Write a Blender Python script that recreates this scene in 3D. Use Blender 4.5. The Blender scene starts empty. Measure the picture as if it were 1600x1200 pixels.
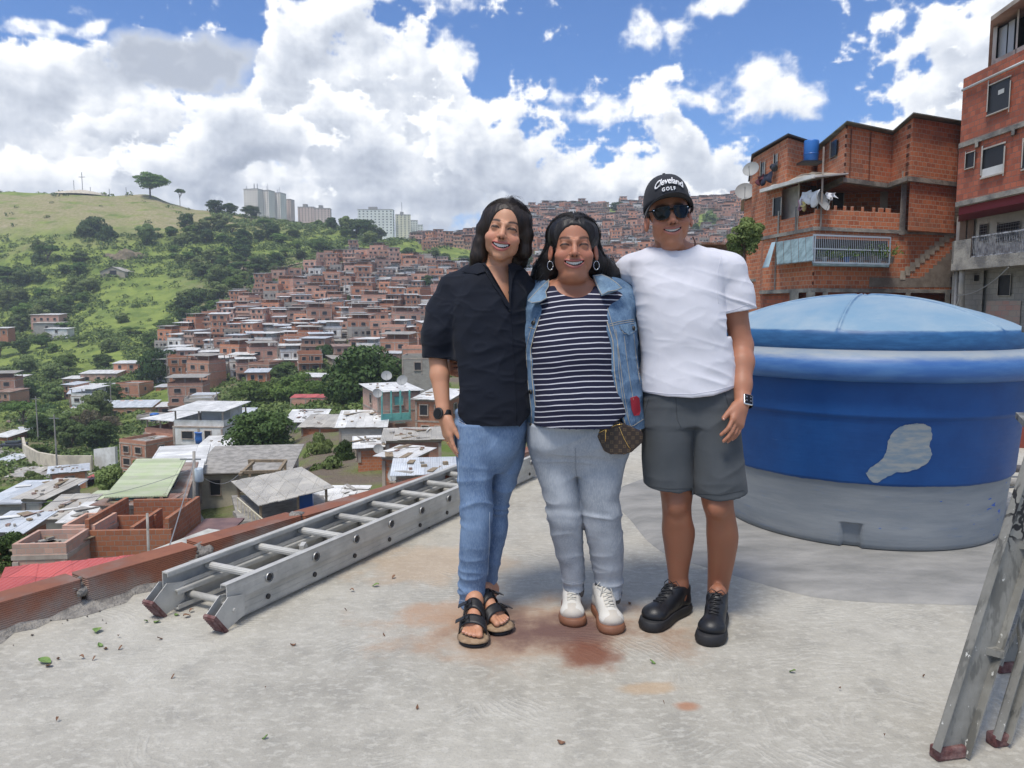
import bpy,math,random
import numpy as np
from mathutils import Vector,Matrix
R=math.radians
rnd=random.Random(7)
scene=bpy.context.scene
COL=scene.collection
# ------------------------------------------------------------------ camera
PITCH=math.atan(0.1);CAMH=1.22
cam_d=bpy.data.cameras.new('camera');cam=bpy.data.objects.new('camera',cam_d);COL.objects.link(cam)
cam_d.sensor_width=36;cam_d.lens=27.0;cam_d.clip_end=6000;cam_d.clip_start=0.05
cam.location=(0,0,CAMH);cam.rotation_euler=(math.pi/2 - PITCH,0,0)
scene.camera=cam
cP,sP=math.cos(PITCH),math.sin(PITCH)
def ray(px,py):
 a=(px-800)/1200.0;b=(600-py)/1200.0
 return np.array([a,cP + b*sP,-sP + b*cP])
def P(px,py,Y):
 r=ray(px,py);return np.array([0,0,CAMH]) + r*(Y/r[1])
def G(px,py,z=0.0):
 r=ray(px,py);return np.array([0,0,CAMH]) + r*((z-CAMH)/r[2])
def XP(px,Y,py=480):
 return float(P(px,py,Y)[0])
def ZP(py,Y):
 return float(P(800,py,Y)[2])
# ------------------------------------------------------------------ light
SUN_EL,SUN_AZ=R(66),R(-150)      # azimuth measured from +Y towards +X
scene.view_settings.view_transform='Standard';scene.view_settings.look='None'
scene.view_settings.exposure=0.57;scene.view_settings.gamma=1.0
sd=bpy.data.lights.new('sun','SUN');sun=bpy.data.objects.new('sun',sd);COL.objects.link(sun)
sd.energy=2.3;sd.angle=R(15);sd.color=(1.0,0.94,0.86)
sv=Vector((math.sin(SUN_AZ)*math.cos(SUN_EL),math.cos(SUN_AZ)*math.cos(SUN_EL),math.sin(SUN_EL)))
sun.rotation_euler=sv.to_track_quat('Z','Y').to_euler()
class NT:
 """small node-tree helper"""
 def __init__(s,nt): s.nt=nt;nt.nodes.clear()
 def n(s,typ,**kw):
  nd=s.nt.nodes.new(typ)
  for k,v in kw.items():
   if k.startswith('i_'):
    key=k[2:];key=int(key) if key.isdigit() else key.replace('_',' ')
    s.set(nd.inputs[key],v)
   else: setattr(nd,k,v)
  return nd
 def set(s,inp,v):
  if isinstance(v,bpy.types.NodeSocket): s.nt.links.new(v,inp)
  elif isinstance(v,bpy.types.Node): s.nt.links.new(v.outputs[0],inp)
  else:
   if isinstance(v,(tuple,list)) and hasattr(inp,'default_value') and len(inp.default_value)==4 and len(v)==3: v=(*v,1)
   inp.default_value=v
 def math(s,op,a,b=0.0,c=0.0,clamp=False):
  nd=s.nt.nodes.new('ShaderNodeMath');nd.operation=op;nd.use_clamp=clamp
  s.set(nd.inputs[0],a);s.set(nd.inputs[1],b);s.set(nd.inputs[2],c);return nd.outputs[0]
 def vmath(s,op,a,b=(0,0,0),out=0):
  nd=s.nt.nodes.new('ShaderNodeVectorMath');nd.operation=op
  s.set(nd.inputs[0],a)
  if op=='SCALE': s.set(nd.inputs['Scale'],b)
  else: s.set(nd.inputs[1],b)
  return nd.outputs[out]
 def noise(s,vec,scale,detail=4,rough=0.55,dist=0.0,out='Fac',lac=2.0):
  nd=s.nt.nodes.new('ShaderNodeTexNoise')
  if vec is not None: s.set(nd.inputs['Vector'],vec)
  s.set(nd.inputs['Scale'],scale);nd.inputs['Detail'].default_value=detail
  nd.inputs['Roughness'].default_value=rough;nd.inputs['Distortion'].default_value=dist;nd.inputs['Lacunarity'].default_value=lac
  return nd.outputs[out]
 def voro(s,vec,scale,feature='F1',out='Distance',rnd_=1.0):
  nd=s.nt.nodes.new('ShaderNodeTexVoronoi');nd.feature=feature
  s.set(nd.inputs['Vector'],vec);s.set(nd.inputs['Scale'],scale);nd.inputs['Randomness'].default_value=rnd_
  return nd.outputs[out]
 def ramp(s,fac,*stops,interp='LINEAR'):
  nd=s.nt.nodes.new('ShaderNodeValToRGB');cr=nd.color_ramp;cr.interpolation=interp
  while len(cr.elements)>1: cr.elements.remove(cr.elements[-1])
  for i,(p,c) in enumerate(stops):
   e=cr.elements[0] if i==0 else cr.elements.new(p)
   e.position=p
   if not isinstance(c,(tuple,list)): c=(c,c,c)
   e.color=(*c,1) if len(c)==3 else c
  s.set(nd.inputs[0],fac);return nd.outputs[0]
 def step(s,x,a,b):   # smoothstep
  nd=s.nt.nodes.new('ShaderNodeMapRange');nd.interpolation_type='SMOOTHSTEP'
  s.set(nd.inputs[0],x);s.set(nd.inputs[1],a);s.set(nd.inputs[2],b);return nd.outputs[0]
 def mix(s,f,a,b,blend='MIX'):
  nd=s.nt.nodes.new('ShaderNodeMix');nd.data_type='RGBA';nd.blend_type=blend
  s.set(nd.inputs[0],f);s.set(nd.inputs[6],a);s.set(nd.inputs[7],b);return nd.outputs[2]
 def sep(s,v):
  nd=s.nt.nodes.new('ShaderNodeSeparateXYZ');s.set(nd.inputs[0],v);return nd.outputs
 def comb(s,x,y,z):
  nd=s.nt.nodes.new('ShaderNodeCombineXYZ');s.set(nd.inputs[0],x);s.set(nd.inputs[1],y);s.set(nd.inputs[2],z);return nd.outputs[0]
 def link(s,a,b): s.nt.links.new(a,b)
# ------------------------------------------------------------------ sky with cumulus
world=bpy.data.worlds.new('World');scene.world=world;world.use_nodes=True
def lattice(h,w,cy,cx,rs,ty=0.0):
 """one octave of smooth gradient noise on a (h, w) grid, wrapping in x"""
 g=rs.rand(cy+3,cx)*2*np.pi;gx=np.cos(g).astype(np.float32);gy=np.sin(g).astype(np.float32)
 y=np.linspace(0,cy,h,endpoint=False,dtype=np.float32);x=np.linspace(0,cx,w,endpoint=False,dtype=np.float32)
 iy=y.astype(int);ix=x.astype(int);fy=(y-iy)[:,None];fx=(x-ix)[None,:]
 sy=fy*fy*fy*(fy*(fy*6-15)+10);sx=fx*fx*fx*(fx*(fx*6-15)+10);ix1=(ix+1) % cx
 def dot(yy,xx,dy,dx): return gx[np.ix_(yy,xx)]*dx+gy[np.ix_(yy,xx)]*dy
 a=dot(iy,ix,fy,fx);b=dot(iy,ix1,fy,fx-1);c=dot(iy+1,ix,fy-1,fx);d=dot(iy+1,ix1,fy-1,fx-1)
 return (a+(b-a)*sx)*(1-sy)+(c+(d-c)*sx)*sy
def build_sky():
 """cumulus painted by direction into a generated panorama (4096 px round the horizon), mixed over the Nishita sky"""
 W,H=4096,2048;rows=1100;y0=H-rows              # rows above about -7 degrees; row index grows upward
 rs=np.random.RandomState(11)
 el=(np.arange(y0,H)+.5)/H*np.pi-np.pi/2;az=(np.arange(W)+.5)/W*2*np.pi-np.pi
 hh=rows
 def fbm(cells,octs,gain=.5,bill=False,seed=0):
  r=np.random.RandomState(seed);out=np.zeros((hh,W),np.float32);a=1.0;tot=0
  for o in range(octs):
   cx=int(cells*2**o);cy=max(2,int(round(cx*hh/W*1.25)))
   n=lattice(hh,W,cy,cx,r)
   out+=a*((np.abs(n)*2.6-.55) if bill else n*1.6);tot+=a;a *= gain
  return out/tot
 # direction -> the photograph's own angles
 E,A=np.meshgrid(el,az,indexing='ij');E=E.astype(np.float32);A=A.astype(np.float32)
 X=np.cos(E)*np.sin(A);Z=np.sin(E);Y=np.cos(E)*np.cos(A)
 f=Y*cP-Z*sP;front=f>.15;fs=np.where(front,f,1)
 u=np.where(front,800+1200*X/fs,-9999);v=np.where(front,600-1200*(Y*sP+Z*cP)/fs,-9999)
 w1=fbm(40,4,seed=1);w2=fbm(40,4,seed=2)
 uw=u+w1*75;vw=v+w2*60
 edge=np.clip(np.maximum(np.abs(u-800)-900,-(v+150))/300,0,1);edge[~front]=1
 lo=fbm(9,3,seed=5);other=np.clip((lo+.12)/.25,0,1)
 N1=fbm(64,7,.58,True,seed=3);N2=fbm(48,7,.6,False,seed=4);soft=fbm(26,4,.5,seed=9)
 def toward(F,dy,dx): return np.roll(np.roll(F,-dx,axis=1),-dy,axis=0)     # the value a little nearer the sun
 def cloud(blobs,roll,amb,gain,wide=.20,use_other=False,amp=.80,thr=.50):
  acc=np.zeros_like(E)
  for (cx,cy,rx,ry,w) in blobs:
   q=((uw-cx)/rx)**2+((vw-cy)/ry)**2;acc=np.maximum(acc,w/(1+q**2))
  base=acc*(1-edge)
  if use_other: base=base+other*.9*edge
  n=np.roll(N1,roll,axis=1)+np.roll(N2,roll*2,axis=1)
  D=base-thr-n*amp
  cover=np.clip((D+.03)/wide,0,1);cover=cover*cover*(3-2*cover);dens=np.clip(D,0,.7)
  tau=np.zeros_like(D)
  for (dy,dx),w in zip(((2,-1),(4,-2),(8,-4),(13,-6),(20,-9),(29,-13)),(1,1,1.1,1.2,1.2,1.2)): tau+=toward(dens,dy,dx)*w
  emb=toward(n,9,-5)-n
  br=amb+gain*np.exp(-tau*.42)+emb*.22-n*.16+np.roll(soft,roll,axis=1)*.30
  return br,cover
 br=np.full_like(E,.8);cover=np.zeros_like(E)
 def over(layer):
  nonlocal br,cover
  b_,c_=layer;br=br*(1-c_)+b_*c_;cover=1-(1-cover)*(1-c_)
 over(cloud([(600,400,1000,70,1),(480,330,520,70,1),(960,340,260,50,1),(150,290,260,80,1)],0,.52,.34,.35,True,.6))
 over(cloud([(70,150,120,75,1),(20,220,150,80,1),(515,100,130,100,1),(620,200,120,110,1),(450,190,150,80,1),(1030,250,52,78,1),(1105,290,58,62,1),(960,300,130,60,1),
    (1505,120,70,110,1),(1590,30,100,90,1),(1440,195,55,40,1),(1650,200,230,200,1)],517,.50,.50))
 over(cloud([(540,4,200,20,.7),(60,45,120,12,.5),(1015,50,40,45,.58),(1065,50,34,62,.54),(1120,6,110,24,.58),(1190,140,85,52,.62),(995,160,120,22,.56),(1278,168,36,30,.58),(708,98,50,30,.68)],1311,.66,.34,.45,False,.75,.42))
 over(cloud([(640,265,150,70,1),(560,215,90,60,.9),(180,190,60,40,.9),(300,260,130,50,1)],903,.36,.52))
 over(cloud([(360,205,75,52,1),(430,235,90,50,1),(790,250,95,72,1),(870,285,100,66,1),(250,250,60,40,.9),(50,300,110,50,1),(1010,330,120,45,1)],2111,.46,.56))
 q=((uw-270)/150)**2+((vw-105)/50)**2;k_=np.clip(1.15-q-N1*.9,0,1)*.85;br=br*(1-k_)+.30*k_;cover=np.maximum(cover,np.clip(k_*1.5,0,1))
 q=((uw-820)/330)**2+((vw-325)/40)**2;br=br-.16*np.clip(1.1-q,0,1)
 br=np.clip(br,.12,1)
 img=np.zeros((H,W,4),np.float32)
 img[y0:,:,0]=br;img[y0:,:,1]=cover;img[y0:,:,2]=0;img[:,:,3]=1
 im=bpy.data.images.new('cloud_panorama',W,H,float_buffer=True,alpha=False);im.colorspace_settings.name='Non-Color'
 im.pixels.foreach_set(img.ravel());im.update()
 t=NT(world.node_tree)
 out=t.n('ShaderNodeOutputWorld');bg=t.n('ShaderNodeBackground');bg.inputs[1].default_value=0.085
 t.link(bg.outputs[0],out.inputs[0])
 sky=t.n('ShaderNodeTexSky',sky_type='NISHITA');sky.sun_disc=False
 sky.sun_elevation=SUN_EL;sky.sun_rotation=SUN_AZ;sky.altitude=900;sky.air_density=1.0;sky.dust_density=0.6;sky.ozone_density=2.0
 d=t.n('ShaderNodeTexCoord').outputs['Generated']
 env=t.n('ShaderNodeTexEnvironment',image=im,projection='EQUIRECTANGULAR',interpolation='Linear')
 # Blender's panorama is centred on -Y/+X conventions: turn so that +Y is the middle column
 x,y,z=t.sep(d);t.set(env.inputs[0],t.comb(y,t.math('MULTIPLY',x,-1.0),z))
 sp=t.n('ShaderNodeSeparateColor');t.link(env.outputs[0],sp.inputs[0]);bright,cover_=sp.outputs[0],sp.outputs[1]
 ccol=t.ramp(bright,(0.1,(2.6,3.0,3.7)),(0.35,(4.0,4.4,5.2)),(0.62,(6.2,6.6,7.3)),(0.85,(8.8,9.0,9.3)),(1.0,(10.2,10.3,10.4)))
 skyc=t.mix(1.0,sky.outputs[0],(0.66,0.93,1.30),'MULTIPLY')
 low=t.step(z,0.16,-0.02)
 ccol=t.mix(t.math('MULTIPLY',low,0.30),ccol,(6.2,6.9,7.9))
 t.link(t.mix(cover_,skyc,ccol),bg.inputs[0])
build_sky()
# ------------------------------------------------------------------ helpers
def tag(o,label=None,cat=None,group=None,kind=None):
 if label: o['label']=label
 if cat: o['category']=cat
 if group: o['group']=group
 if kind: o['kind']=kind
 return o
def empty(name,loc=(0,0,0),rz=0,label=None,cat=None,group=None):
 o=bpy.data.objects.new(name,None);COL.objects.link(o);o.location=loc;o.rotation_euler=(0,0,rz)
 o.empty_display_size=0.1
 return tag(o,label,cat,group)
def copy_tree(o,parent=None,skip=None):
 c=o.copy();COL.objects.link(c);c.parent=parent
 for ch in o.children:
  copy_tree(ch,c)
 return c
class MB:
 def __init__(s): s.v=[];s.f=[];s.m=[];s.uv=[];s.n=0
 def add(s,vs,fs,mi=0,uvs=None):
  vs=np.asarray(vs,float).reshape(-1,3);b=s.n
  s.v.append(vs);s.n+=len(vs)
  for k,f in enumerate(fs):
   s.f.append([b+i for i in f]);s.m.append(mi)
   s.uv.append(None if uvs is None else uvs[k])
  return s
 def quad(s,a,b,c,d,mi=0): return s.add([a,b,c,d],[(0,1,2,3)],mi)
 def box(s,c,size,rz=0,mi=0,M=None):
  x,y,z=np.array(size)/2
  vs=np.array([(i,j,k) for i in (-x,x) for j in (-y,y) for k in (-z,z)])
  if rz:
   ca,sa=math.cos(rz),math.sin(rz);vs=np.stack([vs[:,0]*ca-vs[:,1]*sa,vs[:,0]*sa+vs[:,1]*ca,vs[:,2]],1)
  if M is not None: vs=vs @ np.array(M).T
  vs=vs + np.array(c)
  return s.add(vs,[(0,1,3,2),(4,6,7,5),(0,4,5,1),(2,3,7,6),(0,2,6,4),(1,5,7,3)],mi)
 def bar(s,p0,p1,w,h,mi=0,up=(0,0,1)):
  p0=np.array(p0,float);p1=np.array(p1,float);d=p1-p0;L=np.linalg.norm(d);d=d/L
  u=np.array(up,float);sd_=np.cross(d,u);
  if np.linalg.norm(sd_)<1e-4: sd_=np.cross(d,(1,0,0))
  sd_=sd_/np.linalg.norm(sd_);u=np.cross(sd_,d)
  M=np.stack([sd_,d,u],1)
  return s.box((p0+p1)/2,(w,L,h),0,mi,M)
 def prism(s,poly,z0,z1,mi=0,mtop=None):
  n=len(poly);a=0
  for i in range(n): a+=poly[i][0]*poly[(i+1) % n][1]-poly[(i+1) % n][0]*poly[i][1]
  if a<0: poly=poly[::-1]
  zt=z1 if isinstance(z1,(list,tuple)) else [z1]*n
  if a<0 and isinstance(z1,(list,tuple)): zt=zt[::-1]
  vs=[(x,y,z0) for x,y in poly]+[(poly[i][0],poly[i][1],zt[i]) for i in range(n)]
  s.add(vs,[(i,(i+1) % n,n+(i+1) % n,n+i) for i in range(n)],mi)
  s.add([vs[i] for i in range(n)],[tuple(range(n-1,-1,-1))],mi)
  return s.add([vs[n+i] for i in range(n)],[tuple(range(n))],mi if mtop is None else mtop)
 def tube(s,pts,r,n=10,mi=0,cap=True):
  pts=[np.array(p,float) for p in pts];m=len(pts)
  rs=r if isinstance(r,(list,tuple,np.ndarray)) else [r]*m
  vs=[];prev=None
  for i,p in enumerate(pts):
   d=pts[min(i+1,m-1)]-pts[max(i-1,0)];d=d/(np.linalg.norm(d)+1e-9)
   if prev is None:
    a=np.cross(d,(0,0,1));a=a if np.linalg.norm(a)>.05 else np.cross(d,(1,0,0))
   else: a=prev-d*np.dot(prev,d)
   a=a/np.linalg.norm(a);prev=a;b=np.cross(d,a)
   for k in range(n):
    t=2*math.pi*k/n;vs.append(p+rs[i]*(math.cos(t)*a+math.sin(t)*b))
  fs=[(i*n+k,i*n+(k+1) % n,(i+1)*n+(k+1) % n,(i+1)*n+k) for i in range(m-1) for k in range(n)]
  if cap: fs+=[tuple(range(n-1,-1,-1)),tuple((m-1)*n+k for k in range(n))]
  return s.add(vs,fs,mi)
 def lathe(s,prof,n=48,c=(0,0,0),mi=0,axis=None,cap=False):
  vs=[];m=len(prof)
  for r,z in prof:
   for k in range(n):
    t=2*math.pi*k/n;vs.append((r*math.cos(t),r*math.sin(t),z))
  vs=np.array(vs)
  if axis is not None:
   q=Vector((0,0,1)).rotation_difference(Vector(axis)).to_matrix();vs=vs @ np.array(q).T
  fs=[(i*n+k,i*n+(k+1) % n,(i+1)*n+(k+1) % n,(i+1)*n+k) for i in range(m-1) for k in range(n)]
  if cap: fs+=[tuple(range(n-1,-1,-1)),tuple((m-1)*n+k for k in range(n))]
  return s.add(vs+np.array(c),fs,mi)
 def build(s,name,mats=None,parent=None,smooth=False,loc=None,bevel=0,subsurf=0,auto=None):
  me=bpy.data.meshes.new(name);V=np.concatenate(s.v) if s.v else np.zeros((0,3))
  me.from_pydata(V.tolist(),[],s.f)
  if mats is not None:
   for m_ in (mats if isinstance(mats,(list,tuple)) else [mats]): me.materials.append(m_)
  me.polygons.foreach_set('material_index',s.m)
  if smooth: me.polygons.foreach_set('use_smooth',[True]*len(s.f))
  uvl=me.uv_layers.new(name='UVMap')
  li=0;data=np.zeros((sum(len(f) for f in s.f),2),np.float32)
  for f,uv in zip(s.f,s.uv):
   k=len(f)
   if uv is not None: data[li:li+k]=uv
   else:
    q=V[f];nr=np.cross(q[1]-q[0],q[2]-q[0]);L=np.linalg.norm(nr)
    nr=nr/L if L>1e-12 else np.array((0,0,1.))
    if abs(nr[2])>.75: data[li:li+k]=q[:,:2]
    else:
     h=np.array((-nr[1],nr[0]));h=h/(np.linalg.norm(h)+1e-9)
     data[li:li+k,0]=q[:,:2] @ h;data[li:li+k,1]=q[:,2]
   li+=k
  uvl.data.foreach_set('uv',data.ravel())
  me.validate();me.update()
  o=bpy.data.objects.new(name,me);COL.objects.link(o)
  if parent is not None: o.parent=parent
  if loc is not None: o.location=loc
  if bevel:
   b=o.modifiers.new('bevel','BEVEL');b.width=bevel;b.segments=2;b.limit_method='ANGLE';b.angle_limit=R(40)
  if subsurf:
   b=o.modifiers.new('sub','SUBSURF');b.levels=subsurf;b.render_levels=subsurf
  if auto: me.shade_smooth() if False else None
  return o
def structure(o): o['kind']='structure';return o
# ------------------------------------------------------------------ materials
def material(name):
 m=bpy.data.materials.new(name);m.use_nodes=True;t=NT(m.node_tree)
 out=t.n('ShaderNodeOutputMaterial');b=t.n('ShaderNodeBsdfPrincipled');t.link(b.outputs[0],out.inputs[0])
 return m,t,b
def bump(t,b,h,strength=0.3,dist=0.01):
 n=t.n('ShaderNodeBump');n.inputs['Strength'].default_value=strength;n.inputs['Distance'].default_value=dist
 t.set(n.inputs['Height'],h);t.link(n.outputs[0],b.inputs['Normal']);return n
def simple(name,c,rough=0.6,metal=0.0,c2=None,scale=8.0,bumps=0.0,bscale=40.0,coords='Object',detail=5,lo=.35,hi=.65,sheen=0,spec=None):
 m,t,b=material(name);tc=t.n('ShaderNodeTexCoord').outputs[coords]
 if c2 is not None:
  f=t.noise(tc,scale,detail,.6);t.set(b.inputs['Base Color'],t.mix(t.step(f,lo,hi),c,c2))
 else: t.set(b.inputs['Base Color'],c)
 b.inputs['Roughness'].default_value=rough;b.inputs['Metallic'].default_value=metal
 if spec is not None: b.inputs['Specular IOR Level'].default_value=spec
 if bumps: bump(t,b,t.noise(tc,bscale,4,.6),bumps,1.0/bscale)
 return m
def brick_mat(name,c1,c2,mortar,bw=0.30,bh=0.20,ms=0.012,stain=(0.16,0.13,0.11),stain_amt=0.5,hue=True,off=0.5,big=.6):
 m,t,b=material(name);uv=t.n('ShaderNodeTexCoord').outputs['UV']
 rn=t.n('ShaderNodeObjectInfo').outputs['Random'];at=t.n('ShaderNodeAttribute',attribute_name='hv');rn=t.math('FRACT',t.math('ADD',rn,at.outputs['Fac']))
 uvo=t.vmath('ADD',uv,t.comb(t.math('MULTIPLY',rn,7.3),t.math('MULTIPLY',rn,3.1),0.0))
 wob=t.vmath('SCALE',t.vmath('SUBTRACT',t.noise(uvo,3.0,2,.5,out='Color'),(.5,.5,.5)),0.05)
 br=t.n('ShaderNodeTexBrick');t.set(br.inputs['Vector'],t.vmath('ADD',uv,wob))
 br.inputs['Scale'].default_value=1.0;br.inputs['Brick Width'].default_value=bw;br.inputs['Row Height'].default_value=bh
 br.inputs['Mortar Size'].default_value=ms;br.inputs['Mortar Smooth'].default_value=.3;br.inputs['Bias'].default_value=-.1;br.offset=off
 t.set(br.inputs['Color1'],c1);t.set(br.inputs['Color2'],c2);t.set(br.inputs['Mortar'],mortar)
 col=br.outputs['Color']
 f=t.noise(uvo,big,5,.6);f2=t.noise(uvo,9.0,4,.65)
 col=t.mix(t.math('MULTIPLY',t.step(f,.5,.75),stain_amt),col,stain)
 col=t.mix(t.math('MULTIPLY',t.step(f2,.45,.8),.35),col,mortar)
 if hue:
  hs=t.n('ShaderNodeHueSaturation');t.set(hs.inputs['Value'],t.math('ADD',.70,t.math('MULTIPLY',rn,.75)))
  t.set(hs.inputs['Saturation'],t.math('ADD',.80,t.math('MULTIPLY',t.math('FRACT',t.math('MULTIPLY',rn,17.3)),.35)));t.set(hs.inputs['Color'],col);col=hs.outputs[0]
 t.set(b.inputs['Base Color'],col);b.inputs['Roughness'].default_value=.9
 bump(t,b,t.math('ADD',t.math('MULTIPLY',br.outputs['Fac'],-1.0),t.math('MULTIPLY',f2,.6)),.6,.015)
 return m
def sheet_mat(name,c,c2,rust=(0.22,0.10,0.05),amt=.4,wave=9.0,metal=.0,rough=.55):
 """corrugated sheet roofing: ridges along local v"""
 m,t,b=material(name);uv=t.n('ShaderNodeTexCoord').outputs['UV'];rn=t.n('ShaderNodeObjectInfo').outputs['Random']
 uvo=t.vmath('ADD',uv,t.comb(t.math('MULTIPLY',rn,17.3),t.math('MULTIPLY',rn,5.1),0.0))
 n1=t.noise(uvo,.9,5,.6);n2=t.noise(t.vmath('MULTIPLY',uvo,(4.0,.35,1)),1.2,4,.6)
 panel=t.n('ShaderNodeTexBrick');t.set(panel.inputs['Vector'],uvo);panel.inputs['Brick Width'].default_value=.85;panel.inputs['Row Height'].default_value=2.6;panel.inputs['Mortar Size'].default_value=.012
 panel.inputs['Scale'].default_value=1;t.set(panel.inputs['Color1'],(.8,.8,.8));t.set(panel.inputs['Color2'],(1.08,1.08,1.08));t.set(panel.inputs['Mortar'],(.5,.5,.5));panel.offset=.3
 col=t.mix(t.step(n1,.35,.65),c,c2)
 col=t.mix(t.math('MULTIPLY',t.step(n2,.55,.8),amt),col,rust)
 col=t.mix(1.0,col,panel.outputs['Color'],'MULTIPLY')
 t.set(b.inputs['Base Color'],col);b.inputs['Roughness'].default_value=rough;b.inputs['Metallic'].default_value=metal
 sx,sy,sz=t.sep(uv)
 bump(t,b,t.math('SINE',t.math('MULTIPLY',sx,wave*2*math.pi)),.5,.02)
 return m
M={}
M['brick']=brick_mat('clay_brick',(.50,.205,.112),(.40,.150,.080),(.36,.30,.25),ms=.012)
M['brick_pale']=brick_mat('pale_brick',(.52,.28,.19),(.42,.21,.14),(.36,.31,.26),stain=(.30,.26,.22),ms=.012)
M['brick_far']=simple('distant_brick',(.42,.16,.09),.9,c2=(.30,.115,.07),scale=.5)
M['block']=brick_mat('cinder_block',(.36,.34,.30),(.30,.28,.25),(.26,.25,.23),bw=.4,stain=(.14,.13,.12))
M['cream']=simple('cream_plaster',(.62,.56,.44),.85,c2=(.45,.40,.32),scale=.8,bumps=.2)
M['white']=simple('white_plaster',(.74,.74,.72),.8,c2=(.55,.54,.51),scale=.7,bumps=.1)
M['concrete']=simple('concrete',(.36,.34,.31),.9,c2=(.22,.21,.19),scale=1.5,bumps=.4,bscale=15)
M['dark']=simple('dark_opening',(.022,.022,.025),.5)
M['glass']=simple('window_glass',(.05,.06,.07),.12)
M['turq']=simple('turquoise_paint',(.17,.50,.45),.7,c2=(.13,.38,.35),scale=1.5)
M['lilac']=simple('lilac_paint',(.50,.42,.52),.8,c2=(.40,.34,.42),scale=2)
M['sheet_white']=sheet_mat('white_sheet_roof',(.78,.78,.76),(.62,.62,.60),amt=.22)
M['sheet_zinc']=sheet_mat('zinc_sheet_roof',(.50,.54,.58),(.62,.65,.68),amt=.25)
M['sheet_grey']=sheet_mat('weathered_sheet_roof',(.40,.38,.34),(.52,.49,.43),rust=(.24,.18,.13),amt=.5)
M['sheet_rust']=sheet_mat('rusty_sheet_roof',(.25,.12,.075),(.40,.33,.28),amt=.8)
M['sheet_red']=sheet_mat('red_sheet_roof',(.56,.115,.10),(.46,.095,.085),rust=(.36,.12,.10),amt=.25)
M['sheet_green']=sheet_mat('pale_green_sheet_roof',(.48,.56,.32),(.55,.58,.42),rust=(.34,.30,.20),amt=.4)
M['zincwall']=sheet_mat('grey_shutter',(.28,.30,.34),(.22,.24,.28),amt=.15)
M['blue_plastic']=simple('blue_plastic',(.03,.14,.46),.4)
M['wood']=simple('weathered_wood',(.30,.23,.15),.85,c2=(.20,.16,.11),scale=6)
M['steel']=simple('grey_steel',(.33,.33,.33),.5,.6)
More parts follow.
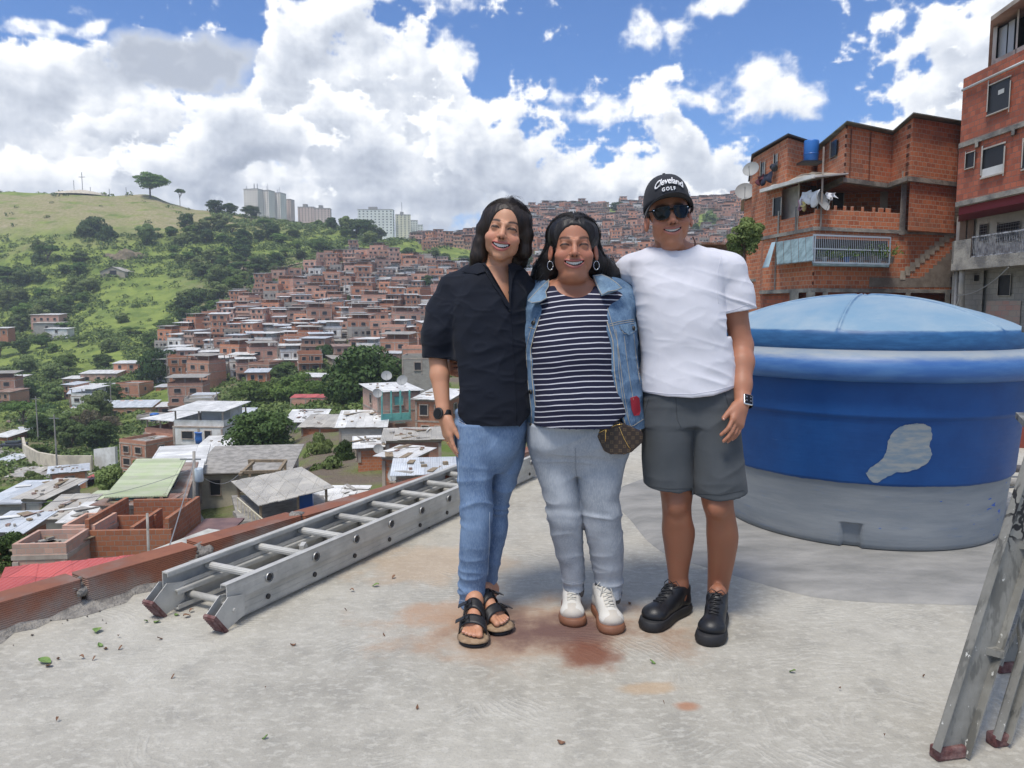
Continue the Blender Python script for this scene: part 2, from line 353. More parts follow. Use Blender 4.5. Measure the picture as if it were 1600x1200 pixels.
# ------------------------------------------------------------------ rooftop slab we stand on
def concrete_roof_mat():
 m,t,b=material('trowelled_roof_concrete');p=t.n('ShaderNodeTexCoord').outputs['Object']
 n1=t.noise(p,.9,6,.6);n2=t.noise(p,7.0,6,.68);n3=t.noise(p,45.0,4,.7)
 col=t.ramp(n1,(.32,(.29,.275,.235)),(.5,(.37,.35,.30)),(.68,(.45,.43,.37)))
 col=t.mix(t.math('MULTIPLY',t.step(n2,.42,.72),.32),col,(.55,.53,.47))
 col=t.mix(t.math('MULTIPLY',t.step(n2,.50,.30),.38),col,(.22,.215,.195))
 # trowel arcs: distorted rings round scattered centres
 vor=t.n('ShaderNodeTexVoronoi');t.set(vor.inputs['Vector'],t.vmath('ADD',p,t.vmath('SCALE',t.noise(p,1.3,3,.5,out='Color'),.5)));vor.inputs['Scale'].default_value=.85
 ring=t.math('SINE',t.math('ADD',t.math('MULTIPLY',vor.outputs['Distance'],330.0),t.math('MULTIPLY',n2,16.0)))
 ringm=t.math('MULTIPLY',t.step(ring,-.2,1.0),t.step(t.noise(p,2.1,3,.6),.47,.68))
 col=t.mix(t.math('MULTIPLY',ringm,.30),col,(.56,.55,.50))
 col=t.mix(t.math('MULTIPLY',t.step(n3,.55,.8),.25),col,(.17,.16,.15))
 n4=t.noise(p,130.0,3,.75);col=t.mix(t.math('MULTIPLY',t.step(n4,.52,.66),.30),col,(.20,.195,.175));col=t.mix(t.math('MULTIPLY',t.step(t.noise(t.vmath('MULTIPLY',p,(1,1.6,1)),24.0,5,.7),.50,.62),.45),col,(.54,.52,.46))
 # warm yellowish wash and grey damp patches
 wf=t.step(t.noise(t.vmath('ADD',p,(5,2,0)),.7,4,.55),.5,.72)
 col=t.mix(t.math('MULTIPLY',wf,.25),col,(.42,.36,.26))
 # rust stains (real stains in the slab)
 def spot(cx,cy,rx,ry,rot=0.0,nz=.9):
  q=t.vmath('SUBTRACT',p,(cx,cy,0));x,y,z=t.sep(q);ca,sa=math.cos(rot),math.sin(rot)
  u=t.math('DIVIDE',t.math('ADD',t.math('MULTIPLY',x,ca),t.math('MULTIPLY',y,sa)),rx)
  v=t.math('DIVIDE',t.math('SUBTRACT',t.math('MULTIPLY',y,ca),t.math('MULTIPLY',x,sa)),ry)
  r=t.math('SQRT',t.math('ADD',t.math('MULTIPLY',u,u),t.math('MULTIPLY',v,v)))
  w=t.noise(p,5.5,5,.62)
  return t.math('ADD',r,t.math('MULTIPLY',t.math('SUBTRACT',w,.5),nz*2.2))
 def put(col,f,a,b_,c,amt): return t.mix(t.math('MULTIPLY',t.step(f,b_,a),amt),col,c)
 g=[G(850,985),G(930,1022),G(700,960),G(780,950),G(640,880),G(1072,1103),G(1010,1075),G(960,1050),G(560,860)]
 col=put(col,spot(g[0][0]-.02,g[0][1]+.02,.62,.34),.3,1.2,(.36,.235,.15),.85)
 col=put(col,spot(g[0][0]+.02,g[0][1],.42,.20),.2,1.1,(.135,.072,.060),.95)
 col=put(col,spot(g[1][0]-.02,g[1][1],.16,.12),.2,1.15,(.17,.06,.032),.9)
 col=put(col,spot(g[4][0]+.1,g[4][1],.42,.30),.5,1.25,(.46,.33,.21),.5)
 col=put(col,spot(g[2][0],g[2][1],.22,.16),.4,1.2,(.42,.26,.16),.5)
 col=put(col,spot(g[5][0],g[5][1],.055,.040,0,.5),.4,1.0,(.36,.17,.09),.8)
 col=put(col,spot(g[6][0],g[6][1],.13,.05,0,.7),.3,1.0,(.44,.30,.17),.6)
 # dark scuffs between the two figures
 for (px,py,rx,ry) in ((1000,800,.20,.035),(985,775,.22,.03),(1010,803,.12,.03),(1240,890,.1,.015)):
  q=G(px,py);col=put(col,spot(q[0],q[1],rx,ry,0,.8),.3,.9,(.22,.22,.215),.8)
 # dust and dirt along the wall foot
 col=t.mix(0.0,col,(0,0,0))
 t.set(b.inputs['Base Color'],col);t.set(b.inputs['Roughness'],t.math('ADD',.72,t.math('MULTIPLY',n2,.2)))
 h=t.math('ADD',t.math('MULTIPLY',n2,.7),t.math('ADD',t.math('MULTIPLY',n3,.30),t.math('MULTIPLY',ringm,.20)))
 bump(t,b,h,.55,.02)
 return m
M['roofslab']=concrete_roof_mat()
# parapet line (inner face foot)
PA=np.array([-2.72,1.55]);PB=np.array([.35,6.1])
dP=(PB-PA)/np.linalg.norm(PB-PA);nP=np.array([-dP[1],dP[0]])
PA=PA-dP*2.5
slab=MB()
corn=[(PA[0],PA[1]),(PB[0],PB[1]),(1.6,7.4),(4.6,6.95),(6.2,3.4),(6.2,-3.0),(-4.2,-3.0)]
slab.prism(corn,-.35,0.0,0)
structure(slab.build('roof_slab',M['roofslab']))
# the storey beneath it
hb=MB();cc=np.mean(np.array(corn),0)
hb.prism([tuple(cc+(np.array(c)-cc)*.985) for c in corn],-9.5,-.36,0)
tag(hb.build('own_house',M['brick']),'brick storey under the concrete roof everyone stands on','house')
# parapet: three bays of ribbed clay block laid flat, mortar joints between
def ribbed_mat():
 m,t,b=material('ribbed_clay_block');uv=t.n('ShaderNodeTexCoord').outputs['UV'];p=t.n('ShaderNodeTexCoord').outputs['Object']
 x,y,z=t.sep(uv)
 rib=t.math('SINE',t.math('MULTIPLY',y,2*math.pi/.0085))
 n=t.noise(p,3.0,5,.6);n2=t.noise(p,24,4,.6)
 col=t.mix(t.step(n,.35,.65),(.30,.115,.065),(.215,.080,.050))
 col=t.mix(t.math('MULTIPLY',t.step(n2,.5,.75),.35),col,(.17,.065,.04))
 # cement smears near the bottom
 sm=t.math('MULTIPLY',t.step(t.math('ADD',z if False else t.sep(p)[2],t.math('MULTIPLY',t.math('SUBTRACT',n,.5),-.40)),.135,.02),.75)
 col=t.mix(sm,col,(.33,.30,.265))
 t.set(b.inputs['Base Color'],col);b.inputs['Roughness'].default_value=.85
 bump(t,b,t.math('ADD',rib,t.math('MULTIPLY',n2,.7)),.55,.004)
 return m
M['ribbed']=ribbed_mat()
M['mortar']=simple('rough_mortar',(.31,.29,.26),.95,c2=(.16,.15,.14),scale=14,bumps=.9,bscale=30)
Lp=np.linalg.norm(PB-PA);pw=empty('parapet_wall',(0,0,0),0,'low wall of ribbed red clay blocks along the roof edge beside the ladder','wall')
def along(s,off=0,z=0): q=PA+dP*s+nP*off;return (q[0],q[1],z)
HP=.128
s_=0.0;bays=[]
sj=[0.0]
for px,py in ((147,957),(310,893)):
 q=G(px,py)[:2];sj.append(float(np.dot(q-PA,dP)))
sj+=[5.4,Lp+.1]
for a,b_ in zip(sj[:-1],sj[1:]):
 mb=MB();hh=HP+rnd.uniform(-.004,.006)
 mb.prism([along(a+.012)[:2],along(b_-.012)[:2],along(b_-.012,.125)[:2],along(a+.012,.125)[:2]],.003,hh)
 mb.build('block_course',M['ribbed'],pw,bevel=.006)
def lumpy(c,r,seed,sub=3):
 import bmesh
 bm=bmesh.new();bmesh.ops.create_icosphere(bm,subdivisions=sub,radius=1)
 rr=random.Random(seed);ph=[rr.uniform(0,6) for _ in range(9)]
 for v in bm.verts:
  x,y,z=v.co;k=1+.22*math.sin(3*x+ph[0])*math.sin(4*y+ph[1])+.15*math.sin(7*z+ph[2]+4*x)+.10*math.sin(13*x+ph[3])*math.sin(11*y+ph[4])*math.sin(12*z+ph[5])
  v.co=Vector((x*r[0],y*r[1],z*r[2]))*k
 vs=[(v.co.x+c[0],v.co.y+c[1],v.co.z+c[2]) for v in bm.verts];fs=[[v.index for v in f.verts] for f in bm.faces];bm.free()
 return vs,fs
mb=MB()
for k in range(10):
 q=along(sj[2]+rnd.uniform(-.03,.03),rnd.uniform(.0,.10),.006+.0105*k);vs,fs=lumpy(q,(.055-.002*k,.05,.028),k,2);mb.add(vs,fs)
mb.build('mortar_joint',M['mortar'],pw,smooth=True)
mb=MB()
for k in range(7):
 q=along(sj[1]+rnd.uniform(-.008,.008),rnd.uniform(.0,.11),.008+.0165*k);vs,fs=lumpy(q,(.012,.045,.018),k+30,2);mb.add(vs,fs)
for k in range(3):
 q=along(sj[3]+rnd.uniform(-.02,.02),.06,HP-.02);vs,fs=lumpy(q,(.04,.07,.03),k+50,2);mb.add(vs,fs)
mb.build('mortar_joint',M['mortar'],pw,smooth=True)
# cement fillet along the wall foot
mb=MB();vs=[];fs=[];N=120
for i in range(N+1):
 s=Lp*i/N;w=.05+.03*math.sin(i*.9)+.02*math.sin(i*2.7);h=.028+.012*math.sin(i*1.7)
 vs+=[along(s,.01,h),along(s,-w*.4,h*.45),along(s,-w,.001)]
 if i:
  for j in (0,1): fs.append(((i-1)*3+j,(i-1)*3+j+1,i*3+j+1,i*3+j))
mb.add(vs,fs);mb.build('cement_fillet',M['mortar'],pw,smooth=True)
# far and right edge walls
fw=empty('edge_wall',(0,0,0),0,'dark red low wall on the roof edge behind the blue tank','wall')
mb=MB();a=np.array([4.9,6.2]);e=np.array([6.1,3.6]);mb.bar((3.3,7.05,.14),(4.75,6.55,.14),.12,.28);mb.build('wall_face',simple('dark_red_paint',(.20,.045,.03),.8,c2=(.27,.08,.05),scale=4),fw)
mb=MB();mb.bar((3.3,7.05,.29),(4.76,6.55,.29),.15,.022);mb.build('coping',M['concrete'],fw)
# raised plinth step where the tank stands
TC=np.array([2.00,4.40])
def plinth():
 vs=[];n=90;ring=[]
 mb=MB()
 prof=[(1.34,.0005),(1.30,.016),(1.24,.022),(0.0,.024)]
 for r,z in prof:
  for k in range(n):
   a=2*math.pi*k/n;rr=r*(1+.02*math.sin(3*a)+.012*math.sin(9*a+1)) if r else 0
   # squarish
   e_=1/max(abs(math.cos(a)),abs(math.sin(a)));rr *= (1+.5*(min(e_,1.15)-1))
   vs.append((TC[0]+rr*math.cos(a),TC[1]+rr*math.sin(a),z))
 fs=[(i*n+k,i*n+(k+1) % n,(i+1)*n+(k+1) % n,(i+1)*n+k) for i in range(3) for k in range(n)]
 mb.add(vs,fs)
 m,t,b=material('plinth_concrete');p=t.n('ShaderNodeTexCoord').outputs['Object']
 n1=t.noise(t.vmath('MULTIPLY',p,(1,2.4,1)),2.4,6,.65);n2=t.noise(p,18,4,.65)
 col=t.ramp(n1,(.3,(.17,.17,.16)),(.5,(.25,.245,.23)),(.7,(.33,.32,.30)))
 t.set(b.inputs['Base Color'],col);b.inputs['Roughness'].default_value=.85;bump(t,b,t.math('ADD',n1,n2),.4,.015)
 o=mb.build('concrete_plinth',m,smooth=True);tag(o,'thin rough concrete pad under the blue water tank','plinth')
plinth()
# ------------------------------------------------------------------ water tank
def tank_mats():
 m,t,b=material('tank_body_paint');p=t.n('ShaderNodeTexCoord').outputs['Object']
 x,y,z=t.sep(p);st=t.noise(t.vmath('MULTIPLY',p,(1.2,1.2,9)),1.6,5,.6);n2=t.noise(p,5,5,.6);n3=t.noise(t.vmath('MULTIPLY',p,(2,2,16)),3.0,5,.65)
 edge=t.step(t.math('ADD',z,t.math('MULTIPLY',t.math('SUBTRACT',t.noise(p,9,3,.6),.5),.018)),.333,.337)
 blue=t.mix(t.step(n2,.3,.7),(.007,.060,.22),(.010,.078,.27))
 blue=t.mix(t.math('MULTIPLY',t.step(n3,.62,.85),.16),blue,(.25,.36,.55))
 grey=t.mix(t.step(st,.3,.7),(.20,.225,.25),(.28,.30,.315))
 grey=t.mix(t.math('MULTIPLY',t.step(n3,.60,.72),.5),grey,(.12,.19,.33))
 chip=t.math('MULTIPLY',t.step(t.noise(t.vmath('MULTIPLY',p,(1,1,3)),11,2,.5),.685,.70),t.step(t.noise(p,2.3,2,.5),.5,.56))
 grey=t.mix(chip,grey,(.02,.10,.45))
 col=t.mix(edge,grey,blue)
 t.set(b.inputs['Base Color'],col);t.set(b.inputs['Roughness'],t.math('ADD',.40,t.math('MULTIPLY',n3,.2)));b.inputs['Specular IOR Level'].default_value=.35
 bump(t,b,t.math('ADD',n3,t.math('MULTIPLY',n2,.6)),.12,.01)
 m2,t,b=material('pale_topped_blue_lid');p=t.n('ShaderNodeTexCoord').outputs['Object'];nz=t.sep(t.n('ShaderNodeTexCoord').outputs['Normal'])[2]
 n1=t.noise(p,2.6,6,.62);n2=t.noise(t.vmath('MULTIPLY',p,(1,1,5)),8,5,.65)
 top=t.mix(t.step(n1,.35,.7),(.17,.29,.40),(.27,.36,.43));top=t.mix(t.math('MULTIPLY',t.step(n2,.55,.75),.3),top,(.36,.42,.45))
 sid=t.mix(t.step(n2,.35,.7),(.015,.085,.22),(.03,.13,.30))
 up_=t.step(t.math('ADD',nz,t.math('MULTIPLY',t.math('SUBTRACT',n2,.5),.35)),.55,.86)  # lid colour turns paler where the surface faces up, deeper blue on the side
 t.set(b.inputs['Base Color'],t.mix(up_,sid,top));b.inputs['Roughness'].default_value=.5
 m3,t,b=material('pale_topped_rim');p=t.n('ShaderNodeTexCoord').outputs['Object'];nz=t.sep(t.n('ShaderNodeTexCoord').outputs['Normal'])[2]
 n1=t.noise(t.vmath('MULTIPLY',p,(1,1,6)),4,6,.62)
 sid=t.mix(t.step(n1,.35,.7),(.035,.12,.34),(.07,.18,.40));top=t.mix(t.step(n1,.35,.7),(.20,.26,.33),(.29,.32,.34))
 up_=t.step(t.math('ADD',nz,t.math('MULTIPLY',t.math('SUBTRACT',n1,.5),.5)),.35,.9)  # rim colour turns greyer and paler towards upward faces
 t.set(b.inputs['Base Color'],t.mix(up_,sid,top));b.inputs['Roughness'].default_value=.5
 return m,m2,m3
tb,tl,tr=tank_mats()
tank=empty('water_tank',(TC[0],TC[1],.022),R(-12),'big round blue and grey water tank with a domed lid standing behind the man','water tank')
N=360
prof=[(.765,.0),(.785,.004),(.792,.02),(.80,.06),(.828,.325),(.832,.335),(.842,.340),(.846,.35),(.868,.655),(.872,.664),(.884,.672),(.886,.684),(.884,.70),(.905,.86),(.91,.875)]
mb=MB();vs=[];n=N
for r,z in prof:
 for k in range(n):
  a=2*math.pi*k/n
  # moulded notch at the foot, facing the camera
  w=a-R(-96)+R(12)
  w=(w+math.pi) % (2*math.pi)-math.pi;rr=r
  if z<.145 and z >= 0 and abs(w)<R(4.6): rr=r-.035
  vs.append((rr*math.cos(a),rr*math.sin(a),z))
extra=[]
mb=MB()
prof2=[(.765,.0),(.788,.006),(.796,.03),(.805,.12),(.8055,.126),(.8062,.132),(.8066,.137),(.808,.15),(.828,.325),(.832,.335),(.842,.340),(.846,.35),(.868,.655),(.872,.664),(.884,.672),(.886,.684),(.884,.70),(.905,.86),(.91,.875)]
vs=[]
for r,z in prof2:
 for k in range(n):
  a=2*math.pi*k/n;w=(a-R(-103)+math.pi) % (2*math.pi)-math.pi
  rr=r-.03 if (z<.130 and abs(w)<R(3.9)) else r
  vs.append((rr*math.cos(a),rr*math.sin(a),z))
m_=len(prof2)
mb.add(vs,[(i*n+k,i*n+(k+1) % n,(i+1)*n+(k+1) % n,(i+1)*n+k) for i in range(m_-1) for k in range(n)])
mb.build('tank_body',tb,tank,smooth=True)
mb=MB();rim=[(.90,.845),(.935,.846),(.962,.858),(.975,.885),(.976,.92),(.966,.95),(.945,.972),(.915,.985),(.85,.995),(.80,.995)]
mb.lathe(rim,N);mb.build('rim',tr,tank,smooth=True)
# lid: stepped edge and a six panel dome
mb=MB();lid=[(.80,.985),(.845,.985),(.862,.992),(.868,1.01),(.868,1.065),(.860,1.085),(.84,1.094)]
dome=[(.84*(1-i/16)) for i in range(17)]
vs=[];NL=720
pl=lid+[(max(r,1e-4),1.094+.168*(1-(r/.84)**2)**.9) for r in dome[1:]]
for r,z in pl:
 for k in range(NL):
  a=2*math.pi*k/NL;seam=0
  w=((a*6/(2*math.pi)+.5) % 1)-.5
  if z>1.09: seam=.013*math.exp(-(w*1.05*r/.009)**2) if r>.05 else 0
  flat=.012*math.cos(6*a)*(r/.84)*(1-(r/.84)) if z>1.09 else 0
  vs.append((r*math.cos(a),r*math.sin(a),z+seam+flat))
m_=len(pl);mb.add(vs,[(i*NL+k,i*NL+(k+1) % NL,(i+1)*NL+(k+1) % NL,(i+1)*NL+k) for i in range(m_-1) for k in range(NL)])
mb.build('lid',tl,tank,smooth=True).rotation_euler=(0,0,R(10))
# pale repair patch of brushed sealant following the wall of the tank
def tank_r(z):
 zs=[p[1] for p in prof2];rs=[p[0] for p in prof2];return float(np.interp(z,zs,rs))
def patch():
 # outline in (angle deg from the patch centre, z) : round head, brush tail to the lower left
 import mathutils
 out=[(-9.8,.375),(-8.9,.352),(-7.3,.356),(-5.6,.384),(-3.6,.408),(-1.2,.414),(1.5,.432),(3.6,.462),(4.3,.50),(3.4,.54),(3.9,.59),(3.4,.636),(1.4,.650),(-1.2,.648),(-3.6,.632),(-5.2,.60),(-6.0,.555),(-6.1,.51),(-6.9,.468),(-9.4,.425),(-10.4,.395)]
 out=[(a*1.45,z) for a,z in out]
 pts=[]
 for i in range(len(out)):
  a,b_=out[i],out[(i+1) % len(out)]
  for j in range(4): pts.append((a[0]+(b_[0]-a[0])*j/4+rnd.uniform(-.12,.12),a[1]+(b_[1]-a[1])*j/4+rnd.uniform(-.003,.003)))
 c0=R(-84)
 gx=np.arange(-17,8,.1);gz=np.arange(.33,.67,.0022)
 def inside(x,y):
  c=False;j=len(pts)-1
  for i in range(len(pts)):
   if (pts[i][1]>y) != (pts[j][1]>y) and x<(pts[j][0]-pts[i][0])*(y-pts[i][1])/(pts[j][1]-pts[i][1])+pts[i][0]: c=not c
   j=i
  return c
 mb=MB();idx={};vs=[];fs=[]
 def vid(i,j):
  if (i,j) not in idx:
   a=c0+R(gx[i]);z=gz[j];r=tank_r(z)+.0035;idx[i,j]=len(vs);vs.append((r*math.cos(a),r*math.sin(a),z))
  return idx[i,j]
 for i in range(len(gx)-1):
  for j in range(len(gz)-1):
   if inside(gx[i]+.05+.25*math.sin(gz[j]*260)*.3,gz[j]+.001): fs.append((vid(i,j),vid(i+1,j),vid(i+1,j+1),vid(i,j+1)))
 mb.add(vs,fs)
 m,t,b=material('brushed_sealant');p=t.n('ShaderNodeTexCoord').outputs['Object']
 n1=t.noise(t.vmath('MULTIPLY',t.vmath('ADD',p,(0,0,0)),(3,3,12)),4,5,.6)
 col=t.mix(t.step(n1,.35,.65),(.15,.21,.27),(.27,.285,.28));t.set(b.inputs['Base Color'],col);b.inputs['Roughness'].default_value=.7
 mb.build('sealant_patch',m,tank,smooth=True)
patch()
tank.scale=(.92,.92,1.0)
# outlet pipes behind the tank
mb=MB();mb.tube([(2.85,5.25,.10),(3.45,5.45,.07),(4.4,5.35,.05)],.028,10)
tag(mb.build('drain_pipe',simple('dark_pipe',(.10,.09,.09),.6),smooth=True),'dark pipe lying on the roof behind the tank','pipe','pipes behind the tank')
mb=MB();mb.tube([(2.9,5.0,.035),(3.5,5.15,.035),(4.5,5.0,.035)],.024,10)
tag(mb.build('drain_pipe',M['concrete'],smooth=True),'lower and greyer pipe lying on the roof behind the tank','pipe','pipes behind the tank')
# ------------------------------------------------------------------ aluminium extension ladder on the floor
def alu(name,c=(.56,.55,.51),r=.48,met=.25):
 m,t,b=material(name);p=t.n('ShaderNodeTexCoord').outputs['Object']
 n1=t.noise(t.vmath('MULTIPLY',p,(1,1,1)),6,5,.65);n2=t.noise(p,60,3,.7)
 col=t.mix(t.step(n1,.35,.7),c,tuple(x*.72 for x in c));col=t.mix(t.math('MULTIPLY',t.step(n2,.6,.8),.4),col,(.30,.29,.27))
 t.set(b.inputs['Base Color'],col);b.inputs['Metallic'].default_value=met;t.set(b.inputs['Roughness'],t.math('ADD',r,t.math('MULTIPLY',n1,.2)))
 bump(t,b,n2,.12,.003);return m
M['alu']=alu('ladder_aluminium')
M['rubber_red']=simple('worn_red_rubber',(.11,.04,.038),.8,c2=(.20,.12,.11),scale=30,bumps=.4)
A0=G(356,983)[:2];A1=G(845,744)[:2]
dl=(A1-A0)/np.linalg.norm(A1-A0);A1=A1+dl*.05;nl=np.array([-dl[1],dl[0]]);LL=float(np.linalg.norm(A1-A0))
lad=empty('extension_ladder',(A0[0],A0[1],.012),math.atan2(dl[1],dl[0]),'grey aluminium extension ladder lying flat along the roof edge','ladder')
# local: x along, y towards the wall, z up
def channel(x0,x1,y,z0,z1,side):
 """I/C rail: web with flanges"""
 mb=MB();t_=.0035;w=.030;s=side
 mb.box(((x0+x1)/2,y,(z0+z1)/2),(x1-x0,t_,z1-z0))
 for z in (z0,z1): mb.box(((x0+x1)/2,y-s*(w/2-t_/2),z),(x1-x0,w,t_*1.6))
 for z in (z0+.008,z1-.008): mb.box(((x0+x1)/2,y-s*(w-.001),z),(x1-x0,.0025,.016))
 for k in (.33,.66): mb.box(((x0+x1)/2,y+s*.0022,z0+(z1-z0)*k),(x1-x0,.0015,.004))
 return mb
W1,W2=.345,.30
for y,s in ((0,-1),(W1,1)):
 channel(.0,LL,y,.085,.158,s).build('upper_rail',M['alu'],lad)
 channel(.03,LL-.1,y+(-s)*(-.001) if False else y - s*(-.0)*0 + (.018 if s<0 else -.018),.004,.078,s).build('lower_rail',M['alu'],lad)
fer=simple('rung_ferrule',(.42,.42,.41),.4,.7);hole=M['dark']
k=0;x=.22
while x<LL-.08:
 mb=MB();mb.tube([(x,.006,.122),(x,W1-.006,.122)],.0155,14)
 for a in range(14):
  an=2*math.pi*a/14;mb.bar((x+.0155*math.cos(an),.02,.122+.0155*math.sin(an)),(x+.0155*math.cos(an),W1-.02,.122+.0155*math.sin(an)),.0016,.0016)
 rung=mb.build('rung',M['alu'],lad)
 mb=MB();mb.lathe([(.019,-.006),(.021,-.004),(.021,.002),(.015,.003)],24,(x,-.004,.122),axis=(0,1,0))
 mb.build('rung_collar',fer,rung,smooth=True)
 mb=MB();mb.lathe([(.0001,-.0005),(.0145,-.0005),(.0145,.003),(.0001,.003)],20,(x,-.0065,.122),axis=(0,1,0));mb.build('rung_end',hole,rung)
 x+=.285
x=.10
while x<LL-.2:
 mb=MB();mb.tube([(x,.028,.042),(x,W1-.028,.042)],.0145,12);r2=mb.build('lower_rung',M['alu'],lad,smooth=True)
 mb=MB();mb.lathe([(.0001,-.003),(.011,-.003),(.011,.003),(.0001,.003)],16,(x+.13,.0135,.035),axis=(0,1,0));mb.build('bolt_hole',hole,r2)
 x+=.285
for y in (.0,W1):
 # pivoting feet: bracket plates and worn rubber pad
 mb=MB()
 for dy in (-.014,.030):
  yy=y+dy if y==0 else y-.016+dy
  mb.add([(.075,yy,.022),(.075,yy,.100),(-.005,yy,.118),(-.075,yy,.064),(-.02,yy,-.008)] + [(.075,yy+.003,.022),(.075,yy+.003,.100),(-.005,yy+.003,.118),(-.075,yy+.003,.064),(-.02,yy+.003,-.008)],
      [(0,1,2,3,4),(9,8,7,6,5),(0,5,6,1),(1,6,7,2),(2,7,8,3),(3,8,9,4),(4,9,5,0)])
 mb.tube([(.02,y-.022,.06),(.02,y+.034,.06)],.008,8)
 ft=mb.build('ladder_foot',M['alu'],lad)
 mb=MB();yc=y+.008 if y==0 else y-.008
 a_=np.array((-.078,0,.066));b_=np.array((-.020,0,-.011))
 mb.bar(a_+(0,yc,0),b_+(0,yc,0),.058,.012,up=(1,0,.75))
 for q in range(9):
  c_=a_+(b_-a_)*(q+.5)/9+(0,yc,0)+np.array((-.006,0,-.006));mb.bar(c_-(0,.028,0),c_+(0,.028,0),.004,.006)
 mb.build('rubber_pad',M['rubber_red'],ft)
# rung hook (fly lock) near the third rung
mb=MB();hk=[(.60,.16,.09),(.66,.20,.095),(.70,.24,.085),(.72,.28,.07)]
mb.tube([(p[0],p[1],p[2]) for p in hk],[.012,.018,.016,.008],8);mb.box((.62,.17,.10),(.06,.02,.045),.5);mb.build('rung_hook',M['alu'],lad)
# ------------------------------------------------------------------ paint-marked step ladder at the right edge
def stepladder():
 F1=G(1480,1185);F2=G(1557,1050)+np.array([.03,0,0]);B1=G(1547,1165)+np.array([.02,0,0])
 F1[2]=F2[2]=B1[2]=0.0
 top=np.array([F1[0]+.56,F1[1]+.20,1.72]);
 lad=empty('step_ladder',(F1[0],F1[1],0),0,'paint splattered aluminium step ladder standing at the edge nearest the camera','ladder')
 o=F1.copy();m,t,b=material('paint_marked_aluminium');p=t.n('ShaderNodeTexCoord').outputs['Object']
 n1=t.noise(p,7,6,.65);n2=t.noise(t.vmath('MULTIPLY',p,(1,1,.35)),26,3,.6);n3=t.noise(t.vmath('MULTIPLY',p,(1,1,.5)),60,3,.7)
 col=t.mix(t.step(n1,.3,.7),(.19,.185,.165),(.29,.285,.26));col=t.mix(t.math('MULTIPLY',t.step(n2,.52,.62),.7),col,(.11,.11,.10));col=t.mix(t.step(n3,.66,.70),col,(.60,.60,.56))
 vor=t.voro(t.vmath('ADD',t.vmath('MULTIPLY',p,(1,1,.45)),t.vmath('SCALE',t.noise(p,14,3,.6,out='Color'),.05)),24,'DISTANCE_TO_EDGE')
 zz=t.sep(p)[2];band=t.math('MULTIPLY',t.step(zz,.52,.60),t.step(t.noise(p,8,2,.5),.40,.52))
 col=t.mix(t.math('MULTIPLY',t.math('MULTIPLY',t.step(vor,.085,.045),band),t.step(zz,1.3,1.0)),col,(.015,.015,.017))
 t.set(b.inputs['Base Color'],col);b.inputs['Metallic'].default_value=.1;b.inputs['Roughness'].default_value=.65;bump(t,b,t.math('ADD',n1,n3),.25,.004)
 def rail(a,c,w,name,wd=(1,.25,0)):
  a=np.array(a)-o;c=np.array(c)-o;d=(c-a)/np.linalg.norm(c-a);wv=np.array(wd,float);wv=wv-d*np.dot(wv,d);wv /= np.linalg.norm(wv);nn=np.cross(wv,d)
  mb=MB()
  def slab_(off,w_,nn_off,th):
   c0=a+wv*off+nn*nn_off;c1=c+wv*off+nn*nn_off;vs=[]
   for q in (c0,c1):
    for sx_,sy_ in ((-1,-1),(1,-1),(1,1),(-1,1)): vs.append(q+wv*w_/2*sx_+nn*th/2*sy_)
   mb.add(vs,[(0,1,5,4),(1,2,6,5),(2,3,7,6),(3,0,4,7),(3,2,1,0),(4,5,6,7)])
  slab_(0,w,0,.003)
  for s_ in (-1,1): slab_(s_*(w/2-.0015),.003,.012,.026)
  for q in (-.22,.08,.24): slab_(w*q,.003,-.0025,.002)
  return mb.build(name,m,lad,bevel=0)
 topF=top;topB=top+np.array([.12,.03,0])
 rail(F1+np.array([0,0,.02]),topF,.104,'front_rail')
 rail(F2+np.array([0,0,.02]),F2+(topF-F1)+np.array([0,0,.0]),.07,'front_rail',(1,.1,0))
 rail(B1+np.array([0,0,.02]),B1+np.array([.30,.16,.80]),.042,'rear_rail',(1,.3,0))
 mb=MB();mb.tube([F2-o+np.array([.0,.0,.09]),B1-o+np.array([.26,.14,.62])],.009,8);mb.tube([B1-o+np.array([.09,.05,.22]),B1-o+np.array([.25,.35,.36])],.007,8);mb.build('brace',m,lad)
 for k in range(5):
  f=(k+1)/6;a=F1+(topF-F1)*f-o;c=F2+(topF+np.array([0,.42,0])-F2)*f-o;mb=MB();mb.bar(a+np.array([.02,0,0]),c+np.array([.02,0,0]),.075,.02);mb.build('step',m,lad)
 for q,w in ((F1,.09),(F2,.075),(B1,.05)):
  mb=MB();mb.box(q-o+np.array([.004,.006,.018]),(w,.036,.036),.2);mb.build('rubber_foot',M['rubber_red'],lad,bevel=.006)
stepladder()
